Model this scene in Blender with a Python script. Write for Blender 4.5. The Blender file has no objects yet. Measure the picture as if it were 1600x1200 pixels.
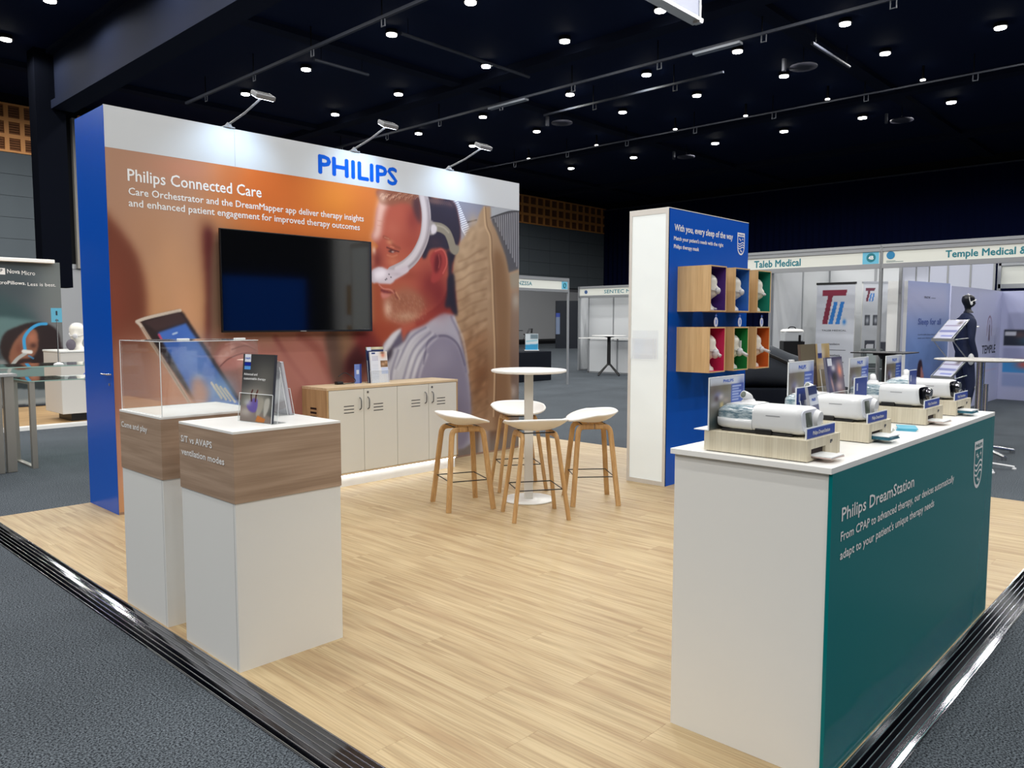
import bpy, bmesh, math, random
import numpy as np
from mathutils import Vector, Matrix

PI = math.pi
random.seed(7)
SC = bpy.context.scene
COL = SC.collection

# ------------------------------------------------------------------ camera, world, exposure, lights
cam_d = bpy.data.cameras.new('camera'); cam = bpy.data.objects.new('camera', cam_d); COL.objects.link(cam)
cam_d.sensor_width = 36.0; cam_d.sensor_fit = 'HORIZONTAL'
cam_d.lens = 1216.55 / 1600 * 36.0
cam_d.clip_start = 0.05; cam_d.clip_end = 300
_y, _p, _r = math.radians(43.385), math.radians(-4.503), math.radians(0.049)
_f = Vector((math.cos(_p)*math.cos(_y), math.cos(_p)*math.sin(_y), math.sin(_p)))
_s = Vector((math.sin(_y), -math.cos(_y), 0)); _u = _s.cross(_f)
_s2 = math.cos(_r)*_s + math.sin(_r)*_u; _u2 = math.cos(_r)*_u - math.sin(_r)*_s
_m = Matrix((( _s2.x, _u2.x, -_f.x, 0), (_s2.y, _u2.y, -_f.y, 0), (_s2.z, _u2.z, -_f.z, 1.54), (0, 0, 0, 1)))
cam.matrix_world = _m
SC.camera = cam

SC.view_settings.view_transform = 'Standard'; SC.view_settings.look = 'None'
SC.view_settings.exposure = 0.0; SC.view_settings.gamma = 1.0
SC.view_settings.use_curve_mapping = False
SC.cycles.max_bounces = 8; SC.cycles.diffuse_bounces = 4; SC.cycles.glossy_bounces = 4
SC.cycles.transparent_max_bounces = 24; SC.cycles.transmission_bounces = 6
SC.cycles.sample_clamp_indirect = 6.0

W = bpy.data.worlds.new('hall_gloom'); SC.world = W; W.use_nodes = True
W.node_tree.nodes['Background'].inputs[0].default_value = (0.55, 0.62, 0.8, 1)
W.node_tree.nodes['Background'].inputs[1].default_value = 0.02

LX = [-13.5, -9.0, -4.6, -0.5, 3.8, 8.41, 12.4, 17.55, 22.2, 27.42, 31.4, 40.3]     # downlight columns; outermost left ones added out of view to brighten left-hand faces
LY = [-9.8, -5.6, -1.6, 2.6, 6.75, 10.48, 14.4, 18.4, 22.4, 27.9, 32.8]   # downlight rows
HALL_W = 340
for _x in LX:
    for _yy in LY:
        if _x > 33 and _yy > 30: continue
        ld = bpy.data.lights.new('downlight_beam', 'SPOT'); ld.energy = HALL_W
        ld.color = (1.0, 0.985, 0.95); ld.shadow_soft_size = 0.2; ld.spot_size = math.radians(175); ld.spot_blend = 0.25
        lo = bpy.data.objects.new('downlight_beam', ld); lo.location = (_x, _yy, 11.45); COL.objects.link(lo)

# ------------------------------------------------------------------ helpers
def lin(c):
    c = np.asarray(c, dtype=float) / 255.0
    return np.where(c <= 0.04045, c / 12.92, ((c + 0.055) / 1.055) ** 2.4)
def L4(c): 
    a = lin(c); return (float(a[0]), float(a[1]), float(a[2]), 1.0)
MATS = {}
def mat(name, c=(200, 200, 200), rough=0.5, metal=0.0, spec=0.5, emit=None, es=0.0, coat=0.0):
    if name in MATS: return MATS[name]
    m = bpy.data.materials.new(name); m.use_nodes = True; MATS[name] = m
    b = m.node_tree.nodes['Principled BSDF']
    b.inputs['Base Color'].default_value = L4(c); b.inputs['Roughness'].default_value = rough
    b.inputs['Metallic'].default_value = metal; b.inputs['Specular IOR Level'].default_value = spec
    b.inputs['Coat Weight'].default_value = coat
    if emit is not None:
        b.inputs['Emission Color'].default_value = L4(emit); b.inputs['Emission Strength'].default_value = es
    return m
def nodes(m): return m.node_tree.nodes, m.node_tree.links, m.node_tree.nodes['Principled BSDF']

def grain(name, c1, c2, axis='X', scale=1.0, rough=0.45, fine=1.0, c3=None, per=0.0):
    """wood grain running along an object axis"""
    m = mat(name, c1, rough); N, K, B = nodes(m)
    tc = N.new('ShaderNodeTexCoord'); mp = N.new('ShaderNodeMapping')
    st = {'X': (0.9, 14, 14), 'Y': (14, 0.9, 14), 'Z': (14, 14, 0.9)}[axis]
    mp.inputs['Scale'].default_value = tuple(v * scale for v in st)
    K.new(tc.outputs['Object'], mp.inputs['Vector'])
    n1 = N.new('ShaderNodeTexNoise'); n1.inputs['Scale'].default_value = 1.0; n1.inputs['Detail'].default_value = 6; n1.inputs['Distortion'].default_value = 0.6
    K.new(mp.outputs[0], n1.inputs['Vector'])
    mp2 = N.new('ShaderNodeMapping'); mp2.inputs['Scale'].default_value = tuple(v * scale * (6 if v > 1 else 1.6) for v in st)
    K.new(tc.outputs['Object'], mp2.inputs['Vector'])
    n2 = N.new('ShaderNodeTexNoise'); n2.inputs['Scale'].default_value = 1.0; n2.inputs['Detail'].default_value = 3
    K.new(mp2.outputs[0], n2.inputs['Vector'])
    if per:
        oi = N.new('ShaderNodeObjectInfo'); ad = N.new('ShaderNodeVectorMath'); ad.operation = 'ADD'
        sc = N.new('ShaderNodeVectorMath'); sc.operation = 'SCALE'; sc.inputs['Scale'].default_value = 37.0
        cb = N.new('ShaderNodeCombineXYZ')
        for i in range(3): K.new(oi.outputs['Random'], cb.inputs[i])
        K.new(cb.outputs[0], sc.inputs[0]); K.new(mp.outputs[0], ad.inputs[0]); K.new(sc.outputs[0], ad.inputs[1]); K.new(ad.outputs[0], n1.inputs['Vector'])
    r = N.new('ShaderNodeValToRGB'); e = r.color_ramp.elements
    e[0].position = 0.32; e[0].color = L4(c2); e[1].position = 0.68; e[1].color = L4(c1)
    if c3 is not None:
        k = e.new(0.5); k.color = L4(c3)
    K.new(n1.outputs[0], r.inputs[0])
    mx = N.new('ShaderNodeMix'); mx.data_type = 'RGBA'; mx.blend_type = 'MULTIPLY'; mx.inputs[0].default_value = 0.35 * fine
    r2 = N.new('ShaderNodeValToRGB'); r2.color_ramp.elements[0].position = 0.3; r2.color_ramp.elements[0].color = (0.55, 0.5, 0.45, 1); r2.color_ramp.elements[1].position = 0.6
    K.new(n2.outputs[0], r2.inputs[0]); K.new(r.outputs[0], mx.inputs[6]); K.new(r2.outputs[0], mx.inputs[7])
    out = mx.outputs[2]
    if per:
        hv = N.new('ShaderNodeHueSaturation'); mr = N.new('ShaderNodeMapRange')
        mr.inputs[3].default_value = 1 - per; mr.inputs[4].default_value = 1 + per
        K.new(oi.outputs['Random'], mr.inputs[0]); K.new(mr.outputs[0], hv.inputs['Value']); K.new(out, hv.inputs['Color']); out = hv.outputs[0]
    K.new(out, B.inputs['Base Color'])
    bp = N.new('ShaderNodeBump'); bp.inputs['Strength'].default_value = 0.08; bp.inputs['Distance'].default_value = 0.002
    K.new(n2.outputs[0], bp.inputs['Height']); K.new(bp.outputs[0], B.inputs['Normal'])
    return m

def speckle(name, c1, c2, scale, rough=0.95, bump=0.6, big=0.0, stretch=(1, 1, 1)):
    m = mat(name, c1, rough, spec=0.1); N, K, B = nodes(m)
    tc = N.new('ShaderNodeTexCoord'); mp = N.new('ShaderNodeMapping'); mp.inputs['Scale'].default_value = stretch
    K.new(tc.outputs['Object'], mp.inputs[0])
    n = N.new('ShaderNodeTexNoise'); n.inputs['Scale'].default_value = scale; n.inputs['Detail'].default_value = 3; n.inputs['Roughness'].default_value = 0.7
    K.new(mp.outputs[0], n.inputs['Vector'])
    r = N.new('ShaderNodeValToRGB'); e = r.color_ramp.elements
    e[0].position = 0.40; e[0].color = L4(c2); e[1].position = 0.62; e[1].color = L4(c1)
    K.new(n.outputs[0], r.inputs[0]); out = r.outputs[0]
    if big:
        n3 = N.new('ShaderNodeTexNoise'); n3.inputs['Scale'].default_value = 1.1; n3.inputs['Detail'].default_value = 4
        K.new(tc.outputs['Object'], n3.inputs['Vector'])
        r3 = N.new('ShaderNodeValToRGB'); r3.color_ramp.elements[0].position = 0.3; r3.color_ramp.elements[0].color = (1-big, 1-big, 1-big, 1); r3.color_ramp.elements[1].position = 0.7
        mx = N.new('ShaderNodeMix'); mx.data_type = 'RGBA'; mx.blend_type = 'MULTIPLY'; mx.inputs[0].default_value = 1
        K.new(n3.outputs[0], r3.inputs[0]); K.new(out, mx.inputs[6]); K.new(r3.outputs[0], mx.inputs[7]); out = mx.outputs[2]
    K.new(out, B.inputs['Base Color'])
    bp = N.new('ShaderNodeBump'); bp.inputs['Strength'].default_value = bump; bp.inputs['Distance'].default_value = 0.004
    K.new(n.outputs[0], bp.inputs['Height']); K.new(bp.outputs[0], B.inputs['Normal'])
    return m

def clear(name, tint=(245, 250, 250), refl=1.0, rough=0.02):
    """thin clear acrylic or glass sheet"""
    if name in MATS: return MATS[name]
    m = bpy.data.materials.new(name); m.use_nodes = True; MATS[name] = m
    N, K = m.node_tree.nodes, m.node_tree.links
    for n in list(N): N.remove(n)
    o = N.new('ShaderNodeOutputMaterial'); mx = N.new('ShaderNodeMixShader'); t = N.new('ShaderNodeBsdfTransparent'); g = N.new('ShaderNodeBsdfGlossy')
    lw = N.new('ShaderNodeLayerWeight'); lw.inputs['Blend'].default_value = 0.5
    pw_ = N.new('ShaderNodeMath'); pw_.operation = 'POWER'; pw_.inputs[1].default_value = 5.0
    mu = N.new('ShaderNodeMath'); mu.operation = 'MULTIPLY_ADD'; mu.inputs[1].default_value = 0.9*refl; mu.inputs[2].default_value = 0.035*refl
    K.new(lw.outputs['Facing'], pw_.inputs[0])
    t.inputs[0].default_value = L4(tint); g.inputs['Roughness'].default_value = rough; g.inputs['Color'].default_value = (1, 1, 1, 1)
    K.new(pw_.outputs[0], mu.inputs[0]); K.new(mu.outputs[0], mx.inputs[0]); K.new(t.outputs[0], mx.inputs[1]); K.new(g.outputs[0], mx.inputs[2]); K.new(mx.outputs[0], o.inputs[0])
    return m

def smooth_path(pts, n=6, closed=False):
    P = [Vector(p) for p in pts]; out = []; k = len(P)
    rng = range(k if closed else k - 1)
    for i in rng:
        if closed: a, b, c, d = P[(i-1) % k], P[i], P[(i+1) % k], P[(i+2) % k]
        else: a, b, c, d = P[max(i-1, 0)], P[i], P[i+1], P[min(i+2, k-1)]
        for j in range(n):
            t = j / n
            out.append(0.5*((2*b) + (c-a)*t + (2*a-5*b+4*c-d)*t*t + (3*b-a-3*c+d)*t**3))
    if not closed: out.append(P[-1])
    return out

class MB:
    """collects shapes into one mesh"""
    def __init__(s): s.v = []; s.f = []; s.sm = []
    def add(s, vs, fs, smooth=False):
        o = len(s.v); s.v += [tuple(v) for v in vs]; s.f += [tuple(i + o for i in f) for f in fs]; s.sm += [smooth] * len(fs)
        return s
    def box(s, x0, x1, y0, y1, z0, z1, M=None, b=0.0):
        if b > 0:
            bm = bmesh.new(); bmesh.ops.create_cube(bm, size=1)
            for v in bm.verts: v.co = Vector(((x0+x1)/2 + v.co.x*(x1-x0), (y0+y1)/2 + v.co.y*(y1-y0), (z0+z1)/2 + v.co.z*(z1-z0)))
            bmesh.ops.bevel(bm, geom=bm.edges[:], offset=b, segments=2, affect='EDGES', profile=0.5)
            vs = [v.co.copy() for v in bm.verts]; bm.verts.index_update(); fs = [tuple(v.index for v in f.verts) for f in bm.faces]; bm.free()
        else:
            vs = [Vector(p) for p in ((x0,y0,z0),(x1,y0,z0),(x1,y1,z0),(x0,y1,z0),(x0,y0,z1),(x1,y0,z1),(x1,y1,z1),(x0,y1,z1))]
            fs = [(0,3,2,1),(4,5,6,7),(0,1,5,4),(1,2,6,5),(2,3,7,6),(3,0,4,7)]
        if M is not None: vs = [M @ v for v in vs]
        return s.add(vs, fs)
    def cyl(s, p0, p1, r0, r1=None, n=16, caps=True, smooth=True):
        r1 = r0 if r1 is None else r1
        p0, p1 = Vector(p0), Vector(p1); d = (p1 - p0).normalized()
        a = d.orthogonal().normalized(); b = d.cross(a)
        vs = []; 
        for p, r in ((p0, r0), (p1, r1)):
            for i in range(n):
                t = 2*PI*i/n; vs.append(p + a*r*math.cos(t) + b*r*math.sin(t))
        s.add(vs, [(i, (i+1) % n, n + (i+1) % n, n + i) for i in range(n)], smooth)
        if caps: s.add(vs[:n], [tuple(range(n-1, -1, -1))]); s.add(vs[n:], [tuple(range(n))])
        return s
    def rings(s, R, closed=False, cap=True, smooth=True):
        """skin a list of rings of equal count"""
        n = len(R[0]); vs = [p for r in R for p in r]; fs = []
        for k in range(len(R) - (0 if closed else 1)):
            a, b = k*n, ((k+1) % len(R))*n
            for i in range(n): fs.append((a+i, a+(i+1) % n, b+(i+1) % n, b+i))
        s.add(vs, fs, smooth)
        if cap and not closed: s.add(R[0], [tuple(range(n-1, -1, -1))]); s.add(R[-1], [tuple(range(n))])
        return s
    def tube(s, pts, r, n=8, flat=None, up=None, closed=False, smooth=True):
        P = [Vector(p) for p in pts]; R = []; a = None; k = len(P)
        for i, p in enumerate(P):
            if closed: d = (P[(i+1) % k] - P[i-1]).normalized()
            else: d = (P[min(i+1, k-1)] - P[max(i-1, 0)]).normalized()
            if a is None:
                a = (Vector(up) - Vector(up).dot(d)*d).normalized() if up is not None else d.orthogonal().normalized()
            else: a = (a - a.dot(d)*d).normalized()
            b = d.cross(a); rr = r[i] if isinstance(r, (list, tuple)) else r
            ra, rb = (rr, rr) if flat is None else (flat[0], flat[1])
            ring = []
            for j in range(n):
                t = 2*PI*(j+0.5)/n; ct, st = math.cos(t), math.sin(t)
                if flat is not None:
                    e = 0.55; ct = math.copysign(abs(ct)**e, ct); st = math.copysign(abs(st)**e, st)
                ring.append(p + a*ra*ct + b*rb*st)
            R.append(ring)
        return s.rings(R, closed=closed, smooth=smooth)
    def lathe(s, prof, c=(0, 0, 0), n=32, smooth=True):
        c = Vector(c)
        R = [[c + Vector((r*math.cos(2*PI*i/n), r*math.sin(2*PI*i/n), z)) for i in range(n)] for r, z in prof]
        return s.rings(R, smooth=smooth)
    def prism(s, pts, d, M=None):
        """polygon in the XZ plane, thickness d towards +Y"""
        n = len(pts); vs = [Vector((x, 0, z)) for x, z in pts] + [Vector((x, d, z)) for x, z in pts]
        if M is not None: vs = [M @ v for v in vs]
        fs = [tuple(range(n)), tuple(range(2*n-1, n-1, -1))] + [(i, n+i, n+(i+1) % n, (i+1) % n) for i in range(n)]
        return s.add(vs, fs)
    def ellipsoid(s, c, r, n=16, m=10):
        c = Vector(c); R = []
        for k in range(m+1):
            t = -PI/2 + PI*k/m; q = max(math.cos(t), 0.02)
            R.append([c + Vector((r[0]*q*math.cos(2*PI*i/n), r[1]*q*math.sin(2*PI*i/n), r[2]*math.sin(t))) for i in range(n)])
        return s.rings(R)

def mesh_from(mb, name, off=(0, 0, 0)):
    me = bpy.data.meshes.new(name)
    o = Vector(off); me.from_pydata([tuple(Vector(v) - o) for v in mb.v], [], mb.f); me.update()
    me.polygons.foreach_set('use_smooth', mb.sm)
    return me
def put(name, mb, m, parent=None, world=False, label=None, kind=None):
    """one mesh object; world=True means its points are given in hall coordinates"""
    off = (0, 0, 0)
    if world and parent is not None: off = wloc(parent)
    me = mb if isinstance(mb, bpy.types.Mesh) else mesh_from(mb, name, off)
    if m is not None and not me.materials: me.materials.append(m)
    o = bpy.data.objects.new(name, me); COL.objects.link(o)
    if parent is not None: o.parent = parent
    if label: o['label'] = label
    if kind: o['kind'] = kind
    return o
def wloc(o):
    p = Vector((0, 0, 0))
    while o is not None: p = p + Vector(o.location); o = o.parent
    return p
def tag(o, label, cat, group=None, kind=None):
    o['label'] = label
    if cat: o['category'] = cat
    if group: o['group'] = group
    if kind: o['kind'] = kind
    return o
def thing(name, label, cat, loc=(0, 0, 0), rz=0.0, group=None):
    o = bpy.data.objects.new(name, None); COL.objects.link(o); o.empty_display_size = 0.1
    o.location = loc; o.rotation_euler = (0, 0, rz)
    return tag(o, label, cat, group)
def struct(name, mb, m, parent=None, world=False, label=None):
    o = put(name, mb, m, parent, world); 
    if parent is None: o['kind'] = 'structure'
    if label: o['label'] = label
    return o
def copy_tree(o, parent=None):
    c = o.copy(); COL.objects.link(c)
    if parent is not None: c.parent = parent
    for ch in [k for k in bpy.data.objects if k.parent == o]: copy_tree(ch, c)
    return c

def text_mesh(s, x0, x1, base, cap, bold=0.0, align='L'):
    """flat lettering in the XZ plane: from x0 to x1, baseline z, capital height"""
    cu = bpy.data.curves.new('lettering', 'FONT'); cu.body = s; cu.size = 1.0; cu.offset = bold; cu.resolution_u = 2
    ob = bpy.data.objects.new('lettering', cu); COL.objects.link(ob)
    dg = bpy.context.evaluated_depsgraph_get(); me = bpy.data.meshes.new_from_object(ob.evaluated_get(dg))
    bpy.data.objects.remove(ob); bpy.data.curves.remove(cu)
    n = len(me.vertices); co = np.empty(n*3); me.vertices.foreach_get('co', co); co = co.reshape(-1, 3)
    fs = [tuple(p.vertices) for p in me.polygons]; bpy.data.meshes.remove(me)
    a, b = co[:, 0].min(), co[:, 0].max()
    X = x0 + (co[:, 0]-a)/(b-a)*(x1-x0); Z = base + co[:, 1]/0.729*cap
    return X, Z, fs
def lettering(lines, m, parent, origin, xd, name='lettering', depth=0.0015, world=True, zd=(0, 0, 1)):
    """lines: (text, x0, x1, baseline, cap, bold) measured along xd and zd from origin"""
    mb = MB(); o = Vector(origin); xd = Vector(xd); zd = Vector(zd); nrm = xd.cross(zd)
    for (s, x0, x1, base, cap, bold) in lines:
        X, Z, fs = text_mesh(s, x0, x1, base, cap, 0.0); d = bold*cap*1.25
        for k, (ux, uz) in enumerate(((0, 0), (-d, 0), (d, 0), (0, d), (0, -d)) if bold > 0.008 else ((0, 0),)):
            mb.add([o + xd*float(x+ux) + zd*float(z+uz) + nrm*(depth + k*0.00002) for x, z in zip(X, Z)], fs)
    return put(name, mb, m, parent, world=world)

# ---- printed pictures: soft shapes laid on a fine grid of points
def _blur(a, s):
    if s < 0.4: return a
    k = max(1, int(3*s)); x = np.arange(-k, k+1); w = np.exp(-x*x/(2*s*s)); w /= w.sum()
    a = np.apply_along_axis(lambda r: np.convolve(np.pad(r, k, mode='edge'), w, 'valid'), 0, a)
    return np.apply_along_axis(lambda r: np.convolve(np.pad(r, k, mode='edge'), w, 'valid'), 1, a)
def _inside(pts, X, Y):
    c = np.zeros(X.shape, bool); n = len(pts)
    for i in range(n):
        (x1, y1), (x2, y2) = pts[i], pts[i-1]
        if y1 == y2: continue
        hit = ((y1 > Y) != (y2 > Y)) & (X < (x2-x1)*(Y-y1)/(y2-y1) + x1)
        c ^= hit
    return c
def paint(name, W_, H_, step, bg, shapes, m, parent, origin, xd, zd=(0, 0, 1), world=True, gain=1.0, off=0.0008):
    nx, nz = max(2, int(round(W_/step))+1), max(2, int(round(H_/step))+1)
    xs, zs = np.linspace(0, W_, nx), np.linspace(0, H_, nz); X, Z = np.meshgrid(xs, zs); sx = xs[1]-xs[0]
    img = np.zeros(X.shape + (3,)) + np.array(bg, float)
    for sh in shapes:
        k = sh[0]
        if k == 'b':      # soft blob: cx cz rx rz angle colour alpha
            _, cx, cz, rx, rz, an, c, al = sh
            ca, sa = math.cos(an), math.sin(an); u = ((X-cx)*ca + (Z-cz)*sa)/rx; v = (-(X-cx)*sa + (Z-cz)*ca)/rz
            a = np.exp(-(u*u+v*v))*al
        elif k == 'p':    # polygon: points softness colour alpha rounded
            _, pts, soft, c, al, rnd = sh
            if rnd: pts = [(q.x, q.y) for q in smooth_path([(p[0], p[1], 0) for p in pts], 5, True)]
            a = _blur(_inside(pts, X, Z).astype(float), soft/sx)*al
        elif k == 'l':    # stroke: points width softness colour alpha
            _, pts, wd, soft, c, al = sh
            q = smooth_path([(p[0], p[1], 0) for p in pts], 6) if len(pts) > 2 else [Vector((p[0], p[1], 0)) for p in pts]
            d = np.full(X.shape, 1e9)
            for i in range(len(q)-1):
                ax, az, bx, bz = q[i].x, q[i].y, q[i+1].x, q[i+1].y; L2 = (bx-ax)**2+(bz-az)**2+1e-12
                t = np.clip(((X-ax)*(bx-ax)+(Z-az)*(bz-az))/L2, 0, 1); d = np.minimum(d, np.hypot(X-ax-t*(bx-ax), Z-az-t*(bz-az)))
            a = np.clip((wd/2 - d)/max(soft, sx*0.7) + 0.5, 0, 1)*al
        a = a[..., None]; img = img*(1-a) + np.array(c, float)*a
    col = np.ones((nx*nz, 4)); col[:, :3] = np.clip(lin(np.clip(img, 0, 255)).reshape(-1, 3)*gain, 0, 1)
    o = Vector(origin); xd = Vector(xd); zd = Vector(zd); nr = xd.cross(zd)
    base = np.array(o + nr*off); P = base + X.reshape(-1, 1)*np.array(xd) + Z.reshape(-1, 1)*np.array(zd)
    if world and parent is not None: P = P - np.array(wloc(parent))
    me = bpy.data.meshes.new(name); nf = (nx-1)*(nz-1)
    me.vertices.add(nx*nz); me.vertices.foreach_set('co', P.ravel())
    i = (np.arange(nz-1)[:, None]*nx + np.arange(nx-1)[None]).ravel()
    q = np.stack([i, i+1, i+1+nx, i+nx], 1)
    me.loops.add(nf*4); me.loops.foreach_set('vertex_index', q.ravel()); me.polygons.add(nf); me.polygons.foreach_set('loop_start', np.arange(nf)*4)
    me.update(calc_edges=True)
    ca = me.color_attributes.new('print', 'FLOAT_COLOR', 'POINT'); ca.data.foreach_set('color', col.ravel())
    me.materials.append(m)
    ob = bpy.data.objects.new(name, me); COL.objects.link(ob)
    if parent is not None: ob.parent = parent
    return ob
def printmat(name, rough=0.45, spec=0.3):
    m = mat(name, (200, 200, 200), rough, spec=spec); N, K, B = nodes(m)
    a = N.new('ShaderNodeVertexColor'); a.layer_name = 'print'; K.new(a.outputs[0], B.inputs['Base Color']); return m

# ------------------------------------------------------------------ materials
M_print = printmat('printed_fabric', 0.6, 0.15)
M_gloss = printmat('printed_card', 0.3, 0.4)
M_white = mat('white_laminate', (228, 228, 225), 0.35)
M_wtop = mat('white_top', (240, 240, 238), 0.35)
M_blue = mat('cobalt_laminate', (0, 80, 188), 0.26, spec=0.22)
M_teal = mat('teal_laminate', (0, 112, 116), 0.16, spec=0.15)
M_black = mat('black_plastic', (18, 18, 20), 0.4)
M_dark = mat('black_paint', (14, 15, 19), 0.7, spec=0.2)
M_alu = mat('brushed_aluminium', (190, 192, 195), 0.35, 1.0)
M_steel = mat('polished_steel', (200, 200, 202), 0.22, 1.0)
M_shell = mat('shell_scheme_panel', (200, 203, 206), 0.6, spec=0.2)
M_shellf = mat('shell_scheme_frame', (165, 168, 172), 0.35, 0.6)
M_plast = mat('white_plastic', (236, 237, 240), 0.3, coat=0.3)
M_clear = clear('clear_acrylic', (251, 252, 252), 0.9)
M_edge = mat('acrylic_edge', (240, 244, 246), 0.3)
M_ink = mat('white_lettering', (240, 240, 240), 0.5)
M_ptype = mat('blue_lettering', (0, 88, 204), 0.6, spec=0.1)
M_tealtype = mat('teal_lettering', (20, 118, 132), 0.5)
M_darktype = mat('dark_lettering', (40, 44, 60), 0.5)

# ------------------------------------------------------------------ the hall
CEIL = 11.75; YW = 41.0; XR = 55.0
M_carpet = speckle('grey_carpet', (112, 120, 128), (26, 30, 36), 125, big=0.2, bump=0.12)
struct('floor', MB().box(-20, XR, -14, YW, -0.12, 0.0), M_carpet)
M_ceil = mat('black_ceiling', (21, 32, 60), 0.8, spec=0.1)
struct('ceiling', MB().box(-20, XR, -14, YW, CEIL, CEIL+0.2), M_ceil)
M_drape = mat('black_drape', (10, 18, 50), 0.9, spec=0.05)
mb = MB(); nfold = 230; pr = []
for i in range(nfold+1):
    yy = -14 + (YW+14)*i/nfold; pr.append((XR - 0.15 - 0.12*(i % 2), yy))
for (x0, y0), (x1, y1) in zip(pr[:-1], pr[1:]): mb.add([(x0, y0, 0), (x1, y1, 0), (x1, y1, 11.1), (x0, y0, 11.1)], [(0, 1, 2, 3)])
wr = struct('wall_right', MB().box(XR, XR+0.2, -14, YW, 0, CEIL), M_dark)
put('drape', mb, M_drape, wr)
put('drape_rail', MB().box(XR-0.4, XR-0.25, -14, YW, 11.08, 11.16), mat('rail_grey', (60, 64, 74), 0.5), wr)
struct('wall_left', MB().box(-20.2, -20, -14, YW, 0, CEIL), M_dark)
struct('wall_front', MB().box(-20, XR, -14.2, -14, 0, CEIL), M_dark)
M_gwall = mat('grey_wall_panel', (98, 106, 112), 0.8, spec=0.1)
M_gwall2 = mat('pale_lower_wall', (172, 174, 178), 0.8, spec=0.1)
wb = struct('wall_back', MB().box(-20, XR, YW, YW+0.2, 0, CEIL), M_dark)
def wall_zone(x0, x1):
    mb = MB()
    n = max(1, round((x1-x0)/2.4)); dx = (x1-x0)/n
    for k in range(n):
        for j in range(5):
            za, zb = 4.35 + j*0.96, 4.35 + (j+1)*0.96
            p = put('panel', MB().box(x0+k*dx+0.01, x0+(k+1)*dx-0.01, YW-0.1, YW, za+0.008, zb-0.008), M_gwall, wb)
wall_zone(8.619, 11.64)
wall_zone(13.3, 55.0)
put('lower_wall', MB().box(12.0, 54.9, YW-0.08, YW, 0.0, 4.1), M_gwall2, wb)
put('lower_trim', MB().box(12.0, 54.9, YW-0.12, YW-0.08, 4.08, 4.3), M_shellf, wb)
put('corner_post', MB().box(12.96, 13.26, YW-0.35, YW-0.1, 4.1, 11.1), mat('beige_post', (150, 146, 138), 0.6), wb)
struct('pillar', MB().box(9.433, 10.447, 33.4, 34.2, 2.886, CEIL), mat('pillar_black', (8, 11, 20), 0.9, spec=0.05))
# timber acoustic panels: frames with slotted insets
M_timb = mat('amber_timber', (240, 164, 90), 0.5); M_slot = mat('slotted_timber', (140, 90, 54), 0.8)
def timber(x0, x1, z0, z1, w, dark=1.0):
    n = int(round((x1-x0)/w))
    for k in range(n):
        xa = x0 + k*w
        for j in range(3):
            h = (z1-z0)/3; za = z0 + j*h
            f = MB(); t = 0.09
            f.box(xa, xa+w, YW-0.16, YW-0.02, za, za+t).box(xa, xa+w, YW-0.16, YW-0.02, za+h-t, za+h)
            f.box(xa, xa+t, YW-0.16, YW-0.02, za+t, za+h-t).box(xa+w-t, xa+w, YW-0.16, YW-0.02, za+t, za+h-t)
            o = put('timber_panel', f, M_timb, wb)
            s = MB(); q = h-2*t
            for i in range(5): s.box(xa+t, xa+w-t, YW-0.1, YW-0.05, za+t+q*(i+0.1)/5, za+t+q*(i+0.85)/5)
            put('slotted_inset', s, M_slot, o)
timber(9.09, 11.62, 9.15, 11.3, 0.62)
timber(13.3, 54.9, 9.15, 11.3, 0.84)
struct('skirting', MB().box(36, 54.8, YW-0.14, YW-0.081, 0, 0.25), M_dark)

# beams, rails and pipes under the ceiling
M_beam = mat('black_beam', (28, 34, 52), 0.85, spec=0.1)
bm_ = MB().box(9.95, 10.75, -14, 33.4, 9.6, 9.9).box(10.1, 10.6, -14, 33.4, 9.9, 11.6).box(9.85, 10.85, -14, 33.4, 11.6, CEIL)
struct('beam', bm_, M_beam)
for x in (23.4, 37.0, 47.5): struct('beam', MB().box(x-0.35, x+0.35, -14, YW-0.2, 11.45, CEIL), M_beam)
for y in (12.0, 25.0, 36.0): struct('beam', MB().box(-20, XR-0.5, y-0.3, y+0.3, 11.55, CEIL), M_beam)
M_hook = mat('rail_hook', (70, 74, 84), 0.6); M_rail = mat('ceiling_rail', (64, 68, 80), 0.6); M_rail2 = mat('white_conduit', (150, 156, 166), 0.5)
def rail(x, y0, y1, z, label, r=0.05, hangers=4.0, m=None):
    t = thing('lighting_rail', label, 'rail', (x, y0, z))
    put('bar', MB().box(-r, r, 0, y1-y0, -r, r), m or M_rail, t)
    k = hangers/2
    while k < y1-y0:
        put('hook', MB().box(-0.015, 0.015, k, k+0.03, -0.26, -r).box(-0.015, 0.015, k+0.17, k+0.2, -0.26, -r).box(-0.015, 0.015, k, k+0.2, -0.29, -0.26), M_hook, t)
        put('hanger', MB().box(-0.015, 0.015, k+0.15, k+0.18, r, CEIL-z), M_dark, t); k += hangers
    return t
rail(15.42, 2, 34, 11.0, 'dark lighting rail running just inside the deep beam', 0.05)
rail(24.8, 2, 40, 11.0, 'grey rail carrying the two pale conduit lengths under the roof', 0.045)
rail(27.5, 15, 24, 11.0, 'short thin rail with a hooked end under the roof', 0.04)
rail(34.2, 2, 40, 11.0, 'long thin rail dotted with small bright lamps', 0.03)
for y0, y1, lb in ((12.9, 14.66, 'pale conduit length on the rail near the hanging sign'), (22.6, 24.8, 'pale conduit length on the rail behind the arm lamps')):
    tag(put('conduit', MB().box(24.68, 24.92, y0, y1, 10.86, 10.94), M_rail2), lb, 'conduit')
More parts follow.
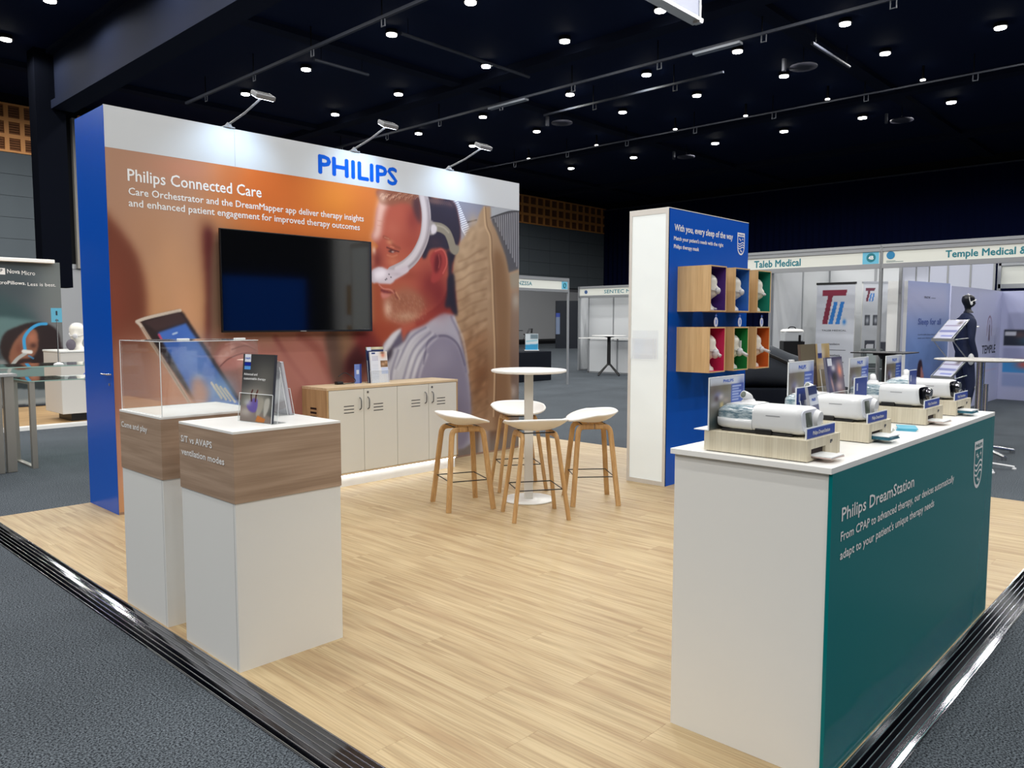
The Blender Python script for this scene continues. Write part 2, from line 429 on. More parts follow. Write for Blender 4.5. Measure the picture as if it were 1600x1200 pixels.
for (x0, x1, y, z_, lb) in ((16.2, 18.6, 25.2, 11.05, 'short dark cross pipe by a downlight above the display wall'), (26.9, 30.3, 11.37, 11.05, 'thin cross pipe in the roof over the tower'), (17.0, 23.4, 21.2, 11.2, 'long dark duct crossing the roof behind the beam')):
    pt_ = thing('pipe', lb, 'pipe', (x0, y, z_))
    put('tube', MB().cyl((0, 0, 0), (x1-x0, 0, 0), 0.06, n=8), M_rail, pt_)
    for k in (0.3, x1-x0-0.3): put('hanger', MB().cyl((k, 0, 0.05), (k, 0, CEIL-z_), 0.012, n=6), M_dark, pt_)
for i, (q, lb) in enumerate((( (29.09, 12.603, 11.0), 'small disc speaker hung near the hanging sign'), ((29.206, 24.346, 11.0), 'small disc speaker hung over the display wall end'), ((39.96, 24.041, 11.0), 'small disc speaker hung far over the tower'), ((39.764, 12.411, 11.0), 'small disc speaker hung over the shell booths'))):
    t = thing('ceiling_speaker', lb, 'speaker', (q[0], q[1], 11.0), 0, 'disc speakers under the roof')
    put('disc', MB().lathe([(0.05, 0.0), (0.5, 0.0), (0.5, 0.06), (0.05, 0.1)], n=16), mat('speaker_grey', (70, 70, 82), 0.6), t)
    put('cable', MB().cyl((0, 0, 0.08), (0, 0, CEIL-11.0), 0.015, n=6), M_dark, t)
    put('bracket', MB().box(-0.5, -0.35, 0.5, 0.6, -0.1, 0.35), mat('speaker_bracket', (96, 98, 108), 0.6), t)

# downlights
M_lamp = mat('lamp_lens', (255, 255, 255), 0.4, emit=(255, 252, 242), es=22.0)
M_lamp2 = mat('small_lamp_lens', (255, 255, 255), 0.4, emit=(255, 250, 240), es=5.0)
def downlight(x, y, r, m, lb, grp, z_=11.58):
    t = thing('downlight', lb, 'downlight', (x, y, z_), 0, grp)
    put('housing', MB().cyl((0, 0, 0.02), (0, 0, CEIL-z_), (r+0.05) if z_ > 11.4 else 0.05, (r+0.02) if z_ > 11.4 else 0.05, n=14), M_black, t)
    put('lens', MB().cyl((0, 0, -0.02), (0, 0, 0.02), r, n=14), m, t)
for x in LX:
    for y in LY:
        if x < 3 or y < 3 or (x > 33 and y > 33) or 11 < x < 14: continue
        downlight(x, y, 0.18 if x < 33 else 0.2, M_lamp, 'round white downlight recessed in the black roof', 'downlights of the main roof grid')
for p in ((826,248), (932,227), (1055,202), (1165,181), (1293,155), (1442,125)): pass
for (x, y) in ((34.762, 31.518), (34.704, 26.469), (34.575, 21.451), (34.62, 17.692), (34.512, 13.832), (34.429, 10.014)):
    downlight(x, y, 0.10, M_lamp2, 'small bright lamp clipped beside the long thin rail', 'small lamps along the long rail', 11.2)

# suspended sign at the top of the picture
hs = thing('hanging_sign', 'white suspended sign box hanging from the roof, cut by the frame', 'sign', (12.96, 7.64, 7.0))
put('panel', MB().box(-4.0, 0.0, -0.06, 0.0, 0.03, 2.2), mat('sign_white', (200, 205, 226), 0.5, emit=(200, 208, 235), es=0.12), hs)
put('frame', MB().box(-4.0, 0.02, -0.14, 0.08, -0.03, 0.03).box(-0.02, 0.04, -0.08, 0.02, 0.0, 2.2), M_alu, hs)
put('clip', MB().box(-0.14, -0.04, -0.16, -0.02, -0.07, -0.03), M_alu, hs)
for x in (-3.6, -0.4): put('wire', MB().cyl((x, -0.03, 2.2), (x, -0.03, CEIL-7.0), 0.006, n=6), M_alu, hs)

# ------------------------------------------------------------------ the stand's timber floor
PX0, PX1, PY0, PY1, PZ = 1.540, 7.672, 0.925, 6.956, 0.04
deck = bpy.data.objects.new('timber_floor', None); COL.objects.link(deck); deck.location = (PX0, PY0, 0); deck['kind'] = 'structure'
put('floor_substrate', MB().box(PX0+0.002, PX1-0.002, PY0+0.002, PY1-0.002, 0.001, 0.0355), mat('deck_board', (150, 120, 84), 0.7), deck, world=True)
M_oakfloor = grain('pale_oak_vinyl', (200, 179, 140), (170, 143, 106), 'Y', 1.5, rough=0.5, per=0.012, c3=(188, 165, 126), fine=1.7)
pw, pl = 0.1805, 1.22
full = mesh_from(MB().box(0.0003, pw-0.0003, 0.0004, pl-0.0004, -0.0045, 0), 'plank'); full.materials.append(M_oakfloor)
r0 = random.Random(3); x = PX0; row = 0
while x < PX1 - 0.02:
    w_ = min(pw, PX1 - x); y = PY0; first = pl*((row*0.37) % 1.0); ln = first if first > 0.15 else pl
    while y < PY1 - 0.001:
        l_ = min(ln, PY1 - y)
        if abs(l_-pl) < 1e-6 and abs(w_-pw) < 1e-6: me = full
        else:
            me = mesh_from(MB().box(0.0003, w_-0.0003, 0.0004, l_-0.0004, -0.0045, 0), 'plank'); me.materials.append(M_oakfloor)
        o = bpy.data.objects.new('plank', me); COL.objects.link(o); o.parent = deck; o.location = (x-PX0, y-PY0, PZ)
        y += l_; ln = pl
    x += pw; row += 1

# polished ramp edging: ribbed sections
M_ramp = mat('polished_ramp', (110, 112, 118), 0.07, 1.0)
M_rib = mat('ramp_rib', (170, 172, 178), 0.25, 1.0)
def ramp(label, a, b, front):
    t = thing('ramp_edging', label, 'ramp', (1.54 if not front else a, a if not front else 0.925, 0), 0, 'polished ramp edging')
    W_ = 0.128; n = 6
    def P_(u, h): return (-u, h) # across, up
    def ext(mb, prof):
        k = len(prof)
        if not front: A = [(p[0], 0, p[1]) for p in prof]; Bp = [(p[0], b-a-0.003, p[1]) for p in prof]
        else: A = [(0, p[0], p[1]) for p in prof]; Bp = [(b-a-0.003, p[0], p[1]) for p in prof]
        mb.add(A + Bp, [tuple(range(k)) if front else tuple(range(k-1, -1, -1)), tuple(range(2*k-1, k-1, -1)) if front else tuple(range(k, 2*k))] + [((i, k+i, k+(i+1) % k, (i+1) % k) if front else (i, (i+1) % k, k+(i+1) % k, k+i)) for i in range(k)])
    mb = MB(); prof = [(-0.001, 0.001)]
    pts = []
    for i in range(n+1):
        u = 0.006 + (W_-0.012)*i/n; h = 0.0405 - 0.036*(i/n)**1.15; pts.append((-u, h))
    ext(mb, [(-0.001, 0.001), (-0.001, 0.0415)] + pts + [(-W_, 0.0035), (-W_, 0.001)])
    put('tread', mb, M_ramp, t)
    for i in range(n+1):
        u = 0.006 + (W_-0.012)*i/n; h = 0.0405 - 0.036*(i/n)**1.15
        rb = MB(); ext(rb, [(-u+0.0022, h-0.001), (-u+0.0014, h+0.0022), (-u-0.0014, h+0.0022), (-u-0.0022, h-0.001)])
        put('rib', rb, M_rib, t)
    return t
j1 = 3.934; j2 = 5.899; jf = 4.806
ramp('polished ramp edging beside the two white plinths, below their feet', 0.925, j1, False)
ramp('polished ramp edging along the floor edge behind the acrylic case plinth', j1, j2, False)
ramp('short dark ramp edging at the far corner of the timber floor', j2, 6.956, False)
ramp('polished ramp edging along the foot of the teal counter', 1.54, jf, True)
ramp('polished ramp edging beyond the end of the teal counter', jf, 7.672, True)

# ------------------------------------------------------------------ the big display wall
bw = thing('display_wall', 'wide display wall with a sleeping-mask picture and a blue end', 'display wall', (2.237, 6.332, PZ))
put('carcass', MB().box(2.245, 6.817, 6.345, 6.956, PZ, 3.165), M_white, bw, world=True)
put('end_panel', MB().box(2.237, 2.245, 6.334, 6.956, PZ, 3.165), M_blue, bw, world=True, label='cobalt blue end panel')
hp = put('header_panel', MB().box(2.239, 6.817, 6.330, 6.345, 2.857, 3.170), mat('header_white', (204, 208, 212), 0.5), bw, world=True, label='white header strip')
put('header_joint', MB().box(3.275, 3.278, 6.3295, 6.331, 2.858, 3.169), M_shellf, bw, world=True)
fp = put('front_panel', MB().box(2.239, 6.817, 6.3315, 6.345, PZ, 2.857), mat('front_board', (150, 120, 100), 0.6), bw, world=True)
MUR = [
('p',[(-0.015,2.813),(0.83,2.822),(0.802,1.926),(-0.05,1.884)],0.16,(168,130,108),1,0),
('p',[(0.83,2.848),(2.766,2.794),(2.755,2.025),(1.385,1.673),(0.979,2.205)],0.21,(196,104,48),1,0),
('b',0.612,2.713,0.3,0.117,0,(186,128,104),0.8),
('b',1.024,2.744,0.11,0.159,0,(178,110,72),0.6),
('b',1.348,2.678,0.35,0.212,0,(196,100,44),0.7),
('b',2.042,2.647,0.315,0.265,0,(216,132,52),0.85),
('b',2.406,2.442,0.2,0.265,0,(200,116,58),0.7),
('b',0.291,2.199,0.25,0.265,0,(178,134,104),0.7),
('b',0.48,1.859,0.18,0.477,0,(192,146,112),0.9),
('b',0.583,1.5,0.11,0.318,0,(206,154,118),0.7),
('p',[(-0.079,2.31),(0.019,2.272),(0.121,2.146),(0.211,1.996),(0.258,1.799),(0.27,1.599),(0.253,1.398),(0.286,1.195),(0.252,0.788),(-0.158,0.232)],0.03,(112,62,48),1,1),
('b',0.01,1.644,0.11,0.318,0,(128,66,52),0.8),
('b',0.221,0.893,0.15,0.265,0,(150,96,78),0.6),
('p',[(0.715,2.288),(0.814,2.323),(0.881,2.144),(0.867,1.662),(0.864,1.176),(0.735,1.18),(0.75,1.66),(0.725,1.923)],0.035,(138,92,70),1,1),
('p',[(0.745,2.207),(0.812,2.244),(0.825,1.928),(0.783,1.286),(0.735,1.18),(0.759,1.766)],0.024,(88,36,38),0.95,1),
('p',[(0.806,2.032),(0.921,2.147),(0.892,1.175),(0.78,1.179)],0.024,(124,100,84),0.8,1),
('p',[(0.02,1.302),(0.867,1.284),(1.62,0.678),(1.543,0.21),(-0.02,0.211)],0.1,(188,140,118),0.9,0),
('b',0.151,0.998,0.15,0.265,0,(160,110,95),0.8),
('b',0.425,0.983,0.15,0.212,0,(206,150,124),0.8),
('b',0.655,0.702,0.25,0.159,0,(196,140,118),0.7),
('p',[(0.842,1.393),(2.585,1.41),(2.743,1.114),(2.256,0.373),(1.417,0.402),(0.822,0.742)],0.06,(150,98,86),1,0),
('b',1.186,1.165,0.18,0.159,0,(158,104,96),0.8),
('b',1.631,1.151,0.168,0.265,0,(160,104,94),0.8),
('p',[(0.898,1.392),(1.315,1.389),(1.343,1.246),(1.157,1.211),(0.949,1.173)],0.025,(150,110,92),0.8,1),
('l',[(1.377,1.342),(1.5,1.155),(1.693,0.911)],0.048,0.036,(120,66,62),0.7),
('l',[(1.636,1.356),(1.823,1.205),(1.971,0.895)],0.084,0.056,(130,74,66),0.7),
('p',[(1.896,1.383),(2.053,1.382),(2.121,1.135),(2.079,0.889),(1.971,0.895),(1.919,1.141)],0.028,(84,64,56),0.95,1),
('p',[(2.038,1.382),(2.274,1.38),(2.211,1.225),(2.119,1.073)],0.04,(120,92,68),0.8,1),
('p',[(2.121,1.135),(2.427,1.379),(2.585,1.41),(2.614,1.216),(2.382,1.031),(2.153,0.885)],0.032,(62,26,30),0.95,1),
('p',[(2.237,1.412),(2.915,1.507),(2.914,1.374),(2.582,1.216),(2.423,1.125),(2.272,1.255)],0.04,(112,40,38),0.95,1),
('p',[(2.436,1.946),(2.837,1.964),(2.913,1.308),(2.582,1.216),(2.427,1.379)],0.04,(146,66,44),0.9,0),
('p',[(2.043,0.891),(2.268,1.036),(2.423,1.125),(2.265,0.879)],0.028,(128,78,66),0.8,1),
('b',0.904,1.196,0.072,0.085,0,(206,150,138),0.9),
('b',1.021,1.237,0.108,0.053,-0.3,(186,120,112),0.9),
('p',[(0.824,1.177),(0.894,1.256),(1.1,1.302),(1.201,1.249),(1.157,1.194),(1.007,1.171),(0.902,1.12),(0.845,1.122)],0.018,(196,136,124),1,1),
('p',[(0.795,1.146),(0.826,1.242),(0.907,1.305),(1.024,1.336),(1.142,1.323),(1.213,1.266),(1.211,1.164),(1.124,1.1),(0.946,1.063),(0.844,1.079)],0.015,(172,112,104),0.95,1),
('p',[(0.824,1.177),(0.872,1.252),(0.964,1.293),(0.998,1.249),(0.926,1.174),(0.868,1.121)],0.012,(214,160,150),0.95,1),
('p',[(0.867,1.11),(0.927,1.185),(1.056,1.225),(1.175,1.211),(1.186,1.154),(1.065,1.114),(0.935,1.075)],0.012,(196,128,120),0.95,1),
('l',[(0.856,1.111),(0.938,1.173),(1.068,1.214),(1.187,1.21)],0.011,0.008,(120,66,64),0.8),
('l',[(0.907,1.294),(1.035,1.314),(1.164,1.256)],0.012,0.012,(216,166,158),0.6),
('l',[(0.963,1.249),(1.093,1.28),(1.188,1.233)],0.0108,0.0096,(128,76,74),0.7),
('p',[(1.165,1.278),(1.631,1.151),(2.261,0.626),(2.254,0.246),(1.354,0.467),(1.18,0.94)],0.048,(158,106,98),0.75,1),
('p',[(0.213,1.488),(0.238,1.514),(0.518,1.582),(0.554,1.562),(1.055,0.768),(1.003,0.616),(0.697,0.645),(0.605,0.84),(0.221,1.458)],0.0075,(52,42,44),1,0),
('l',[(0.528,1.577),(0.213,1.498),(0.225,1.438),(0.414,1.113),(0.665,0.674)],0.025,0.0075,(206,194,182),0.95),
('l',[(0.225,1.438),(0.414,1.113),(0.665,0.674)],0.015,0.0075,(150,120,100),0.6),
('p',[(0.237,1.484),(0.517,1.562),(0.583,1.489),(0.333,1.412)],0.0075,(68,52,54),1,0),
('p',[(0.343,1.397),(0.572,1.474),(1.031,0.759),(0.968,0.619),(0.735,0.641)],0.0075,(72,112,196),1,0),
('b',0.616,1.184,0.132,0.159,0,(96,140,214),0.6),
('b',0.856,0.904,0.144,0.127,0,(150,184,222),0.8),
('b',0.494,1.344,0.05,0.074,0,(60,98,190),0.5),
('l',[(0.465,1.386),(0.496,1.396)],0.015,0.0075,(170,195,230),1),
('l',[(0.352,1.382),(0.371,1.346)],0.015,0.0075,(200,80,110),1),
('b',0.665,1.033,0.04,0.042,0,(170,200,235),0.4),
('l',[(0.773,0.974),(0.859,0.838)],0.018,0.006,(222,216,200),0.9),
('l',[(0.812,0.955),(0.899,0.824)],0.018,0.006,(222,216,200),0.9),
('l',[(0.851,0.937),(0.939,0.81)],0.015,0.005,(222,216,200),0.9),
('l',[(0.89,0.918),(0.979,0.796)],0.018,0.006,(222,216,200),0.9),
('p',[(0.61,1.004),(0.676,1.022),(0.749,0.9),(0.7,0.752),(0.581,0.762)],0.03,(200,150,128),0.9,1),
('p',[(3.458,2.836),(4.623,2.808),(4.623,2.682),(4.037,2.434),(3.455,2.388)],0.018,(128,128,142),1,0),
('p',[(4.094,2.796),(4.623,2.803),(4.623,2.786),(4.409,2.766),(4.109,2.669)],0.01,(160,164,170),1,0),
('p',[(4.117,2.67),(4.409,2.766),(4.623,2.788),(4.625,2.122),(4.393,2.055),(4.297,2.249),(4.139,2.456)],0.0088,(82,82,88),1,0),
('l',[(4.14,2.672),(4.149,2.673)],0.0165,0.0088,(150,150,156),0.85),
('l',[(4.174,2.68),(4.183,2.627)],0.015,0.008,(150,150,156),0.85),
('l',[(4.208,2.688),(4.218,2.58)],0.015,0.008,(150,150,156),0.85),
('l',[(4.243,2.697),(4.252,2.533)],0.0165,0.0088,(150,150,156),0.85),
('l',[(4.278,2.705),(4.287,2.485)],0.0165,0.0088,(150,150,156),0.85),
('l',[(4.313,2.713),(4.322,2.438)],0.015,0.008,(150,150,156),0.85),
('l',[(4.348,2.722),(4.358,2.39)],0.0165,0.0088,(150,150,156),0.85),
('l',[(4.383,2.73),(4.393,2.341)],0.015,0.008,(150,150,156),0.85),
('l',[(4.419,2.739),(4.429,2.293)],0.0165,0.0088,(150,150,156),0.85),
('l',[(4.454,2.747),(4.465,2.244)],0.0165,0.0088,(150,150,156),0.85),
('l',[(4.49,2.756),(4.501,2.195)],0.0165,0.0088,(150,150,156),0.85),
('l',[(4.527,2.765),(4.538,2.145)],0.0165,0.0088,(150,150,156),0.85),
('l',[(4.563,2.773),(4.574,2.097)],0.0165,0.0088,(150,150,156),0.85),
('l',[(4.599,2.782),(4.611,2.099)],0.0165,0.0088,(150,150,156),0.85),
('l',[(4.093,2.662),(4.409,2.766),(4.623,2.786)],0.016,0.01,(60,60,64),1),
('l',[(3.735,2.581),(3.882,2.621)],0.016,0.01,(50,50,56),1),
('p',[(4.385,2.049),(4.625,2.117),(4.625,1.884),(4.434,1.856)],0.022,(150,138,120),1,0),
('p',[(4.426,1.848),(4.625,1.892),(4.631,-0.19),(4.286,-0.145),(4.351,1.062)],0.033,(132,110,94),1,0),
('b',4.525,1.738,0.077,0.106,0,(172,164,150),0.7),
('b',4.505,0.752,0.099,0.398,0,(104,80,68),0.8),
('p',[(3.35,0.817),(4.628,0.745),(4.632,-0.504),(3.341,-0.306)],0.108,(122,112,104),1,0),
('p',[(3.654,1.085),(4.351,1.062),(4.351,0.153),(3.649,0.226)],0.1,(100,68,48),1,0),
('l',[(3.988,-0.405),(3.99,0.042),(4.053,0.481),(4.2,0.649),(4.46,0.663)],0.14,0.08,(166,152,142),0.85),
('l',[(3.947,-0.25),(3.959,0.12),(4.011,0.485)],0.08,0.06,(184,174,166),0.6),
('p',[(3.605,2.579),(3.748,2.446),(3.69,2.358),(3.618,2.352)],0.015,(140,140,156),1,0),
('l',[(3.557,2.78),(3.634,2.664),(3.706,2.557),(3.756,2.467)],0.08,0.01,(132,134,152),1),
('l',[(3.515,2.772),(3.594,2.801)],0.0117,0.0063,(226,228,238),1),
('l',[(3.527,2.752),(3.606,2.781)],0.013,0.007,(226,228,238),1),
('l',[(3.54,2.732),(3.619,2.761)],0.0117,0.0063,(226,228,238),1),
('l',[(3.552,2.713),(3.631,2.742)],0.0117,0.0063,(226,228,238),1),
('l',[(3.564,2.693),(3.643,2.722)],0.013,0.007,(226,228,238),1),
('l',[(3.576,2.673),(3.656,2.702)],0.0117,0.0063,(226,228,238),1),
('l',[(3.588,2.653),(3.668,2.681)],0.013,0.007,(226,228,238),1),
('l',[(3.6,2.633),(3.681,2.661)],0.0117,0.0063,(226,228,238),1),
('l',[(3.613,2.613),(3.693,2.641)],0.013,0.007,(226,228,238),1),
('l',[(3.625,2.593),(3.706,2.621)],0.0117,0.0063,(226,228,238),1),
('l',[(3.637,2.572),(3.718,2.601)],0.013,0.007,(226,228,238),1),
('l',[(3.65,2.552),(3.731,2.58)],0.0117,0.0063,(226,228,238),1),
('l',[(3.662,2.532),(3.743,2.56)],0.013,0.007,(226,228,238),1),
('l',[(3.675,2.512),(3.756,2.54)],0.013,0.007,(226,228,238),1),
('l',[(3.687,2.491),(3.768,2.519)],0.0117,0.0063,(226,228,238),1),
('l',[(3.7,2.471),(3.781,2.499)],0.013,0.007,(226,228,238),1),
('l',[(3.712,2.45),(3.794,2.478)],0.013,0.007,(226,228,238),1),
('l',[(3.606,2.589),(3.655,2.511),(3.719,2.428)],0.018,0.008,(214,216,228),1),
('p',[(3.987,2.774),(4.048,2.787),(4.101,2.786),(4.109,2.648),(4.186,2.536),(4.265,2.4),(4.345,2.252),(4.397,2.078),(4.426,1.867),(4.426,1.661),(4.416,1.06),(4.406,0.3),(3.828,0.295),(3.789,0.648),(3.712,0.94),(3.616,1.227),(3.542,1.474),(3.495,1.682),(3.492,1.89),(3.517,2.046),(3.575,2.225),(3.633,2.353),(3.705,2.432),(3.778,2.522),(3.867,2.572),(3.927,2.694)],0.0132,(158,130,102),1,1),
('b',3.689,2.072,0.14,0.331,0,(182,154,124),0.8),
('b',3.837,2.573,0.08,0.106,0,(176,150,122),0.7),
('b',3.657,1.65,0.12,0.199,0,(172,138,104),0.6),
('b',4.191,2.024,0.1,0.398,0,(132,104,80),0.6),
('p',[(4.139,2.239),(4.307,2.25),(4.404,1.885),(4.427,1.361),(4.395,0.301),(4.157,0.293),(4.18,1.363)],0.04,(118,86,60),0.75,1),
('b',3.951,0.856,0.22,0.398,0,(112,74,48),0.9),
('b',3.781,1.081,0.1,0.265,0,(150,106,72),0.5),
('b',3.912,1.293,0.2,0.146,0,(140,100,70),0.5),
('b',3.927,2.545,0.064,0.045,0.5959594298959723,(194,164,132),0.28),
('b',3.943,2.56,0.041,0.036,0.6773426867993254,(128,102,78),0.32),
('b',3.961,2.526,0.067,0.029,0.48762761911286545,(194,164,132),0.28),
('b',3.823,2.526,0.056,0.038,0.3052456758355609,(128,102,78),0.32),
('b',3.789,2.488,0.048,0.045,0.6062901806516567,(194,164,132),0.28),
('b',3.832,2.47,0.044,0.039,0.3506796930201079,(194,164,132),0.28),
('b',3.756,2.476,0.066,0.031,0.3861924676898929,(128,102,78),0.32),
('b',3.813,2.445,0.066,0.032,0.6845911955800333,(194,164,132),0.28),
('b',3.857,2.462,0.06,0.031,0.6763904004351996,(128,102,78),0.32),
('b',3.88,2.428,0.069,0.044,0.4195155591415471,(194,164,132),0.28),
('b',3.773,2.397,0.044,0.028,0.42054364030778496,(194,164,132),0.28),
('b',3.861,2.417,0.04,0.04,0.435158744651146,(128,102,78),0.32),
('b',3.838,2.38,0.065,0.036,0.4263172423385776,(194,164,132),0.28),
('b',3.826,2.392,0.061,0.028,0.690039825257694,(128,102,78),0.32),
('b',3.77,2.352,0.056,0.043,0.307227014151412,(194,164,132),0.28),
('b',3.884,2.338,0.057,0.027,0.3186908474795766,(194,164,132),0.28),
('b',3.733,2.34,0.069,0.03,0.6022945649805271,(128,102,78),0.32),
('b',3.783,2.308,0.068,0.033,0.4419172820231649,(194,164,132),0.28),
('b',3.819,2.324,0.057,0.029,0.5993592225938652,(128,102,78),0.32),
('b',3.855,2.291,0.066,0.027,0.6783200740168734,(194,164,132),0.28),
('b',3.669,2.256,0.058,0.045,0.4359838106503378,(194,164,132),0.28),
('b',3.932,2.286,0.056,0.033,0.42671999426535084,(128,102,78),0.32),
('b',3.893,2.248,0.042,0.029,0.57566983493955,(194,164,132),0.28),
('b',3.954,2.265,0.045,0.027,0.6946796435137069,(128,102,78),0.32),
('b',3.958,2.229,0.052,0.031,0.5375840882773187,(194,164,132),0.28),
('b',3.891,2.203,0.053,0.028,0.6664277393767963,(194,164,132),0.28),
('b',3.628,2.199,0.055,0.043,0.35222873086124795,(128,102,78),0.32),
('b',3.654,2.166,0.062,0.039,0.6152038199121428,(194,164,132),0.28),
('b',3.649,2.178,0.053,0.029,0.6378935588021452,(128,102,78),0.32),
('b',3.625,2.142,0.048,0.046,0.6409010683574972,(194,164,132),0.28),
('b',4.039,2.142,0.055,0.041,0.49161698005806065,(194,164,132),0.28),
('b',3.714,2.137,0.047,0.029,0.45080029911415276,(128,102,78),0.32),
('b',3.771,2.105,0.069,0.039,0.49972898026644863,(194,164,132),0.28),
('b',3.729,2.116,0.043,0.032,0.612807588422598,(128,102,78),0.32),
('b',3.771,2.083,0.051,0.042,0.6099592368474567,(194,164,132),0.28),
('b',3.919,2.067,0.063,0.034,0.5817878296026813,(194,164,132),0.28),
('b',3.685,2.069,0.049,0.042,0.5763531825422802,(128,102,78),0.32),
('b',3.661,2.032,0.062,0.039,0.532264330541557,(194,164,132),0.28),
('b',3.551,2.04,0.051,0.031,0.5686571695616397,(128,102,78),0.32),
('b',3.547,2.005,0.058,0.039,0.6190503786700088,(194,164,132),0.28),
('b',3.735,1.991,0.062,0.043,0.44001806057194837,(194,164,132),0.28),
('b',3.973,2.014,0.066,0.04,0.6904488753207763,(128,102,78),0.32),
('b',4.029,1.981,0.061,0.037,0.36646904706553574,(194,164,132),0.28),
('b',3.97,1.991,0.068,0.036,0.5765702339376113,(128,102,78),0.32),
('b',3.996,1.956,0.062,0.03,0.6121486512906098,(194,164,132),0.28),
('b',3.856,1.928,0.053,0.039,0.6098818983648066,(194,164,132),0.28),
('b',3.865,1.941,0.062,0.027,0.3640092271162516,(128,102,78),0.32),
('b',3.858,1.905,0.06,0.031,0.5743828927890453,(194,164,132),0.28),
('b',3.862,1.918,0.041,0.036,0.39049703826232396,(128,102,78),0.32),
('b',3.809,1.881,0.044,0.033,0.3726188852866347,(194,164,132),0.28),
('b',3.587,1.851,0.049,0.034,0.5447175802945404,(194,164,132),0.28),
('b',3.841,1.872,0.047,0.044,0.3002642463163148,(128,102,78),0.32),
('b',3.83,1.836,0.048,0.035,0.3460297754074792,(194,164,132),0.28),
('b',3.966,1.853,0.051,0.027,0.5454256364744378,(128,102,78),0.32),
('b',3.917,1.816,0.056,0.033,0.5323584952747578,(194,164,132),0.28),
('b',4.073,1.797,0.053,0.043,0.5569186167072822,(194,164,132),0.28),
('b',3.728,1.801,0.044,0.038,0.5255436553866604,(128,102,78),0.32),
('b',3.781,1.767,0.069,0.039,0.4404464328921863,(194,164,132),0.28),
('b',3.999,1.785,0.04,0.029,0.5263248053684119,(104,76,54),0.32),
('b',4.013,1.749,0.049,0.039,0.6565127121338082,(194,164,132),0.28),
('b',3.723,1.72,0.047,0.032,0.6889818510660485,(194,164,132),0.28),
('b',3.733,1.733,0.069,0.045,0.5383239912806466,(104,76,54),0.32),
('b',3.705,1.697,0.069,0.036,0.46619668608805925,(194,164,132),0.28),
('b',3.702,1.71,0.07,0.036,0.4145593409040314,(104,76,54),0.32),
('b',3.699,1.674,0.044,0.039,0.4773870535060772,(194,164,132),0.28),
('b',3.721,1.652,0.065,0.027,0.5130258606681686,(194,164,132),0.28),
('b',3.679,1.664,0.068,0.042,0.3982640728059971,(104,76,54),0.32),
('b',3.652,1.629,0.045,0.046,0.4172753020890473,(194,164,132),0.28),
('b',3.85,1.644,0.054,0.039,0.5415414896031016,(104,76,54),0.32),
('b',3.879,1.609,0.044,0.042,0.42027590358956884,(194,164,132),0.28),
('b',3.795,1.585,0.049,0.037,0.4857346962385318,(194,164,132),0.28),
('b',3.731,1.597,0.062,0.038,0.3145715653980855,(104,76,54),0.32),
('b',3.702,1.562,0.054,0.045,0.6551762303335089,(194,164,132),0.28),
('b',3.825,1.575,0.04,0.042,0.47109261332420127,(104,76,54),0.32),
('b',3.834,1.54,0.061,0.039,0.4927516247591164,(194,164,132),0.28),
('b',3.996,1.517,0.052,0.043,0.3785872635212456,(194,164,132),0.28),
('b',3.71,1.529,0.065,0.028,0.6345114529228998,(104,76,54),0.32),
('b',3.732,1.494,0.053,0.032,0.612291662312894,(194,164,132),0.28),
('b',4.011,1.507,0.044,0.036,0.5196381356975138,(104,76,54),0.32),
('b',4.01,1.471,0.05,0.03,0.5343408958357757,(194,164,132),0.28),
('b',3.91,1.448,0.047,0.043,0.6167002024141477,(194,164,132),0.28),
('b',3.893,1.461,0.041,0.041,0.6914743961951273,(104,76,54),0.32),
('b',3.953,1.425,0.061,0.027,0.6368250552486077,(194,164,132),0.28),
('b',3.689,1.438,0.059,0.045,0.5849773463453248,(104,76,54),0.32),
('b',3.646,1.403,0.044,0.045,0.3598920022937233,(194,164,132),0.28),
('b',3.861,1.379,0.045,0.039,0.31742515431496815,(194,164,132),0.28),
('b',3.648,1.393,0.051,0.028,0.3230244981381396,(104,76,54),0.32),
('b',3.656,1.358,0.062,0.044,0.35373314920058513,(194,164,132),0.28),
('b',3.795,1.37,0.049,0.038,0.4958319048684921,(104,76,54),0.32),
('b',3.847,1.333,0.051,0.028,0.5789185115537769,(194,164,132),0.28),
('b',3.69,1.312,0.055,0.045,0.5219563470777381,(176,134,98),0.28),
('b',3.884,1.323,0.048,0.037,0.4016761029738424,(104,76,54),0.32),
('b',3.914,1.286,0.056,0.029,0.3937681253656823,(176,134,98),0.28),
('b',3.778,1.301,0.062,0.03,0.5853185237011054,(104,76,54),0.32),
('b',3.796,1.265,0.043,0.04,0.3364713098507669,(176,134,98),0.28),
('b',3.688,1.244,0.047,0.044,0.4921871720650808,(176,134,98),0.28),
('b',3.764,1.256,0.064,0.027,0.5900026630896908,(104,76,54),0.32),
('b',3.712,1.221,0.045,0.045,0.57244502244713,(176,134,98),0.28),
('b',3.727,1.234,0.039,0.046,0.5660251006229093,(104,76,54),0.32),
('b',3.764,1.197,0.044,0.039,0.4417193050259864,(176,134,98),0.28),
('b',3.716,1.175,0.058,0.033,0.45429917984646223,(176,134,98),0.28),
('b',3.7,1.189,0.058,0.039,0.6218012739161872,(104,76,54),0.32),
('b',3.692,1.153,0.059,0.037,0.5370507240088914,(176,134,98),0.28),
('b',3.879,1.161,0.062,0.034,0.33879950057596625,(104,76,54),0.32),
('b',3.823,1.127,0.046,0.027,0.6557029811654023,(176,134,98),0.28),
('b',3.875,1.102,0.04,0.036,0.6559107540089064,(176,134,98),0.28),
('b',3.902,1.114,0.053,0.036,0.33989937958598704,(104,76,54),0.32),
('b',3.86,1.079,0.045,0.034,0.454262992349018,(176,134,98),0.28),
('b',4.006,1.088,0.049,0.032,0.41097266321905224,(104,76,54),0.32),
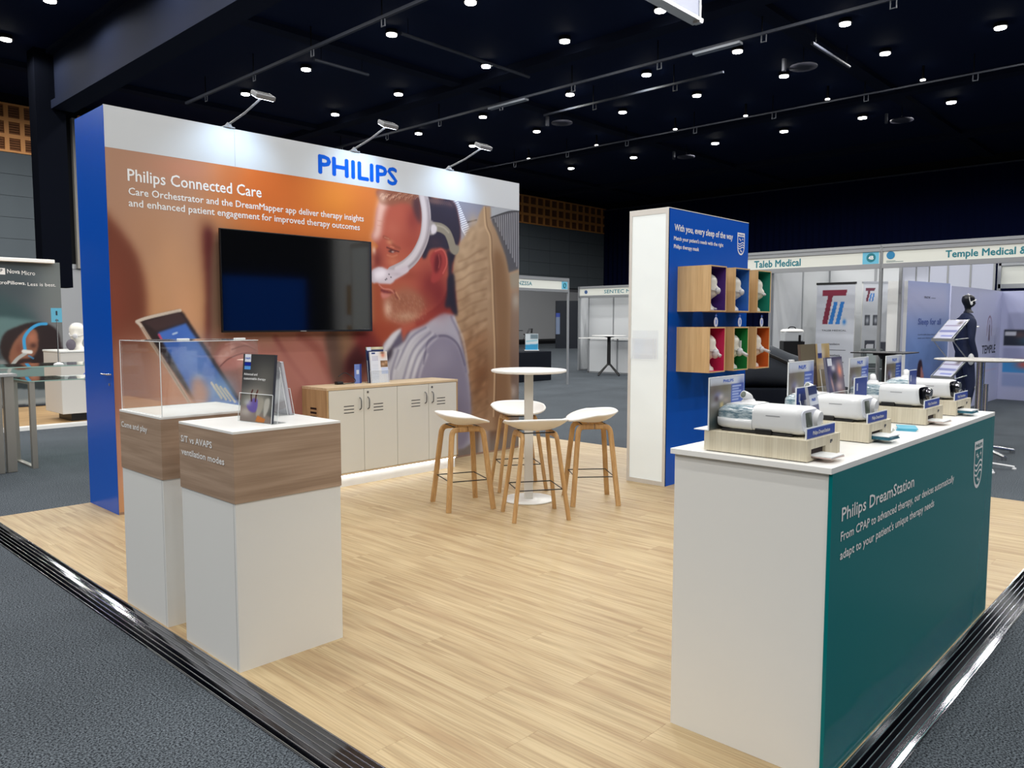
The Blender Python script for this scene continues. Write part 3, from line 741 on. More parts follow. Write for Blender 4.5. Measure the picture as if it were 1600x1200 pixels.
('b',3.965,1.053,0.049,0.031,0.49281437068092293,(176,134,98),0.28),
('b',3.733,1.038,0.051,0.045,0.5750856996230557,(176,134,98),0.28),
('b',3.928,1.044,0.054,0.045,0.34716531570360076,(104,76,54),0.32),
('b',3.949,1.007,0.054,0.04,0.5917192011880819,(176,134,98),0.28),
('b',3.741,1.027,0.046,0.027,0.3921889890923179,(104,76,54),0.32),
('b',3.691,0.994,0.052,0.046,0.44570124352134743,(176,134,98),0.28),
('b',3.795,0.966,0.048,0.041,0.5871713592649639,(176,134,98),0.28),
('b',3.75,0.981,0.047,0.04,0.6761927158949407,(104,76,54),0.32),
('b',3.767,0.945,0.053,0.046,0.30250907379959313,(176,134,98),0.28),
('b',3.718,0.96,0.063,0.035,0.3179793299235989,(104,76,54),0.32),
('b',3.724,0.924,0.063,0.037,0.44000532013030247,(176,134,98),0.28),
('b',3.684,0.903,0.067,0.036,0.6742944880463629,(176,134,98),0.28),
('b',3.726,0.913,0.043,0.028,0.458927565162028,(104,76,54),0.32),
('b',3.674,0.88,0.048,0.035,0.4223795552268432,(176,134,98),0.28),
('b',3.73,0.89,0.041,0.046,0.3717545768491325,(104,76,54),0.32),
('b',3.731,0.854,0.052,0.037,0.33374389984290076,(176,134,98),0.28),
('b',3.775,0.829,0.056,0.045,0.5393146040301655,(176,134,98),0.28),
('b',4.005,0.83,0.046,0.027,0.5158532332110819,(104,76,54),0.32),
('b',4.003,0.793,0.057,0.034,0.5500397090099354,(176,134,98),0.28),
('b',3.963,0.809,0.067,0.033,0.4796167817458775,(104,76,54),0.32),
('b',4.003,0.77,0.047,0.029,0.42468701745040094,(176,134,98),0.28),
('b',3.793,0.759,0.065,0.033,0.35192541043984726,(176,134,98),0.28),
('b',3.764,0.774,0.047,0.028,0.4714600442879487,(104,76,54),0.32),
('b',3.773,0.737,0.047,0.028,0.5802409566902416,(176,134,98),0.28),
('b',3.759,0.751,0.046,0.032,0.4495050695107277,(104,76,54),0.32),
('b',3.711,0.718,0.053,0.033,0.6009268813409269,(176,134,98),0.28),
('b',3.965,0.678,0.066,0.042,0.5298915714869468,(176,134,98),0.28),
('b',3.885,0.697,0.065,0.04,0.6819058329424683,(104,76,54),0.32),
('b',3.912,0.658,0.061,0.032,0.6248304033436025,(176,134,98),0.28),
('b',3.87,0.674,0.044,0.028,0.36774510186114945,(104,76,54),0.32),
('b',3.842,0.64,0.06,0.032,0.32540938121792606,(176,134,98),0.28),
('b',3.991,0.606,0.045,0.028,0.3520472819402036,(176,134,98),0.28),
('b',3.87,0.628,0.066,0.045,0.5448006928462492,(104,76,54),0.32),
('b',3.837,0.594,0.053,0.034,0.43214881824923584,(176,134,98),0.28),
('b',3.779,0.611,0.058,0.043,0.590733262845685,(104,76,54),0.32),
('b',3.731,0.578,0.05,0.03,0.5837737326146156,(176,134,98),0.28),
('b',3.954,0.538,0.07,0.029,0.42682993842908745,(176,134,98),0.28),
('b',4.03,0.545,0.054,0.035,0.4765698791993538,(104,76,54),0.32),
('b',4.063,0.506,0.068,0.037,0.6878660872323019,(176,134,98),0.28),
('b',3.946,0.528,0.043,0.043,0.4677829137012307,(104,76,54),0.32),
('b',3.891,0.496,0.069,0.027,0.5307962961072468,(176,134,98),0.28),
('b',3.966,0.466,0.052,0.031,0.41081789082797454,(176,134,98),0.28),
('b',3.852,0.489,0.057,0.034,0.6004320555485614,(104,76,54),0.32),
('b',3.821,0.455,0.051,0.031,0.692968236396128,(176,134,98),0.28),
('b',4.013,0.452,0.065,0.039,0.460342950669448,(104,76,54),0.32),
('b',3.969,0.419,0.065,0.036,0.31509760348132027,(176,134,98),0.28),
('b',3.805,0.41,0.062,0.044,0.37972680567643696,(176,134,98),0.28),
('b',4.004,0.406,0.05,0.04,0.6452477530651252,(104,76,54),0.32),
('b',4.019,0.367,0.07,0.034,0.30403285057407115,(176,134,98),0.28),
('l',[(3.609,2.144),(3.753,2.194),(3.871,2.258),(4.037,2.326)],0.0198,0.027,(110,80,58),0.35),
('l',[(3.55,2.03),(3.694,2.079),(3.811,2.141),(4.036,2.211)],0.022,0.03,(110,80,58),0.35),
('l',[(3.535,1.919),(3.678,1.966),(3.795,2.028),(4.036,2.096)],0.0198,0.027,(110,80,58),0.35),
('l',[(3.534,1.808),(3.678,1.854),(3.795,1.914),(4.036,1.981)],0.0198,0.027,(110,80,58),0.35),
('l',[(3.534,1.697),(3.677,1.742),(3.794,1.801),(4.035,1.865)],0.0198,0.027,(110,80,58),0.35),
('l',[(3.533,1.585),(3.676,1.629),(3.794,1.687),(4.035,1.75)],0.0198,0.027,(110,80,58),0.35),
('l',[(3.558,1.474),(3.702,1.516),(3.82,1.574),(4.035,1.634)],0.022,0.03,(110,80,58),0.35),
('l',[(3.583,1.362),(3.728,1.403),(3.847,1.46),(4.035,1.518)],0.022,0.03,(110,80,58),0.35),
('l',[(3.608,1.249),(3.754,1.289),(3.873,1.344),(4.034,1.401)],0.022,0.03,(110,80,58),0.35),
('l',[(3.634,1.135),(3.78,1.174),(3.9,1.229),(4.034,1.284)],0.022,0.03,(110,80,58),0.35),
('l',[(3.66,1.021),(3.807,1.058),(3.927,1.112),(4.034,1.167)],0.022,0.03,(110,80,58),0.35),
('l',[(3.685,0.905),(3.833,0.942),(3.955,0.995),(4.033,1.05)],0.022,0.03,(110,80,58),0.35),
('l',[(3.711,0.79),(3.86,0.825),(3.982,0.877),(4.033,0.933)],0.022,0.03,(110,80,58),0.35),
('l',[(3.737,0.673),(3.887,0.707),(4.01,0.758),(4.033,0.815)],0.022,0.03,(110,80,58),0.35),
('l',[(3.764,0.555),(3.914,0.588),(4.037,0.638),(4.033,0.697)],0.022,0.03,(110,80,58),0.35),
('l',[(3.79,0.437),(3.942,0.468),(4.065,0.518),(4.032,0.579)],0.0198,0.027,(110,80,58),0.35),
('l',[(4.005,2.771),(4.02,2.575),(4.09,2.452),(4.102,2.237),(4.123,2.021),(4.138,1.694),(4.169,1.068),(4.147,0.399)],0.026,0.014,(186,156,122),0.85),
('l',[(4.02,2.772),(4.047,2.577),(4.115,2.454),(4.127,2.239),(4.148,2.022),(4.163,1.694),(4.195,1.067),(4.173,0.397)],0.016,0.014,(104,80,60),0.6),
('p',[(2.813,1.375),(2.914,1.427),(3.087,1.467),(3.338,1.604),(3.505,1.62),(3.561,1.509),(3.626,1.298),(3.703,1.083),(3.76,0.794),(3.778,0.431),(3.678,0.079),(2.254,0.246),(2.299,0.623),(2.458,0.868),(2.58,1.12),(2.566,1.249),(2.681,1.344)],0.0128,(160,156,168),1,1),
('b',2.953,1.108,0.192,0.225,0,(192,192,196),0.8),
('b',2.758,1.015,0.144,0.172,0,(176,176,182),0.8),
('b',3.265,1.508,0.162,0.08,0,(178,176,186),0.6),
('p',[(3.118,1.102),(3.155,1.264),(3.281,1.33),(3.447,1.328),(3.578,1.242),(3.673,1.056),(3.76,0.722),(3.778,0.359),(3.629,0.084),(2.899,0.17),(2.869,0.51),(2.959,0.839)],0.027,(126,120,138),0.95,1),
('b',3.352,1.095,0.18,0.146,0,(146,140,156),0.6),
('b',3.441,0.531,0.198,0.331,0,(104,98,114),0.6),
('l',[(3.1,1.049),(3.155,1.264),(3.281,1.33),(3.447,1.328),(3.597,1.228),(3.693,1.012)],0.027,0.018,(98,92,112),0.8),
('l',[(3.192,1.372),(2.954,1.188),(2.806,0.848)],0.0315,0.027,(112,108,128),0.55),
('l',[(3.228,1.358),(2.988,1.173),(2.839,0.833)],0.027,0.027,(198,196,204),0.35),
('l',[(3.263,1.344),(3.014,1.132),(2.872,0.777)],0.0315,0.027,(112,108,128),0.55),
('l',[(3.299,1.33),(3.048,1.118),(2.906,0.762)],0.027,0.027,(198,196,204),0.35),
('l',[(3.13,1.427),(2.913,1.308),(2.725,1.017)],0.028,0.024,(112,108,128),0.55),
('l',[(3.166,1.413),(2.947,1.294),(2.758,1.002)],0.027,0.027,(198,196,204),0.35),
('l',[(3.119,1.156),(3.011,0.937),(2.938,0.571)],0.0315,0.027,(112,108,128),0.55),
('l',[(3.154,1.142),(3.046,0.922),(2.972,0.555)],0.027,0.027,(198,196,204),0.35),
('l',[(2.76,1.193),(2.675,0.986),(2.656,0.791)],0.028,0.024,(112,108,128),0.55),
('l',[(2.793,1.179),(2.708,0.972),(2.689,0.776)],0.024,0.024,(198,196,204),0.35),
('l',[(3.495,1.543),(3.636,1.298),(3.712,0.94)],0.035,0.03,(112,108,128),0.55),
('l',[(3.533,1.53),(3.675,1.283),(3.751,0.924)],0.027,0.027,(198,196,204),0.35),
('p',[(2.566,1.198),(2.681,1.364),(2.83,1.428),(2.863,1.375),(2.761,1.258),(2.629,1.144)],0.012,(196,194,200),1,1),
('p',[(2.679,1.247),(2.83,1.415),(2.914,1.414),(2.862,1.309),(2.728,1.22)],0.0135,(84,78,96),0.95,1),
('p',[(2.581,1.146),(2.695,1.246),(2.678,1.143),(2.612,1.08)],0.016,(52,44,56),0.9,1),
('p',[(2.814,1.506),(3.089,1.641),(3.233,1.914),(3.507,1.925),(3.561,1.593),(3.356,1.577),(3.104,1.454),(2.931,1.401),(2.829,1.349),(2.813,1.428)],0.016,(140,56,48),1,1),
('p',[(2.814,1.48),(2.932,1.507),(3.0,1.454),(2.88,1.375),(2.828,1.283),(2.813,1.375)],0.016,(166,84,66),0.9,1),
('b',3.359,1.851,0.126,0.172,0,(96,30,32),0.7),
('p',[(2.541,2.788),(3.067,2.804),(3.276,2.788),(3.522,2.786),(3.613,2.621),(3.633,2.395),(3.547,2.213),(3.517,1.994),(3.479,1.923),(3.357,1.714),(3.159,1.589),(2.966,1.507),(2.847,1.454),(2.715,1.48),(2.619,1.538),(2.58,1.621),(2.587,1.675),(2.552,1.732),(2.544,1.775),(2.553,1.818),(2.522,1.864),(2.443,1.89),(2.438,1.993),(2.453,2.135),(2.483,2.193),(2.525,2.234),(2.475,2.279),(2.443,2.323),(2.477,2.399),(2.495,2.512),(2.515,2.608),(2.561,2.697)],0.0096,(168,84,68),1,1),
('p',[(2.546,2.686),(2.655,2.67),(2.606,2.57),(2.581,2.474),(2.561,2.359),(2.508,2.298),(2.472,2.286),(2.448,2.321),(2.481,2.399),(2.5,2.522),(2.518,2.608)],0.028,(228,192,180),0.95,1),
('l',[(2.522,2.487),(2.605,2.481)],0.008,0.008,(190,130,112),0.5),
('l',[(2.516,2.44),(2.592,2.435)],0.008,0.008,(190,130,112),0.4),
('b',2.8,2.58,0.144,0.106,0,(176,88,72),0.8),
('b',2.974,2.53,0.096,0.146,0,(134,56,52),0.8),
('b',2.7,2.418,0.126,0.093,0,(182,100,82),0.6),
('b',2.516,2.101,0.072,0.106,0,(120,54,48),0.9),
('b',2.471,2.192,0.024,0.04,0,(226,190,170),0.8),
('b',2.458,2.079,0.024,0.066,0,(176,110,92),0.6),
('b',2.707,2.093,0.08,0.06,0,(190,116,88),0.75),
('b',2.794,2.156,0.16,0.08,0,(168,90,66),0.5),
('b',2.946,2.302,0.126,0.106,0,(150,68,56),0.7),
('b',2.904,1.967,0.198,0.066,0,(140,66,52),0.7),
('b',2.753,1.854,0.192,0.066,0,(156,84,60),0.6),
('b',3.188,1.879,0.144,0.172,0,(120,44,44),0.85),
('b',3.322,1.781,0.144,0.199,0,(110,36,40),0.85),
('b',3.089,1.708,0.18,0.119,0,(128,58,48),0.7),
('p',[(2.565,1.697),(2.622,1.75),(2.769,1.818),(2.919,1.836),(3.073,1.761),(3.124,1.642),(2.984,1.52),(2.847,1.461),(2.699,1.487),(2.603,1.544),(2.58,1.634)],0.032,(150,98,76),0.85,1),
('b',2.636,1.622,0.048,0.08,0,(208,172,150),0.8),
('b',2.882,1.546,0.162,0.046,0,(184,146,120),0.7),
('b',2.8,1.702,0.112,0.066,0,(138,86,66),0.6),
('l',[(2.866,1.625),(2.876,1.608)],0.0064,0.0096,(110,68,54),0.26),
('l',[(2.846,1.615),(2.856,1.598)],0.0064,0.0096,(190,156,130),0.26),
('l',[(2.87,1.646),(2.88,1.629)],0.0064,0.0096,(110,68,54),0.26),
('l',[(2.895,1.605),(2.904,1.588)],0.0072,0.0108,(190,156,130),0.26),
('l',[(2.813,1.629),(2.823,1.613)],0.0072,0.0108,(110,68,54),0.26),
('l',[(2.918,1.644),(2.928,1.627)],0.0072,0.0108,(190,156,130),0.26),
('l',[(2.848,1.589),(2.858,1.572)],0.0072,0.0108,(110,68,54),0.26),
('l',[(2.833,1.66),(2.843,1.643)],0.0064,0.0096,(190,156,130),0.26),
('l',[(2.939,1.611),(2.949,1.594)],0.0072,0.0108,(110,68,54),0.26),
('l',[(2.791,1.607),(2.801,1.59)],0.0064,0.0096,(190,156,130),0.26),
('l',[(2.903,1.669),(2.913,1.652)],0.0072,0.0108,(110,68,54),0.26),
('l',[(2.893,1.578),(2.902,1.561)],0.0064,0.0096,(190,156,130),0.26),
('l',[(2.785,1.65),(2.795,1.633)],0.0064,0.0096,(110,68,54),0.26),
('l',[(2.963,1.638),(2.973,1.621)],0.0072,0.0108,(190,156,130),0.26),
('l',[(2.807,1.578),(2.817,1.561)],0.0064,0.0096,(110,68,54),0.26),
('l',[(2.853,1.682),(2.863,1.665)],0.0072,0.0108,(190,156,130),0.26),
('l',[(2.949,1.587),(2.959,1.57)],0.0072,0.0108,(110,68,54),0.26),
('l',[(2.755,1.621),(2.765,1.604)],0.0064,0.0096,(190,156,130),0.26),
('l',[(2.949,1.671),(2.959,1.654)],0.0072,0.0108,(110,68,54),0.26),
('l',[(2.86,1.559),(2.87,1.542)],0.0072,0.0108,(190,156,130),0.26),
('l',[(2.789,1.675),(2.799,1.658)],0.0072,0.0108,(110,68,54),0.26),
('l',[(2.991,1.617),(3.001,1.6)],0.0072,0.0108,(190,156,130),0.26),
('l',[(2.762,1.584),(2.771,1.567)],0.0064,0.0096,(110,68,54),0.26),
('l',[(2.896,1.696),(2.906,1.679)],0.0072,0.0108,(190,156,130),0.26),
('l',[(2.932,1.562),(2.942,1.544)],0.0072,0.0108,(110,68,54),0.26),
('l',[(2.738,1.646),(2.748,1.629)],0.0064,0.0096,(190,156,130),0.26),
('l',[(2.994,1.659),(3.004,1.642)],0.0064,0.0096,(110,68,54),0.26),
('l',[(2.811,1.553),(2.82,1.536)],0.0072,0.0108,(190,156,130),0.26),
('l',[(2.819,1.699),(2.828,1.682)],0.0072,0.0108,(110,68,54),0.26),
('l',[(2.997,1.589),(3.007,1.571)],0.0064,0.0096,(190,156,130),0.26),
('l',[(2.724,1.602),(2.733,1.586)],0.0064,0.0096,(110,68,54),0.26),
('l',[(2.95,1.697),(2.96,1.68)],0.0072,0.0108,(190,156,130),0.26),
('l',[(2.891,1.541),(2.901,1.524)],0.0064,0.0096,(110,68,54),0.26),
('l',[(2.745,1.676),(2.754,1.659)],0.0064,0.0096,(190,156,130),0.26),
('l',[(3.027,1.634),(3.037,1.617)],0.0064,0.0096,(110,68,54),0.26),
('l',[(2.757,1.559),(2.766,1.542)],0.0072,0.0108,(190,156,130),0.26),
('l',[(2.868,1.715),(2.878,1.698)],0.0064,0.0096,(110,68,54),0.26),
('l',[(2.977,1.558),(2.987,1.541)],0.0064,0.0096,(190,156,130),0.26),
('l',[(2.702,1.631),(2.711,1.615)],0.0072,0.0108,(110,68,54),0.26),
('l',[(3.004,1.684),(3.014,1.667)],0.0064,0.0096,(190,156,130),0.26),
('l',[(2.834,1.531),(2.844,1.514)],0.0064,0.0096,(110,68,54),0.26),
('l',[(2.775,1.704),(2.785,1.688)],0.0064,0.0096,(190,156,130),0.26),
('l',[(3.038,1.601),(3.049,1.584)],0.0072,0.0108,(110,68,54),0.26),
('l',[(2.709,1.579),(2.718,1.562)],0.0072,0.0108,(190,156,130),0.26),
('l',[(2.931,1.72),(2.941,1.703)],0.0064,0.0096,(110,68,54),0.26),
('l',[(2.934,1.532),(2.944,1.515)],0.0064,0.0096,(190,156,130),0.26),
('l',[(2.703,1.666),(2.712,1.649)],0.0064,0.0096,(110,68,54),0.26),
('l',[(3.048,1.658),(3.058,1.641)],0.0064,0.0096,(190,156,130),0.26),
('l',[(2.77,1.535),(2.78,1.518)],0.0064,0.0096,(110,68,54),0.26),
('l',[(2.828,1.727),(2.838,1.71)],0.0072,0.0108,(190,156,130),0.26),
('l',[(3.024,1.565),(3.034,1.547)],0.0072,0.0108,(110,68,54),0.26),
('l',[(2.676,1.609),(2.686,1.593)],0.0072,0.0108,(190,156,130),0.26),
('l',[(2.996,1.71),(3.006,1.693)],0.0072,0.0108,(110,68,54),0.26),
('l',[(2.872,1.516),(2.881,1.498)],0.0064,0.0096,(190,156,130),0.26),
('l',[(2.729,1.701),(2.738,1.684)],0.0064,0.0096,(110,68,54),0.26),
('l',[(3.071,1.622),(3.081,1.604)],0.0064,0.0096,(190,156,130),0.26),
('l',[(2.71,1.552),(2.72,1.536)],0.0064,0.0096,(110,68,54),0.26),
('l',[(2.896,1.738),(2.906,1.721)],0.0064,0.0096,(190,156,130),0.26),
('l',[(2.983,1.531),(2.993,1.514)],0.0064,0.0096,(110,68,54),0.26),
('l',[(2.667,1.648),(2.676,1.631)],0.0064,0.0096,(190,156,130),0.26),
('l',[(3.053,1.686),(3.064,1.668)],0.0072,0.0108,(110,68,54),0.26),
('l',[(2.799,1.513),(2.809,1.496)],0.0064,0.0096,(190,156,130),0.26),
('l',[(2.78,1.73),(2.789,1.714)],0.0064,0.0096,(110,68,54),0.26),
('l',[(3.068,1.58),(3.078,1.563)],0.0064,0.0096,(190,156,130),0.26),
('l',[(2.664,1.583),(2.673,1.566)],0.0072,0.0108,(110,68,54),0.26),
('l',[(2.972,1.734),(2.982,1.717)],0.0064,0.0096,(190,156,130),0.26),
('l',[(2.92,1.507),(2.93,1.49)],0.0064,0.0096,(110,68,54),0.26),
('l',[(2.684,1.689),(2.693,1.672)],0.0064,0.0096,(190,156,130),0.26),
('l',[(3.092,1.649),(3.102,1.631)],0.0072,0.0108,(110,68,54),0.26),
('l',[(2.727,1.526),(2.736,1.509)],0.0064,0.0096,(190,156,130),0.26),
('l',[(2.851,1.75),(2.86,1.733)],0.0064,0.0096,(110,68,54),0.26),
('l',[(3.035,1.539),(3.045,1.522)],0.0072,0.0108,(190,156,130),0.26),
('l',[(2.64,1.623),(2.649,1.607)],0.0064,0.0096,(110,68,54),0.26),
('l',[(3.043,1.714),(3.053,1.697)],0.0072,0.0108,(190,156,130),0.26),
('l',[(2.841,1.496),(2.851,1.479)],0.0072,0.0108,(110,68,54),0.26),
('l',[(2.728,1.726),(2.738,1.709)],0.0064,0.0096,(190,156,130),0.26),
('l',[(3.104,1.603),(3.114,1.586)],0.0072,0.0108,(110,68,54),0.26),
('l',[(2.666,1.554),(2.675,1.537)],0.0064,0.0096,(190,156,130),0.26),
('l',[(2.933,1.754),(2.943,1.737)],0.0072,0.0108,(110,68,54),0.26),
('l',[(2.974,1.506),(2.985,1.489)],0.0072,0.0108,(190,156,130),0.26),
('l',[(2.644,1.669),(2.653,1.652)],0.0064,0.0096,(110,68,54),0.26),
('l',[(3.099,1.679),(3.109,1.662)],0.0064,0.0096,(190,156,130),0.26),
('l',[(2.758,1.502),(2.768,1.485)],0.0064,0.0096,(110,68,54),0.26),
('l',[(2.797,1.754),(2.807,1.737)],0.0064,0.0096,(190,156,130),0.26),
('l',[(3.084,1.556),(3.094,1.539)],0.0064,0.0096,(110,68,54),0.26),
('l',[(2.625,1.594),(2.635,1.578)],0.0064,0.0096,(190,156,130),0.26),
('l',[(3.017,1.741),(3.027,1.724)],0.0072,0.0108,(110,68,54),0.26),
('l',[(2.678,1.713),(2.687,1.696)],0.0064,0.0096,(110,68,54),0.26),
('l',[(3.129,1.633),(3.139,1.615)],0.0072,0.0108,(190,156,130),0.26),
('l',[(2.682,1.525),(2.692,1.508)],0.0064,0.0096,(110,68,54),0.26),
('l',[(2.883,1.768),(2.893,1.751)],0.0064,0.0096,(190,156,130),0.26),
('l',[(3.032,1.514),(3.042,1.496)],0.0072,0.0108,(110,68,54),0.26),
('l',[(3.09,1.711),(3.1,1.694)],0.0072,0.0108,(110,68,54),0.26),
('l',[(2.74,1.75),(2.749,1.734)],0.0064,0.0096,(110,68,54),0.26),
('l',[(3.126,1.581),(3.136,1.563)],0.0072,0.0108,(190,156,130),0.26),
('l',[(2.625,1.562),(2.634,1.546)],0.0064,0.0096,(110,68,54),0.26),
('l',[(2.977,1.765),(2.987,1.748)],0.0072,0.0108,(190,156,130),0.26),
('l',[(2.632,1.692),(2.641,1.676)],0.0064,0.0096,(190,156,130),0.26),
('l',[(3.14,1.666),(3.15,1.649)],0.0072,0.0108,(110,68,54),0.26),
('l',[(2.714,1.497),(2.724,1.48)],0.0064,0.0096,(190,156,130),0.26),
('l',[(2.825,1.775),(2.835,1.758)],0.0064,0.0096,(110,68,54),0.26),
('l',[(3.087,1.53),(3.098,1.513)],0.0064,0.0096,(190,156,130),0.26),
('l',[(3.065,1.742),(3.075,1.725)],0.0064,0.0096,(190,156,130),0.26),
('l',[(2.683,1.738),(2.692,1.721)],0.0064,0.0096,(190,156,130),0.26),
('l',[(2.53,1.855),(2.583,1.819),(2.667,1.812),(2.721,1.775)],0.014,0.007,(196,130,118),0.7),
('p',[(2.547,1.813),(2.631,1.799),(2.705,1.782),(2.63,1.772),(2.57,1.78)],0.0064,(106,46,50),0.85,1),
('p',[(2.553,1.775),(2.63,1.768),(2.678,1.764),(2.63,1.734),(2.57,1.728)],0.0096,(190,122,112),0.85,1),
('l',[(2.715,1.804),(2.739,1.746),(2.764,1.727)],0.016,0.016,(110,52,46),0.6),
('l',[(2.74,1.785),(2.788,1.718)],0.0144,0.0126,(216,160,124),0.5),
('l',[(2.597,2.333),(2.662,2.31),(2.722,2.257),(2.795,2.233)],0.0256,0.024,(132,68,54),0.7),
('b',2.668,2.287,0.04,0.026,0,(206,138,104),0.7),
('l',[(2.602,2.329),(2.656,2.319)],0.008,0.008,(214,160,130),0.5),
('l',[(2.631,2.231),(2.673,2.22),(2.721,2.209),(2.782,2.199)],0.0144,0.0088,(86,40,40),0.85),
('l',[(2.651,2.195),(2.69,2.183),(2.739,2.196)],0.0096,0.008,(96,48,46),0.7),
('b',2.68,2.199,0.023,0.012,0,(52,34,40),0.95),
('b',2.704,2.192,0.016,0.008,0,(190,180,176),0.8),
('l',[(2.636,2.156),(2.696,2.145),(2.757,2.163)],0.0144,0.016,(196,128,98),0.55),
('l',[(2.673,2.244),(2.721,2.236)],0.0096,0.008,(210,140,108),0.6),
('p',[(2.541,2.79),(3.067,2.8),(3.072,2.667),(3.07,2.549),(3.013,2.621),(2.925,2.69),(2.801,2.686),(2.691,2.65),(2.595,2.654),(2.546,2.686)],0.016,(140,88,70),0.95,1),
('p',[(2.976,2.744),(3.073,2.765),(3.076,2.51),(3.013,2.563),(2.975,2.637)],0.024,(70,44,54),0.85,1),
('l',[(2.555,2.725),(2.579,2.754),(2.603,2.749)],0.0088,0.0072,(216,178,154),0.6),
('l',[(2.568,2.718),(2.602,2.748),(2.636,2.734)],0.0088,0.0072,(104,62,54),0.6),
('l',[(2.581,2.711),(2.616,2.741),(2.651,2.746)],0.0077,0.0063,(186,136,108),0.6),
('l',[(2.594,2.704),(2.62,2.733),(2.645,2.732)],0.0088,0.0072,(216,178,154),0.6),
('l',[(2.607,2.697),(2.622,2.725),(2.636,2.708)],0.0088,0.0072,(104,62,54),0.6),
('l',[(2.62,2.732),(2.633,2.76),(2.646,2.76)],0.0088,0.0072,(186,136,108),0.6),
('l',[(2.633,2.725),(2.654,2.754),(2.675,2.755)],0.0088,0.0072,(216,178,154),0.6),
('l',[(2.646,2.718),(2.679,2.748),(2.71,2.733)],0.0088,0.0072,(104,62,54),0.6),
('l',[(2.659,2.711),(2.696,2.742),(2.732,2.742)],0.0088,0.0072,(186,136,108),0.6),
('l',[(2.672,2.704),(2.702,2.734),(2.731,2.738)],0.0088,0.0072,(216,178,154),0.6),
('l',[(2.686,2.74),(2.704,2.768),(2.722,2.752)],0.0088,0.0072,(104,62,54),0.6),
('l',[(2.699,2.733),(2.712,2.761),(2.724,2.755)],0.0088,0.0072,(186,136,108),0.6),
('l',[(2.713,2.726),(2.731,2.754),(2.748,2.759)],0.0088,0.0072,(216,178,154),0.6),
('l',[(2.726,2.719),(2.756,2.749),(2.785,2.736)],0.0099,0.0081,(104,62,54),0.6),
('l',[(2.739,2.712),(2.776,2.743),(2.812,2.736)],0.0088,0.0072,(186,136,108),0.6),
('l',[(2.753,2.748),(2.786,2.778),(2.818,2.786)],0.0099,0.0081,(216,178,154),0.6),
('l',[(2.766,2.741),(2.787,2.77),(2.808,2.758)],0.0088,0.0072,(104,62,54),0.6),
('l',[(2.78,2.733),(2.793,2.762),(2.805,2.749)],0.0099,0.0081,(186,136,108),0.6),
('l',[(2.793,2.726),(2.809,2.755),(2.824,2.761)],0.0088,0.0072,(216,178,154),0.35),
('l',[(2.806,2.719),(2.833,2.749),(2.86,2.741)],0.0088,0.0072,(104,62,54),0.35),
('l',[(2.82,2.755),(2.857,2.787),(2.893,2.774)],0.0099,0.0081,(186,136,108),0.35),
('l',[(2.834,2.748),(2.869,2.779),(2.905,2.786)],0.0088,0.0072,(216,178,154),0.35),
('l',[(2.847,2.741),(2.872,2.771),(2.897,2.766)],0.0088,0.0072,(104,62,54),0.35),
('l',[(2.861,2.734),(2.876,2.763),(2.89,2.746)],0.0099,0.0081,(186,136,108),0.35),
('l',[(2.874,2.727),(2.888,2.756),(2.902,2.758)],0.0099,0.0081,(216,178,154),0.35),
('l',[(2.889,2.763),(2.912,2.793),(2.936,2.791)],0.0088,0.0072,(104,62,54),0.35),
('l',[(2.902,2.756),(2.937,2.787),(2.972,2.772)],0.0088,0.0072,(186,136,108),0.35),
('l',[(2.916,2.749),(2.954,2.781),(2.991,2.784)],0.0088,0.0072,(216,178,154),0.35),
('l',[(2.93,2.742),(2.959,2.772),(2.988,2.774)],0.0088,0.0072,(104,62,54),0.35),
('l',[(2.943,2.735),(2.961,2.764),(2.977,2.746)],0.0088,0.0072,(186,136,108),0.35),
('l',[(2.958,2.771),(2.971,2.8),(2.984,2.797)],0.0088,0.0072,(216,178,154),0.35),
('l',[(2.972,2.764),(2.992,2.794),(3.013,2.797)],0.0088,0.0072,(104,62,54),0.35),
('l',[(2.986,2.757),(3.018,2.788),(3.051,2.773)],0.0088,0.0072,(186,136,108),0.35),
('l',[(2.999,2.75),(3.038,2.782),(3.077,2.779)],0.0088,0.0072,(216,178,154),0.35),
('b',2.585,2.719,0.048,0.053,0,(222,188,166),0.7),
('p',[(3.144,2.788),(3.276,2.788),(3.529,2.787),(3.613,2.621),(3.636,2.416),(3.546,2.203),(3.507,2.138),(3.491,2.261),(3.428,2.257),(3.353,2.274),(3.258,2.265),(3.191,2.241),(3.138,2.157),(3.086,2.174),(3.14,2.377),(3.168,2.578)],0.0128,(42,40,56),0.97,1),
('p',[(3.428,2.257),(3.554,2.234),(3.518,2.097),(3.499,1.89),(3.529,1.683),(3.403,1.65),(3.457,1.888),(3.445,2.135)],0.018,(36,34,48),0.95,1),
('b',3.276,2.758,0.126,0.033,0,(112,82,78),0.7),
('b',3.494,2.752,0.072,0.04,0,(90,66,70),0.5),
('b',3.272,2.327,0.09,0.053,0,(66,50,60),0.6),
('l',[(3.197,2.769),(3.236,2.734)],0.008,0.008,(120,90,86),0.35),
('l',[(3.226,2.77),(3.265,2.734)],0.009,0.009,(120,90,86),0.35),
('l',[(3.255,2.77),(3.295,2.734)],0.009,0.009,(120,90,86),0.35),
('l',[(3.284,2.77),(3.324,2.735)],0.009,0.009,(120,90,86),0.35),
('l',[(3.314,2.771),(3.354,2.735)],0.009,0.009,(120,90,86),0.35),
('l',[(3.344,2.771),(3.384,2.735)],0.009,0.009,(120,90,86),0.35),
('l',[(3.373,2.771),(3.414,2.735)],0.009,0.009,(120,90,86),0.35),
('l',[(3.403,2.772),(3.444,2.736)],0.009,0.009,(120,90,86),0.35),
('l',[(3.434,2.772),(3.475,2.736)],0.009,0.009,(120,90,86),0.35),
('l',[(3.464,2.772),(3.505,2.736)],0.009,0.009,(120,90,86),0.35),
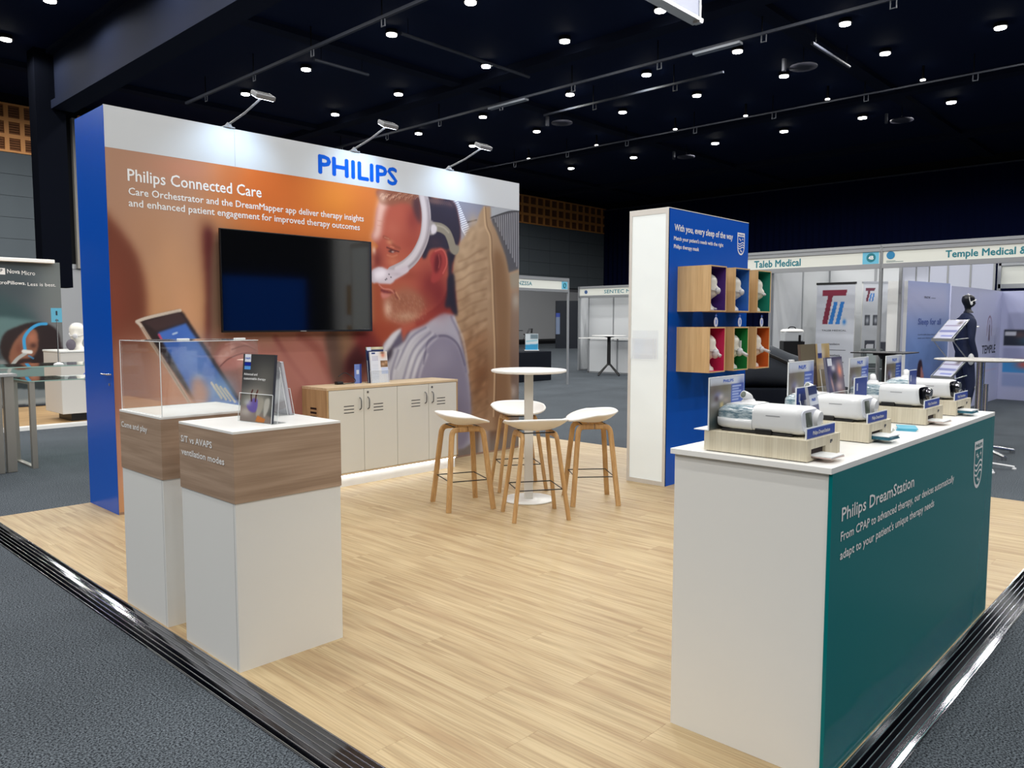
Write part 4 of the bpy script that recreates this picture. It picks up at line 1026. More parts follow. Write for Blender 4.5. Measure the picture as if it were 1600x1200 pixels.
('p',[(3.442,1.949),(3.536,2.009),(3.562,1.753),(3.59,1.565),(3.505,1.599),(3.459,1.73)],0.016,(36,34,48),0.95,1),
('p',[(3.197,2.161),(3.258,2.235),(3.353,2.27),(3.424,2.215),(3.442,2.114),(3.408,2.02),(3.339,1.95),(3.268,1.907),(3.208,1.92),(3.227,2.032)],0.0108,(150,58,56),1,1),
('p',[(3.271,2.185),(3.332,2.21),(3.359,2.15),(3.331,2.057),(3.269,2.003),(3.257,2.084)],0.0162,(86,26,34),0.85,1),
('l',[(3.271,2.236),(3.367,2.261),(3.424,2.195),(3.431,2.103),(3.378,2.008)],0.018,0.0108,(190,96,86),0.75),
('l',[(3.318,2.199),(3.331,2.128),(3.317,2.066)],0.0144,0.0108,(170,84,78),0.6),
('l',[(3.267,2.492),(3.355,2.487),(3.437,2.451),(3.485,2.383),(3.519,2.304),(3.554,2.265)],0.099,0.0108,(132,124,110),1),
('p',[(3.477,2.301),(3.604,2.32),(3.611,2.258),(3.547,2.223),(3.491,2.24)],0.009,(134,126,112),1,1),
('l',[(3.301,2.51),(3.396,2.493),(3.464,2.448)],0.018,0.0126,(170,162,146),0.6),
('l',[(3.112,2.799),(3.143,2.674),(3.15,2.546),(3.127,2.395),(3.071,2.272),(2.982,2.153),(2.867,2.063),(2.755,2.009),(2.694,1.984)],0.126,0.009,(170,160,164),1),
('l',[(3.092,2.797),(3.122,2.672),(3.129,2.544),(3.106,2.394),(3.05,2.275),(2.965,2.161),(2.855,2.072),(2.755,2.02)],0.0585,0.0198,(206,198,202),0.85),
('l',[(3.168,2.756),(3.189,2.55),(3.167,2.399),(3.108,2.265),(3.008,2.13),(2.88,2.034)],0.018,0.0126,(142,132,138),0.7),
('p',[(3.195,2.56),(3.274,2.518),(3.207,2.482)],0.008,(150,142,140),1,1),
('p',[(3.193,2.401),(3.26,2.416),(3.207,2.442)],0.008,(150,142,140),1,1),
('p',[(3.214,2.492),(3.247,2.517),(3.285,2.504),(3.295,2.469),(3.28,2.426),(3.233,2.414),(3.209,2.442)],0.0072,(206,198,202),1,1),
('p',[(2.433,1.982),(2.497,2.022),(2.562,2.033),(2.634,2.014),(2.743,2.016),(2.88,2.064),(2.904,2.006),(2.791,1.942),(2.735,1.913),(2.686,1.875),(2.608,1.866),(2.513,1.872),(2.431,1.882)],0.008,(196,184,192),1,1),
('p',[(2.468,1.976),(2.55,2.01),(2.621,1.992),(2.597,1.934),(2.49,1.911)],0.02,(236,228,236),0.8,1),
('b',2.754,1.97,0.064,0.02,0,(176,162,170),0.6),
('l',[(2.62,1.921),(2.626,1.916)],0.0104,0.0056,(60,56,66),1),
('l',[(2.675,1.939),(2.681,1.935)],0.0104,0.0056,(60,56,66),1),
('l',[(2.651,1.967),(2.657,1.963)],0.0104,0.0056,(60,56,66),1),
('l',[(2.606,1.911),(2.612,1.906)],0.0104,0.0056,(60,56,66),1)]
paint('printed_picture', 4.578, 2.797, 0.0068, (188, 140, 102), MUR, M_print, bw, (2.239, 6.3315, 0.06), (1, 0, 0), gain=1.12)
lettering([('PHILIPS', 4.097, 5.005, 2.921, 0.172, 0.035)], M_ptype, bw, (0, 6.33, 0), (1, 0, 0))
lettering([('Philips Connected Care', 2.396, 3.512, 2.627, 0.095, 0.012),
           ('Care Orchestrator and the DreamMapper app deliver therapy insights', 2.398, 4.591, 2.521, 0.058, 0.014),
           ('and enhanced patient engagement for improved therapy outcomes', 2.396, 4.544, 2.433, 0.058, 0.014)], M_ink, bw, (0, 6.3305, 0), (1, 0, 0))
q = (2.237, 6.402, 1.138)
put('door_handle', MB().tube([(2.237, q[1]-0.02, q[2]), (2.205, q[1]-0.02, q[2]), (2.205, q[1]+0.1, q[2])], 0.007), M_steel, bw, world=True)
put('door_lock', MB().cyl((2.237, q[1]+0.01, q[2]-0.08), (2.23, q[1]+0.01, q[2]-0.08), 0.012), M_steel, bw, world=True)

# arm lamps on top of the wall
M_head = mat('lamp_head_grey', (128, 130, 134), 0.45)
for i, (bx, hd, lb) in enumerate(((3.23, (3.3, 5.884, 3.355), 'arm lamp on the display wall by its blue end'), (4.50, (4.57, 5.905, 3.36), 'arm lamp above the big blue word on the header'), (5.72, (5.79, 5.887, 3.356), 'arm lamp at the far end of the display wall'))):
    t = thing('arm_lamp', lb, 'lamp', (bx, 6.36, 3.17), 0, 'arm lamps on the display wall')
    hv = Vector(hd) - Vector((bx, 6.36, 3.17))
    put('clamp_plate', MB().box(-0.05, 0.05, -0.045, 0.02, 0.0, 0.012, b=0.004).cyl((0, -0.02, 0.01), (0, -0.03, 0.045), 0.035, 0.012), M_head, t)
    put('arm', MB().tube([(0, -0.02, 0.03), hv*0.5, hv*0.94], 0.009), M_head, t)
    R_ = Matrix.Translation(hv) @ Matrix.Rotation(math.radians(28), 4, 'X')
    h_ = put('lamp_head', MB().box(-0.085, 0.085, -0.055, 0.055, -0.012, 0.028, M=R_, b=0.01), M_head, t)
    s_ = MB()
    for k in (-0.03, 0.0, 0.03): s_.box(-0.07, 0.06, k-0.004, k+0.004, 0.024, 0.03, M=R_)
    put('cooling_slot', s_, M_dark, h_)
    put('lamp_lens', MB().box(-0.075, 0.075, -0.04, 0.045, -0.0145, -0.011, M=R_), mat('arm_lamp_lens', (255, 255, 255), 0.4, emit=(225, 236, 255), es=12), h_)
    sp = bpy.data.lights.new('arm_lamp_beam', 'SPOT'); sp.energy = 17; sp.color = (0.55, 0.76, 1.0); sp.spot_size = math.radians(110); sp.spot_blend = 1.0; sp.shadow_soft_size = 0.05
    so = bpy.data.objects.new('arm_lamp_beam', sp); COL.objects.link(so)
    p_ = Vector((bx, 6.36, 3.17)) + hv + Vector((0, 0.02, -0.05)); so.location = p_
    so.rotation_euler = (Vector((bx, 6.33, 2.75)) - p_).to_track_quat('-Z', 'Y').to_euler()

# television
tv = thing('television', 'large black wall television hanging over the printed picture', 'television', (3.86, 6.30, 1.455))
put('housing', MB().box(3.12, 4.60, 6.285, 6.3282, 1.50, 2.29), M_black, tv, world=True)
put('bezel', MB().box(3.089, 4.631, 6.262, 6.288, 1.455, 2.324, b=0.003), mat('tv_bezel', (10, 10, 12), 0.35), tv, world=True)
put('screen', MB().box(3.099, 4.621, 6.2605, 6.263, 1.472, 2.314), mat('tv_screen', (4, 5, 8), 0.06, spec=0.9), tv, world=True)
put('badge', MB().box(3.83, 3.89, 6.2602, 6.2612, 1.459, 1.467), M_head, tv, world=True)

# ------------------------------------------------------------------ storage cabinet under the television
M_oak = grain('oak_carcass', (196, 164, 122), (170, 138, 98), 'Z', 2.2, rough=0.5)
M_oakx = grain('oak_top', (226, 204, 170), (206, 182, 146), 'X', 2.2, rough=0.5)
M_door = mat('warm_white_door', (218, 216, 206), 0.45)
M_slotd = mat('dark_slot', (60, 60, 60), 0.7)
CX0, CX1, CY0, CY1 = 3.872, 5.448, 5.923, 6.328
cb = thing('storage_cabinet', 'low four-door cabinet with an oak top and lit plinth', 'cabinet', (CX0, CY0, PZ))
put('top_panel', MB().box(CX0, CX1, CY0-0.004, CY1, 0.934, 0.957, b=0.001), M_oakx, cb, world=True)
sd = put('side_panel', MB().box(CX0, CX0+0.018, CY0, CY1, 0.155, 0.934), M_oak, cb, world=True)
v_ = MB()
for k in range(5): v_.box(CX0-0.0015, CX0+0.002, 6.09, 6.19, 0.60+k*0.038, 0.618+k*0.038)
put('vent', v_, M_black, sd, world=True)
put('side_panel', MB().box(CX1-0.018, CX1, CY0, CY1, 0.155, 0.934), M_oak, cb, world=True)
put('bottom_panel', MB().box(CX0, CX1, CY0, CY1, 0.150, 0.168), M_oakx, cb, world=True)
put('back_panel', MB().box(CX0+0.018, CX1-0.018, CY1-0.01, CY1, 0.168, 0.934), M_door, cb, world=True)
put('plinth', MB().box(CX0+0.02, CX1-0.02, CY0+0.025, CY1-0.02, PZ, 0.150), M_white, cb, world=True)
put('light_strip', MB().box(CX0+0.03, CX1-0.03, CY0+0.006, CY0+0.018, 0.142, 0.1495), mat('led_strip', (255, 255, 255), 0.4, emit=(245, 250, 255), es=9), cb, world=True)
ex = [CX0+0.018, 4.27, 4.658, 5.053, CX1-0.018]
hz0, hz1 = 0.74, 0.852
vz = 0.752
for k in range(4):
    d = put('door', MB().box(ex[k]+0.0025, ex[k+1]-0.0025, CY0-0.001, CY0+0.017, 0.171, 0.931), M_door, cb, world=True)
    off = Vector((CX0, CY0, PZ)); lft = k % 2 == 0
    hx = (ex[k+1]-0.045) if lft else (ex[k]+0.045)
    hm = MB().tube([Vector(p)-off for p in ((hx, CY0, hz0), (hx, CY0-0.022, hz0+0.012), (hx, CY0-0.026, hz0+0.03), (hx, CY0-0.026, hz1-0.03), (hx, CY0-0.022, hz1-0.012), (hx, CY0, hz1))], 0.0055)
    put('handle', hm, mat('grey_handle', (112, 112, 112), 0.4, 0.6), d)
    vc = (ex[k+1]-0.165) if lft else (ex[k]+0.165); vm = MB()
    for j in range(3): vm.box(vc-0.055-off.x, vc+0.055-off.x, -0.0018, 0.0, vz+j*0.030-0.036-off.z, vz+j*0.030-0.028-off.z)
    put('vent', vm, M_slotd, d)
    if not lft: put('lock', MB().cyl((hx-off.x, -0.005, hz1+0.045-off.z), (hx-off.x, 0, hz1+0.045-off.z), 0.011), mat('lock_metal', (130, 128, 122), 0.4, 0.8), d)

# ------------------------------------------------------------------ white display plinths
M_walnut = grain('walnut_band', (180, 154, 132), (156, 130, 108), 'X', 1.5, rough=0.5)
M_walnuty = grain('walnut_band_side', (178, 152, 130), (154, 128, 106), 'Y', 1.5, rough=0.5)
def plinth(label, x0, x1, y0, y1, lines):
    t = thing('display_plinth', label, 'plinth', (x0, y0, PZ), 0)
    put('body', MB().box(x0+0.004, x1-0.004, y0+0.004, y1-0.004, PZ, 0.776), M_white, t, world=True)
    put('corner_joint', MB().box(x0+0.0035, x0+0.0045, y0+0.02, y0+0.0212, PZ, 0.776), M_shellf, t, world=True)
    bd = put('band', MB().box(x0+0.001, x1, y0, y1, 0.776, 1.072), M_walnut, t, world=True)
    put('band_side', MB().box(x0, x0+0.001, y0, y1, 0.776, 1.072), M_walnuty, t, world=True)
    put('top', MB().box(x0, x1, y0, y1, 1.072, 1.083, b=0.0008), M_wtop, t, world=True)
    lettering(lines, M_ink, t, (x0, 0, 0), (0, -1, 0))
    return t
p1 = plinth('tall white plinth with a wood band, carrying the clear acrylic case', 1.545, 2.078, 3.79, 4.31, [('Come and play', -4.285, -3.953, 0.995, 0.030, 0.02)])
p2 = plinth('tall white plinth with a wood band, carrying the brochure holders', 1.545, 2.076, 3.065, 3.59, [('S/T vs AVAPS', -3.565, -3.258, 0.993, 0.030, 0.02), ('ventilation modes', -3.565, -3.148, 0.933, 0.030, 0.02)])

cs = thing('acrylic_case', 'clear acrylic display case standing on a wood-banded plinth', 'display case', (1.557, 3.80, 1.083))
A0, A1, B0, B1, Zc = 1.556, 2.068, 3.798, 4.300, 1.445
put('side', MB().box(A0, A0+0.004, B0, B1, 1.083, Zc), M_clear, cs, world=True)
put('side', MB().box(A1-0.004, A1, B0, B1, 1.083, Zc), M_clear, cs, world=True)
put('front', MB().box(A0+0.004, A1-0.004, B0, B0+0.004, 1.083, Zc), M_clear, cs, world=True)
put('back', MB().box(A0+0.004, A1-0.004, B1-0.004, B1, 1.083, Zc), M_clear, cs, world=True)
put('lid', MB().box(A0, A1, B0, B1, Zc, Zc+0.004), M_clear, cs, world=True)
e_ = MB(); t_ = 0.0028
for (xa, ya) in ((A0, B0), (A0, B1)): e_.box(xa-t_/2, xa+t_/2, ya-t_/2, ya+t_/2, 1.083, Zc)
for za in (1.0845, Zc+0.002):
    for ya in (B0, B1): e_.box(A0, A1, ya-t_/2, ya+t_/2, za-t_/2, za+t_/2)
    for xa in (A0, A1): e_.box(xa-t_/2, xa+t_/2, B0, B1, za-t_/2, za+t_/2)
put('edge', e_, M_edge, cs, world=True, label='bright polished edges')
for (x, y) in ((1.761, 4.012), (2.042, 3.957)):
    put('corner_cap', MB().box(x-0.03, x+0.03, min(y, B1)-0.02, min(y, B1)+0.002, Zc+0.004, Zc+0.012, b=0.003), M_edge, cs, world=True)

# ------------------------------------------------------------------ brochures and their holders
def holder(label, loc, rz, w=0.125, h=0.19, tilt=0.2, grp=None):
    t = thing('brochure_holder', label, 'brochure holder', loc, rz, grp)
    ty = h*math.tan(tilt)
    b = MB(); b.box(-w/2, w/2, 0.0, 0.085, 0.0, 0.003); put('base', b, M_clear, t)
    b = MB(); b.prism([(-w/2, 0.003), (w/2, 0.003), (w/2, h), (-w/2, h)], 0.003, Matrix(((1,0,0,0),(0,1,math.tan(tilt),0.034),(0,0,1,0),(0,0,0,1)))); put('back_plate', b, M_clear, t)
    b = MB(); b.prism([(-w/2, 0.003), (w/2, 0.003), (w/2, h*0.55), (-w/2, h*0.55)], 0.003, Matrix(((1,0,0,0),(0,1,math.tan(tilt),0.0),(0,0,1,0),(0,0,0,1)))); put('front_pocket', b, M_clear, t)
    e = MB()
    for s in (-1, 1): e.tube([(s*w/2, 0.001, 0.002), (s*w/2, h*0.55*math.tan(tilt)+0.001, h*0.55)], 0.0013, n=6); e.tube([(s*w/2, 0.036, 0.002), (s*w/2, ty+0.036, h)], 0.0013, n=6)
    e.tube([(-w/2, h*0.55*math.tan(tilt), h*0.55), (w/2, h*0.55*math.tan(tilt), h*0.55)], 0.0013, n=6)
    e.tube([(-w/2, 0.0, 0.0015), (w/2, 0.0, 0.0015)], 0.0013, n=6)
    put('rim', e, M_edge, t); return t
def brochure(label, loc, rz, w, h, tilt, bg, shapes, texts=(), d=0.008, side=(200, 200, 205), grp=None, name='brochure', cat='brochure', step=0.0022):
    t = thing(name, label, cat, loc, rz, grp); t.rotation_euler = (-tilt, 0, rz)
    put('pages', MB().box(-w/2, w/2, 0.0, d, 0.0, h), mat('paper_%d_%d_%d' % side, side, 0.6), t)
    paint('cover', w, h, step, bg, shapes, M_gloss, t, (-w/2, 0, 0), (1, 0, 0), world=False, gain=1.05, off=0.0004)
    for (s, x0, x1, b, c, bold, m) in texts: lettering([(s, x0-w/2, x1-w/2, b, c, bold)], m, t, (0, 0, 0), (1, 0, 0), depth=0.0009, world=False)
    return t
W, Hh = 0.11, 0.215
ADV = [('b', 0.08, 0.15, 0.05, 0.05, 0, (110, 108, 102), .7), ('b', 0.05, 0.06, 0.06, 0.05, 0, (196, 190, 176), .95),
 ('p', [(0, 0), (0.11, 0), (0.11, 0.02), (0.06, 0.035), (0.02, 0.05), (0, 0.05)], .004, (142, 128, 122), 1, 0), ('b', .02, .03, .02, .014, 0, (206, 196, 190), .8),
 ('p', [(.022, .055), (.045, .075), (.06, .07), (.062, .045), (.05, .03), (.03, .036)], .003, (118, 100, 176), 1, 1), ('b', .025, .06, .012, .01, 0, (206, 204, 210), .8),
 ('p', [(.062, .07), (.075, .078), (.08, .06), (.07, .025), (.056, .02), (.06, .05)], .003, (176, 168, 156), 1, 1), ('p', [(.085, .07), (.1, .078), (.1, .05), (.088, .02), (.082, .03)], .003, (196, 190, 182), 1, 1),
 ('l', [(.038, .066), (.036, .088), (.04, .1)], .009, .002, (84, 44, 40), 1), ('l', [(.052, .066), (.054, .088), (.058, .1)], .009, .002, (96, 52, 46), 1), ('l', [(.046, .08), (.05, .09)], .004, .002, (200, 170, 160), .8),
 ('p', [(.055, .002), (.085, .0), (.09, .012), (.062, .022)], .002, (204, 124, 62), 1, 0),
 ('p', [(.006, .19), (.028, .19), (.028, .215), (.006, .215)], .0008, (226, 230, 240), 1, 0), ('p', [(.006, .178), (.028, .178), (.028, .188), (.006, .188)], .0008, (14, 40, 150), 1, 0), ('p', [(.006, .166), (.028, .166), (.028, .176), (.006, .176)], .0008, (92, 156, 226), 1, 0)]
def scaled(sh, kx, kz): return [(s[0], s[1]*kx, s[2]*kz, s[3]*kx, s[4]*kz)+tuple(s[5:]) if s[0] == 'b' else (s[0], [(p[0]*kx, p[1]*kz) for p in s[1]])+tuple(s[2:]) for s in sh]
qa, qb = Vector((1.735, 3.395, 1.083)), Vector((1.773, 3.157, 1.083))
qa.z = qb.z = 1.083; dv = (qb-qa); ang = math.atan2(dv.y, dv.x); qc = (qa+qb)/2
nb = Vector((-math.sin(ang), math.cos(ang), 0))
holder('clear holder at the front of the uncased plinth top', qc, ang, 0.236, 0.24, 0.10)
brochure('dark brochure with two raised feet on its cover, in the front holder', qc + nb*0.006 + Vector((0, 0, 0.0035)), ang, 0.222, 0.31, 0.10, (56, 56, 58), scaled(ADV, 2.018, 1.44),
   [('Advanced and', 0.012, 0.108, 0.212, 0.0115, 0.02, M_ink), ('customisable therapy', 0.012, 0.168, 0.192, 0.0115, 0.02, M_ink), ('PHILIPS', 0.016, 0.052, 0.286, 0.008, 0.02, M_ptype)], d=0.014, side=(40, 44, 60))
qd = Vector((2.061, 3.539, 1.083)); qd.z = 1.083; ang2 = ang + PI - 0.25
holder('clear holder turned away behind the dark brochure', qd, ang2, 0.236, 0.24, 0.16)
nb2 = Vector((-math.sin(ang2), math.cos(ang2), 0))
rb_ = brochure('pale brochure flopping over in the rear clear holder', qd + nb2*0.007 + Vector((0, 0, 0.0035)), ang2, 0.215, 0.265, 0.16, (150, 160, 190),
   [('b', .05, .05, .05, .06, 0, (180, 190, 210), .8), ('b', .05, .17, .03, .02, .6, (226, 176, 130), .9)], d=0.012, side=(196, 196, 206))
fpg = MB()
for k in range(5):
    y0_, z0_ = 0.012 + 0.014*k**1.4, 0.265 + 0.012*k - 0.0012*k*k; y1_, z1_ = 0.012 + 0.014*(k+1)**1.4, 0.265 + 0.012*(k+1) - 0.0012*(k+1)**2
    fpg.add([(-0.1075, y0_, z0_), (0.1075, y0_, z0_), (0.1075, y1_, z1_), (-0.1075, y1_, z1_)], [(0, 1, 2, 3)])
put('folded_cover', fpg, mat('flesh_print', (206, 176, 160), 0.4), rb_)

# ---- on the cabinet
Zc2 = 0.957
SM = [('p', [(0, 0), (.05, 0), (.05, .16), (0, .16)], .002, (218, 222, 232), 1, 0), ('b', .085, .2, .026, .03, 0, (226, 200, 176), 1), ('b', .082, .195, .011, .016, 0, (206, 130, 110), 1), ('b', .08, .212, .012, .009, 0, (120, 84, 64), .9),
  ('p', [(.064, .11), (.11, .11), (.11, .155), (.064, .155)], .002, (120, 90, 62), 1, 0), ('b', .08, .13, .012, .012, 0, (206, 166, 130), .9), ('b', .1, .14, .01, .012, 0, (196, 156, 120), .9),
  ('p', [(.068, .06), (.11, .06), (.11, .105), (.068, .105)], .002, (196, 206, 232), 1, 0), ('p', [(.01, .205), (.034, .205), (.034, .214), (.01, .214)], .001, (40, 60, 120), 1, 0)]
for k in range(4): SM.append(('l', [(.012, .16+k*.009), (.05, .16+k*.009)], .003, .001, (110, 110, 160), .8))
for k in range(9): SM.append(('l', [(.012, .03+k*.012), (.048, .03+k*.012)], .002, .001, (170, 176, 190), .7))
bx, by = 4.598, 6.10
holder('clear brochure holder standing on the oak cabinet top', (bx, by, Zc2), 0.0, 0.225, 0.22, 0.1)
brochure('white brochure with a smiling person, front of the cabinet-top holder', (bx+0.004, by+0.006, Zc2+0.0035), 0.0, 0.205, 0.30, 0.1, (226, 226, 232), scaled(SM, 1.86, 1.36), d=0.014, side=(206, 206, 212), step=0.003)
brochure('cream-topped brochure at the back of the cabinet-top holder', (bx-0.012, by+0.04, Zc2+0.0035), 0.0, 0.205, 0.345, 0.1, (186, 176, 140),
   [('p', [(0, 0), (.21, 0), (.21, .318), (0, .318)], .002, (40, 50, 90), 1, 0), ('p', [(.012, .31), (.06, .31), (.06, .345), (.012, .345)], .001, (206, 214, 232), 1, 0), ('b', .13, .335, .05, .012, 0, (222, 214, 186), 1)], d=0.012, side=(60, 62, 80), step=0.003)
cx, cy = 4.425, 6.2
card = thing('info_card', 'blue folded card standing at the cabinet holder', 'card', (cx, cy, Zc2))
put('front_leaf', MB().box(-0.06, 0.0, -0.002, 0.0, 0, 0.185), mat('periwinkle_card', (116, 140, 208), 0.4), card)
put('side_leaf', MB().box(0.0, 0.04, -0.002, 0.0, 0, 0.185, M=Matrix.Rotation(0.5, 4, 'Z')), mat('royal_blue_card', (24, 64, 168), 0.4), card)
put('icon', MB().box(-0.038, -0.008, -0.0035, -0.002, 0.09, 0.13), mat('pale_icon', (214, 222, 240), 0.4), card)
tag(put('cable', MB().tube(smooth_path([(4.19, 6.20, 0.962), (4.24, 6.16, 0.964), (4.33, 6.15, 0.975), (4.36, 6.2, 1.01), (4.30, 6.26, 1.06), (4.22, 6.25, 1.03)], 6), 0.004), M_black), 'thin black cable looping on the cabinet behind the blue card', 'cable')
tag(put('power_adapter', MB().box(4.165, 4.235, 6.19, 6.24, 0.958, 0.985, b=0.006), M_black), 'small black adapter lying on the cabinet by the cable', 'adapter')
qx, qy = (5.064, 6.387)
tag(put('notepad', MB().box(qx-0.05, qx+0.02, qy-0.03, qy+0.03, 0.957, 0.960), M_wtop), 'small white notepad lying flat on the oak cabinet top', 'notepad')
pn = thing('pen', 'black pen lying on the oak cabinet top', 'pen', (qx+0.09, qy-0.01, 0.9615))
put('barrel', MB().cyl((-0.06, 0, 0), (0.05, 0, 0), 0.0045, n=8), M_black, pn); put('tip', MB().cyl((-0.08, 0, 0), (-0.06, 0, 0), 0.001, 0.0045, n=8), M_steel, pn)

# ------------------------------------------------------------------ bar table and stools
M_leg = grain('oak_stool_leg', (206, 166, 112), (180, 138, 88), 'Z', 2.5, rough=0.5)
M_seat = mat('white_stool_shell', (238, 236, 232), 0.4)
tb = thing('bar_table', 'round white bar table on a disc base amid the stools', 'table', (4.845, 4.385, PZ))
put('tabletop', MB().lathe([(0.02, 1.083), (0.29, 1.083), (0.313, 1.089), (0.318, 1.098), (0.316, 1.107), (0.308, 1.110), (0.02, 1.110)], n=56), M_wtop, tb)
put('mounting_plate', MB().box(-0.11, 0.11, -0.11, 0.11, 1.076, 1.083), M_black, tb)
put('column', MB().box(-0.036, 0.036, -0.036, 0.036, 0.012, 1.076, M=Matrix.Rotation(0.80, 4, 'Z'), b=0.006), mat('white_column', (214, 212, 206), 0.4), tb)
put('base_disc', MB().lathe([(0.02, 0.0), (0.215, 0.0), (0.218, 0.006), (0.212, 0.012), (0.02, 0.014)], n=48), M_white, tb)

def make_stool():
    t = thing('bar_stool', '', 'stool', (0, 0, PZ), 0, 'white shell stools round the bar table')
    # seat shell, front towards +X
    N_ = 22; V_ = []; F_ = []
    def surf(a, r):
        ca, sa = math.cos(a), math.sin(a); e = 0.80
        x = math.copysign(abs(ca)**e, ca)*r; y = math.copysign(abs(sa)**e, sa)*r
        back = max(0.0, -x); front = max(0.0, x)
        zz = 0.028 + 0.060*(abs(y)**2.6)*(1-0.5*front) + 0.082*back**2.2 + 0.018*front**1.5 - 0.016*max(0, front-0.7)
        zz += 0.02*r**3*(1-front)
        return Vector((x*0.212 - 0.004, y*0.25, 0.642 + zz))
    rr = [0.001, 0.2, 0.4, 0.58, 0.74, 0.87, 0.95, 1.0]
    NA = 40; R = [[surf(2*PI*i/NA, r) for i in range(NA)] for r in rr]
    up = MB(); up.rings(R, cap=False)
    me = mesh_from(up, 'seat'); me.materials.append(M_seat)
    st = bpy.data.objects.new('seat', me); COL.objects.link(st); st.parent = t
    so = st.modifiers.new('thickness', 'SOLIDIFY'); so.thickness = 0.013; so.offset = -1
    feet = [(-0.19, -0.215), (-0.19, 0.215), (0.19, -0.215), (0.19, 0.215)]
    for fx, fy in feet:
        sx, sy = math.copysign(1, fx), math.copysign(1, fy)
        pts = [(fx, fy, 0.0), (fx*0.90, fy*0.88, 0.2), (fx*0.81, fy*0.76, 0.4), (fx*0.73, fy*0.665, 0.56), (fx*0.69, fy*0.635, 0.612), (fx*0.60, fy*0.62, 0.638), (fx*0.44, fy*0.615, 0.646), (fx*0.02, fy*0.61, 0.647)]
        put('leg', MB().tube(smooth_path(pts, 4), 0.012, n=10, flat=(0.015, 0.022), up=(0, 1, 0)), M_leg, t)
    put('under_frame', MB().tube([(-0.10, -0.125, 0.664), (-0.10, 0.125, 0.664), (0.10, 0.125, 0.664), (0.10, -0.125, 0.664)], 0.005, n=6, closed=True), M_black, t)
    k = 0.855; zf = 0.235
    ring = [(-0.19*k-0.0, -0.215*k+0.01, zf), (0.19*k, -0.215*k+0.01, zf), (0.19*k, 0.215*k-0.01, zf), (-0.19*k, 0.215*k-0.01, zf)]
    fr = MB()
    for i in range(4): fr.cyl(ring[i], ring[(i+1) % 4], 0.0045, n=8)
    put('footrest', fr, M_black, t)
    return t
st0 = make_stool()
for i, (x, y, a, lb) in enumerate(((4.316, 4.64, -24, 'white shell stool standing beside the storage cabinet'), (4.468, 3.974, 57, 'white shell stool turning its back, on the side of the plinths'),
      (5.18, 3.98, 139, 'white shell stool on the side of the glowing tower'), (5.15, 4.79, 236, 'white shell stool behind the table, its dished seat facing forward'))):
    o = st0 if i == 0 else copy_tree(st0)
    o.location = (x, y, PZ); o.rotation_euler = (0, 0, math.radians(a)); o['label'] = lb

# ------------------------------------------------------------------ glowing tower with the mask boxes
TX0, TX1, TY0, TY1, TZ = 6.086, 7.612, 3.826, 4.248, 2.572
tw = thing('display_tower', 'blue display tower with a glowing white end', 'display tower', (TX0, TY0, PZ))
put('body', MB().box(TX0+0.012, TX1, TY0+0.006, TY1, PZ, TZ-0.006), M_blue, tw, world=True)
put('front_panel', MB().box(TX0+0.002, TX1, TY0, TY0+0.006, PZ, TZ-0.01), M_blue, tw, world=True)
put('top_trim', MB().box(TX0, TX1, TY0-0.001, TY1, TZ-0.006, TZ), M_white, tw, world=True)
fw = 0.03; f = MB()
f.box(TX0, TX0+0.014, TY0, TY0+fw, PZ, TZ-0.006).box(TX0, TX0+0.014, TY1-fw, TY1, PZ, TZ-0.006).box(TX0, TX0+0.014, TY0+fw, TY1-fw, PZ, PZ+0.04).box(TX0, TX0+0.014, TY0+fw, TY1-fw, TZ-0.05, TZ-0.006)
put('light_box_frame', f, mat('light_frame', (214, 212, 208), 0.4), tw, world=True)
put('light_panel', MB().box(TX0+0.006, TX0+0.012, TY0+fw, TY1-fw, PZ+0.04, TZ-0.05), mat('glowing_panel', (226, 230, 230), 0.4, emit=(222, 238, 240), es=0.25), tw, world=True, label='evenly glowing white panel')
pk = thing('leaflet_pocket', 'empty clear leaflet pocket stuck on the glowing tower end', 'leaflet pocket', (TX0, 4.06, 1.207))
g_ = MB().box(TX0-0.03, TX0-0.027, 3.917, 4.197, 1.207, 1.40).box(TX0-0.003, TX0, 3.917, 4.197, 1.207, 1.47).box(TX0-0.03, TX0-0.003, 3.917, 4.197, 1.207, 1.21)
put('pocket', g_, clear('pocket_acrylic', (252, 252, 253), 0.35), pk, world=True)
g_ = MB()
for yy in (3.917, 3.95, 4.165, 4.197): g_.box(TX0-0.031, TX0-0.028, yy-0.0015, yy+0.0015, 1.207, 1.40)
g_.box(TX0-0.031, TX0-0.028, 3.917, 4.197, 1.395, 1.398).box(TX0-0.031, TX0-0.028, 3.917, 4.197, 1.25, 1.252)
put('rim', g_, M_edge, pk, world=True)
lettering([('With you, every sleep of the way', 6.184, 7.274, 2.373, 0.062, 0.02), ("Match your patient's needs with the right", 6.176, 7.083, 2.288, 0.036, 0.02), ('Philips therapy mask', 6.177, 6.617, 2.215, 0.036, 0.02)], M_ink, tw, (0, TY0, 0), (1, 0, 0))

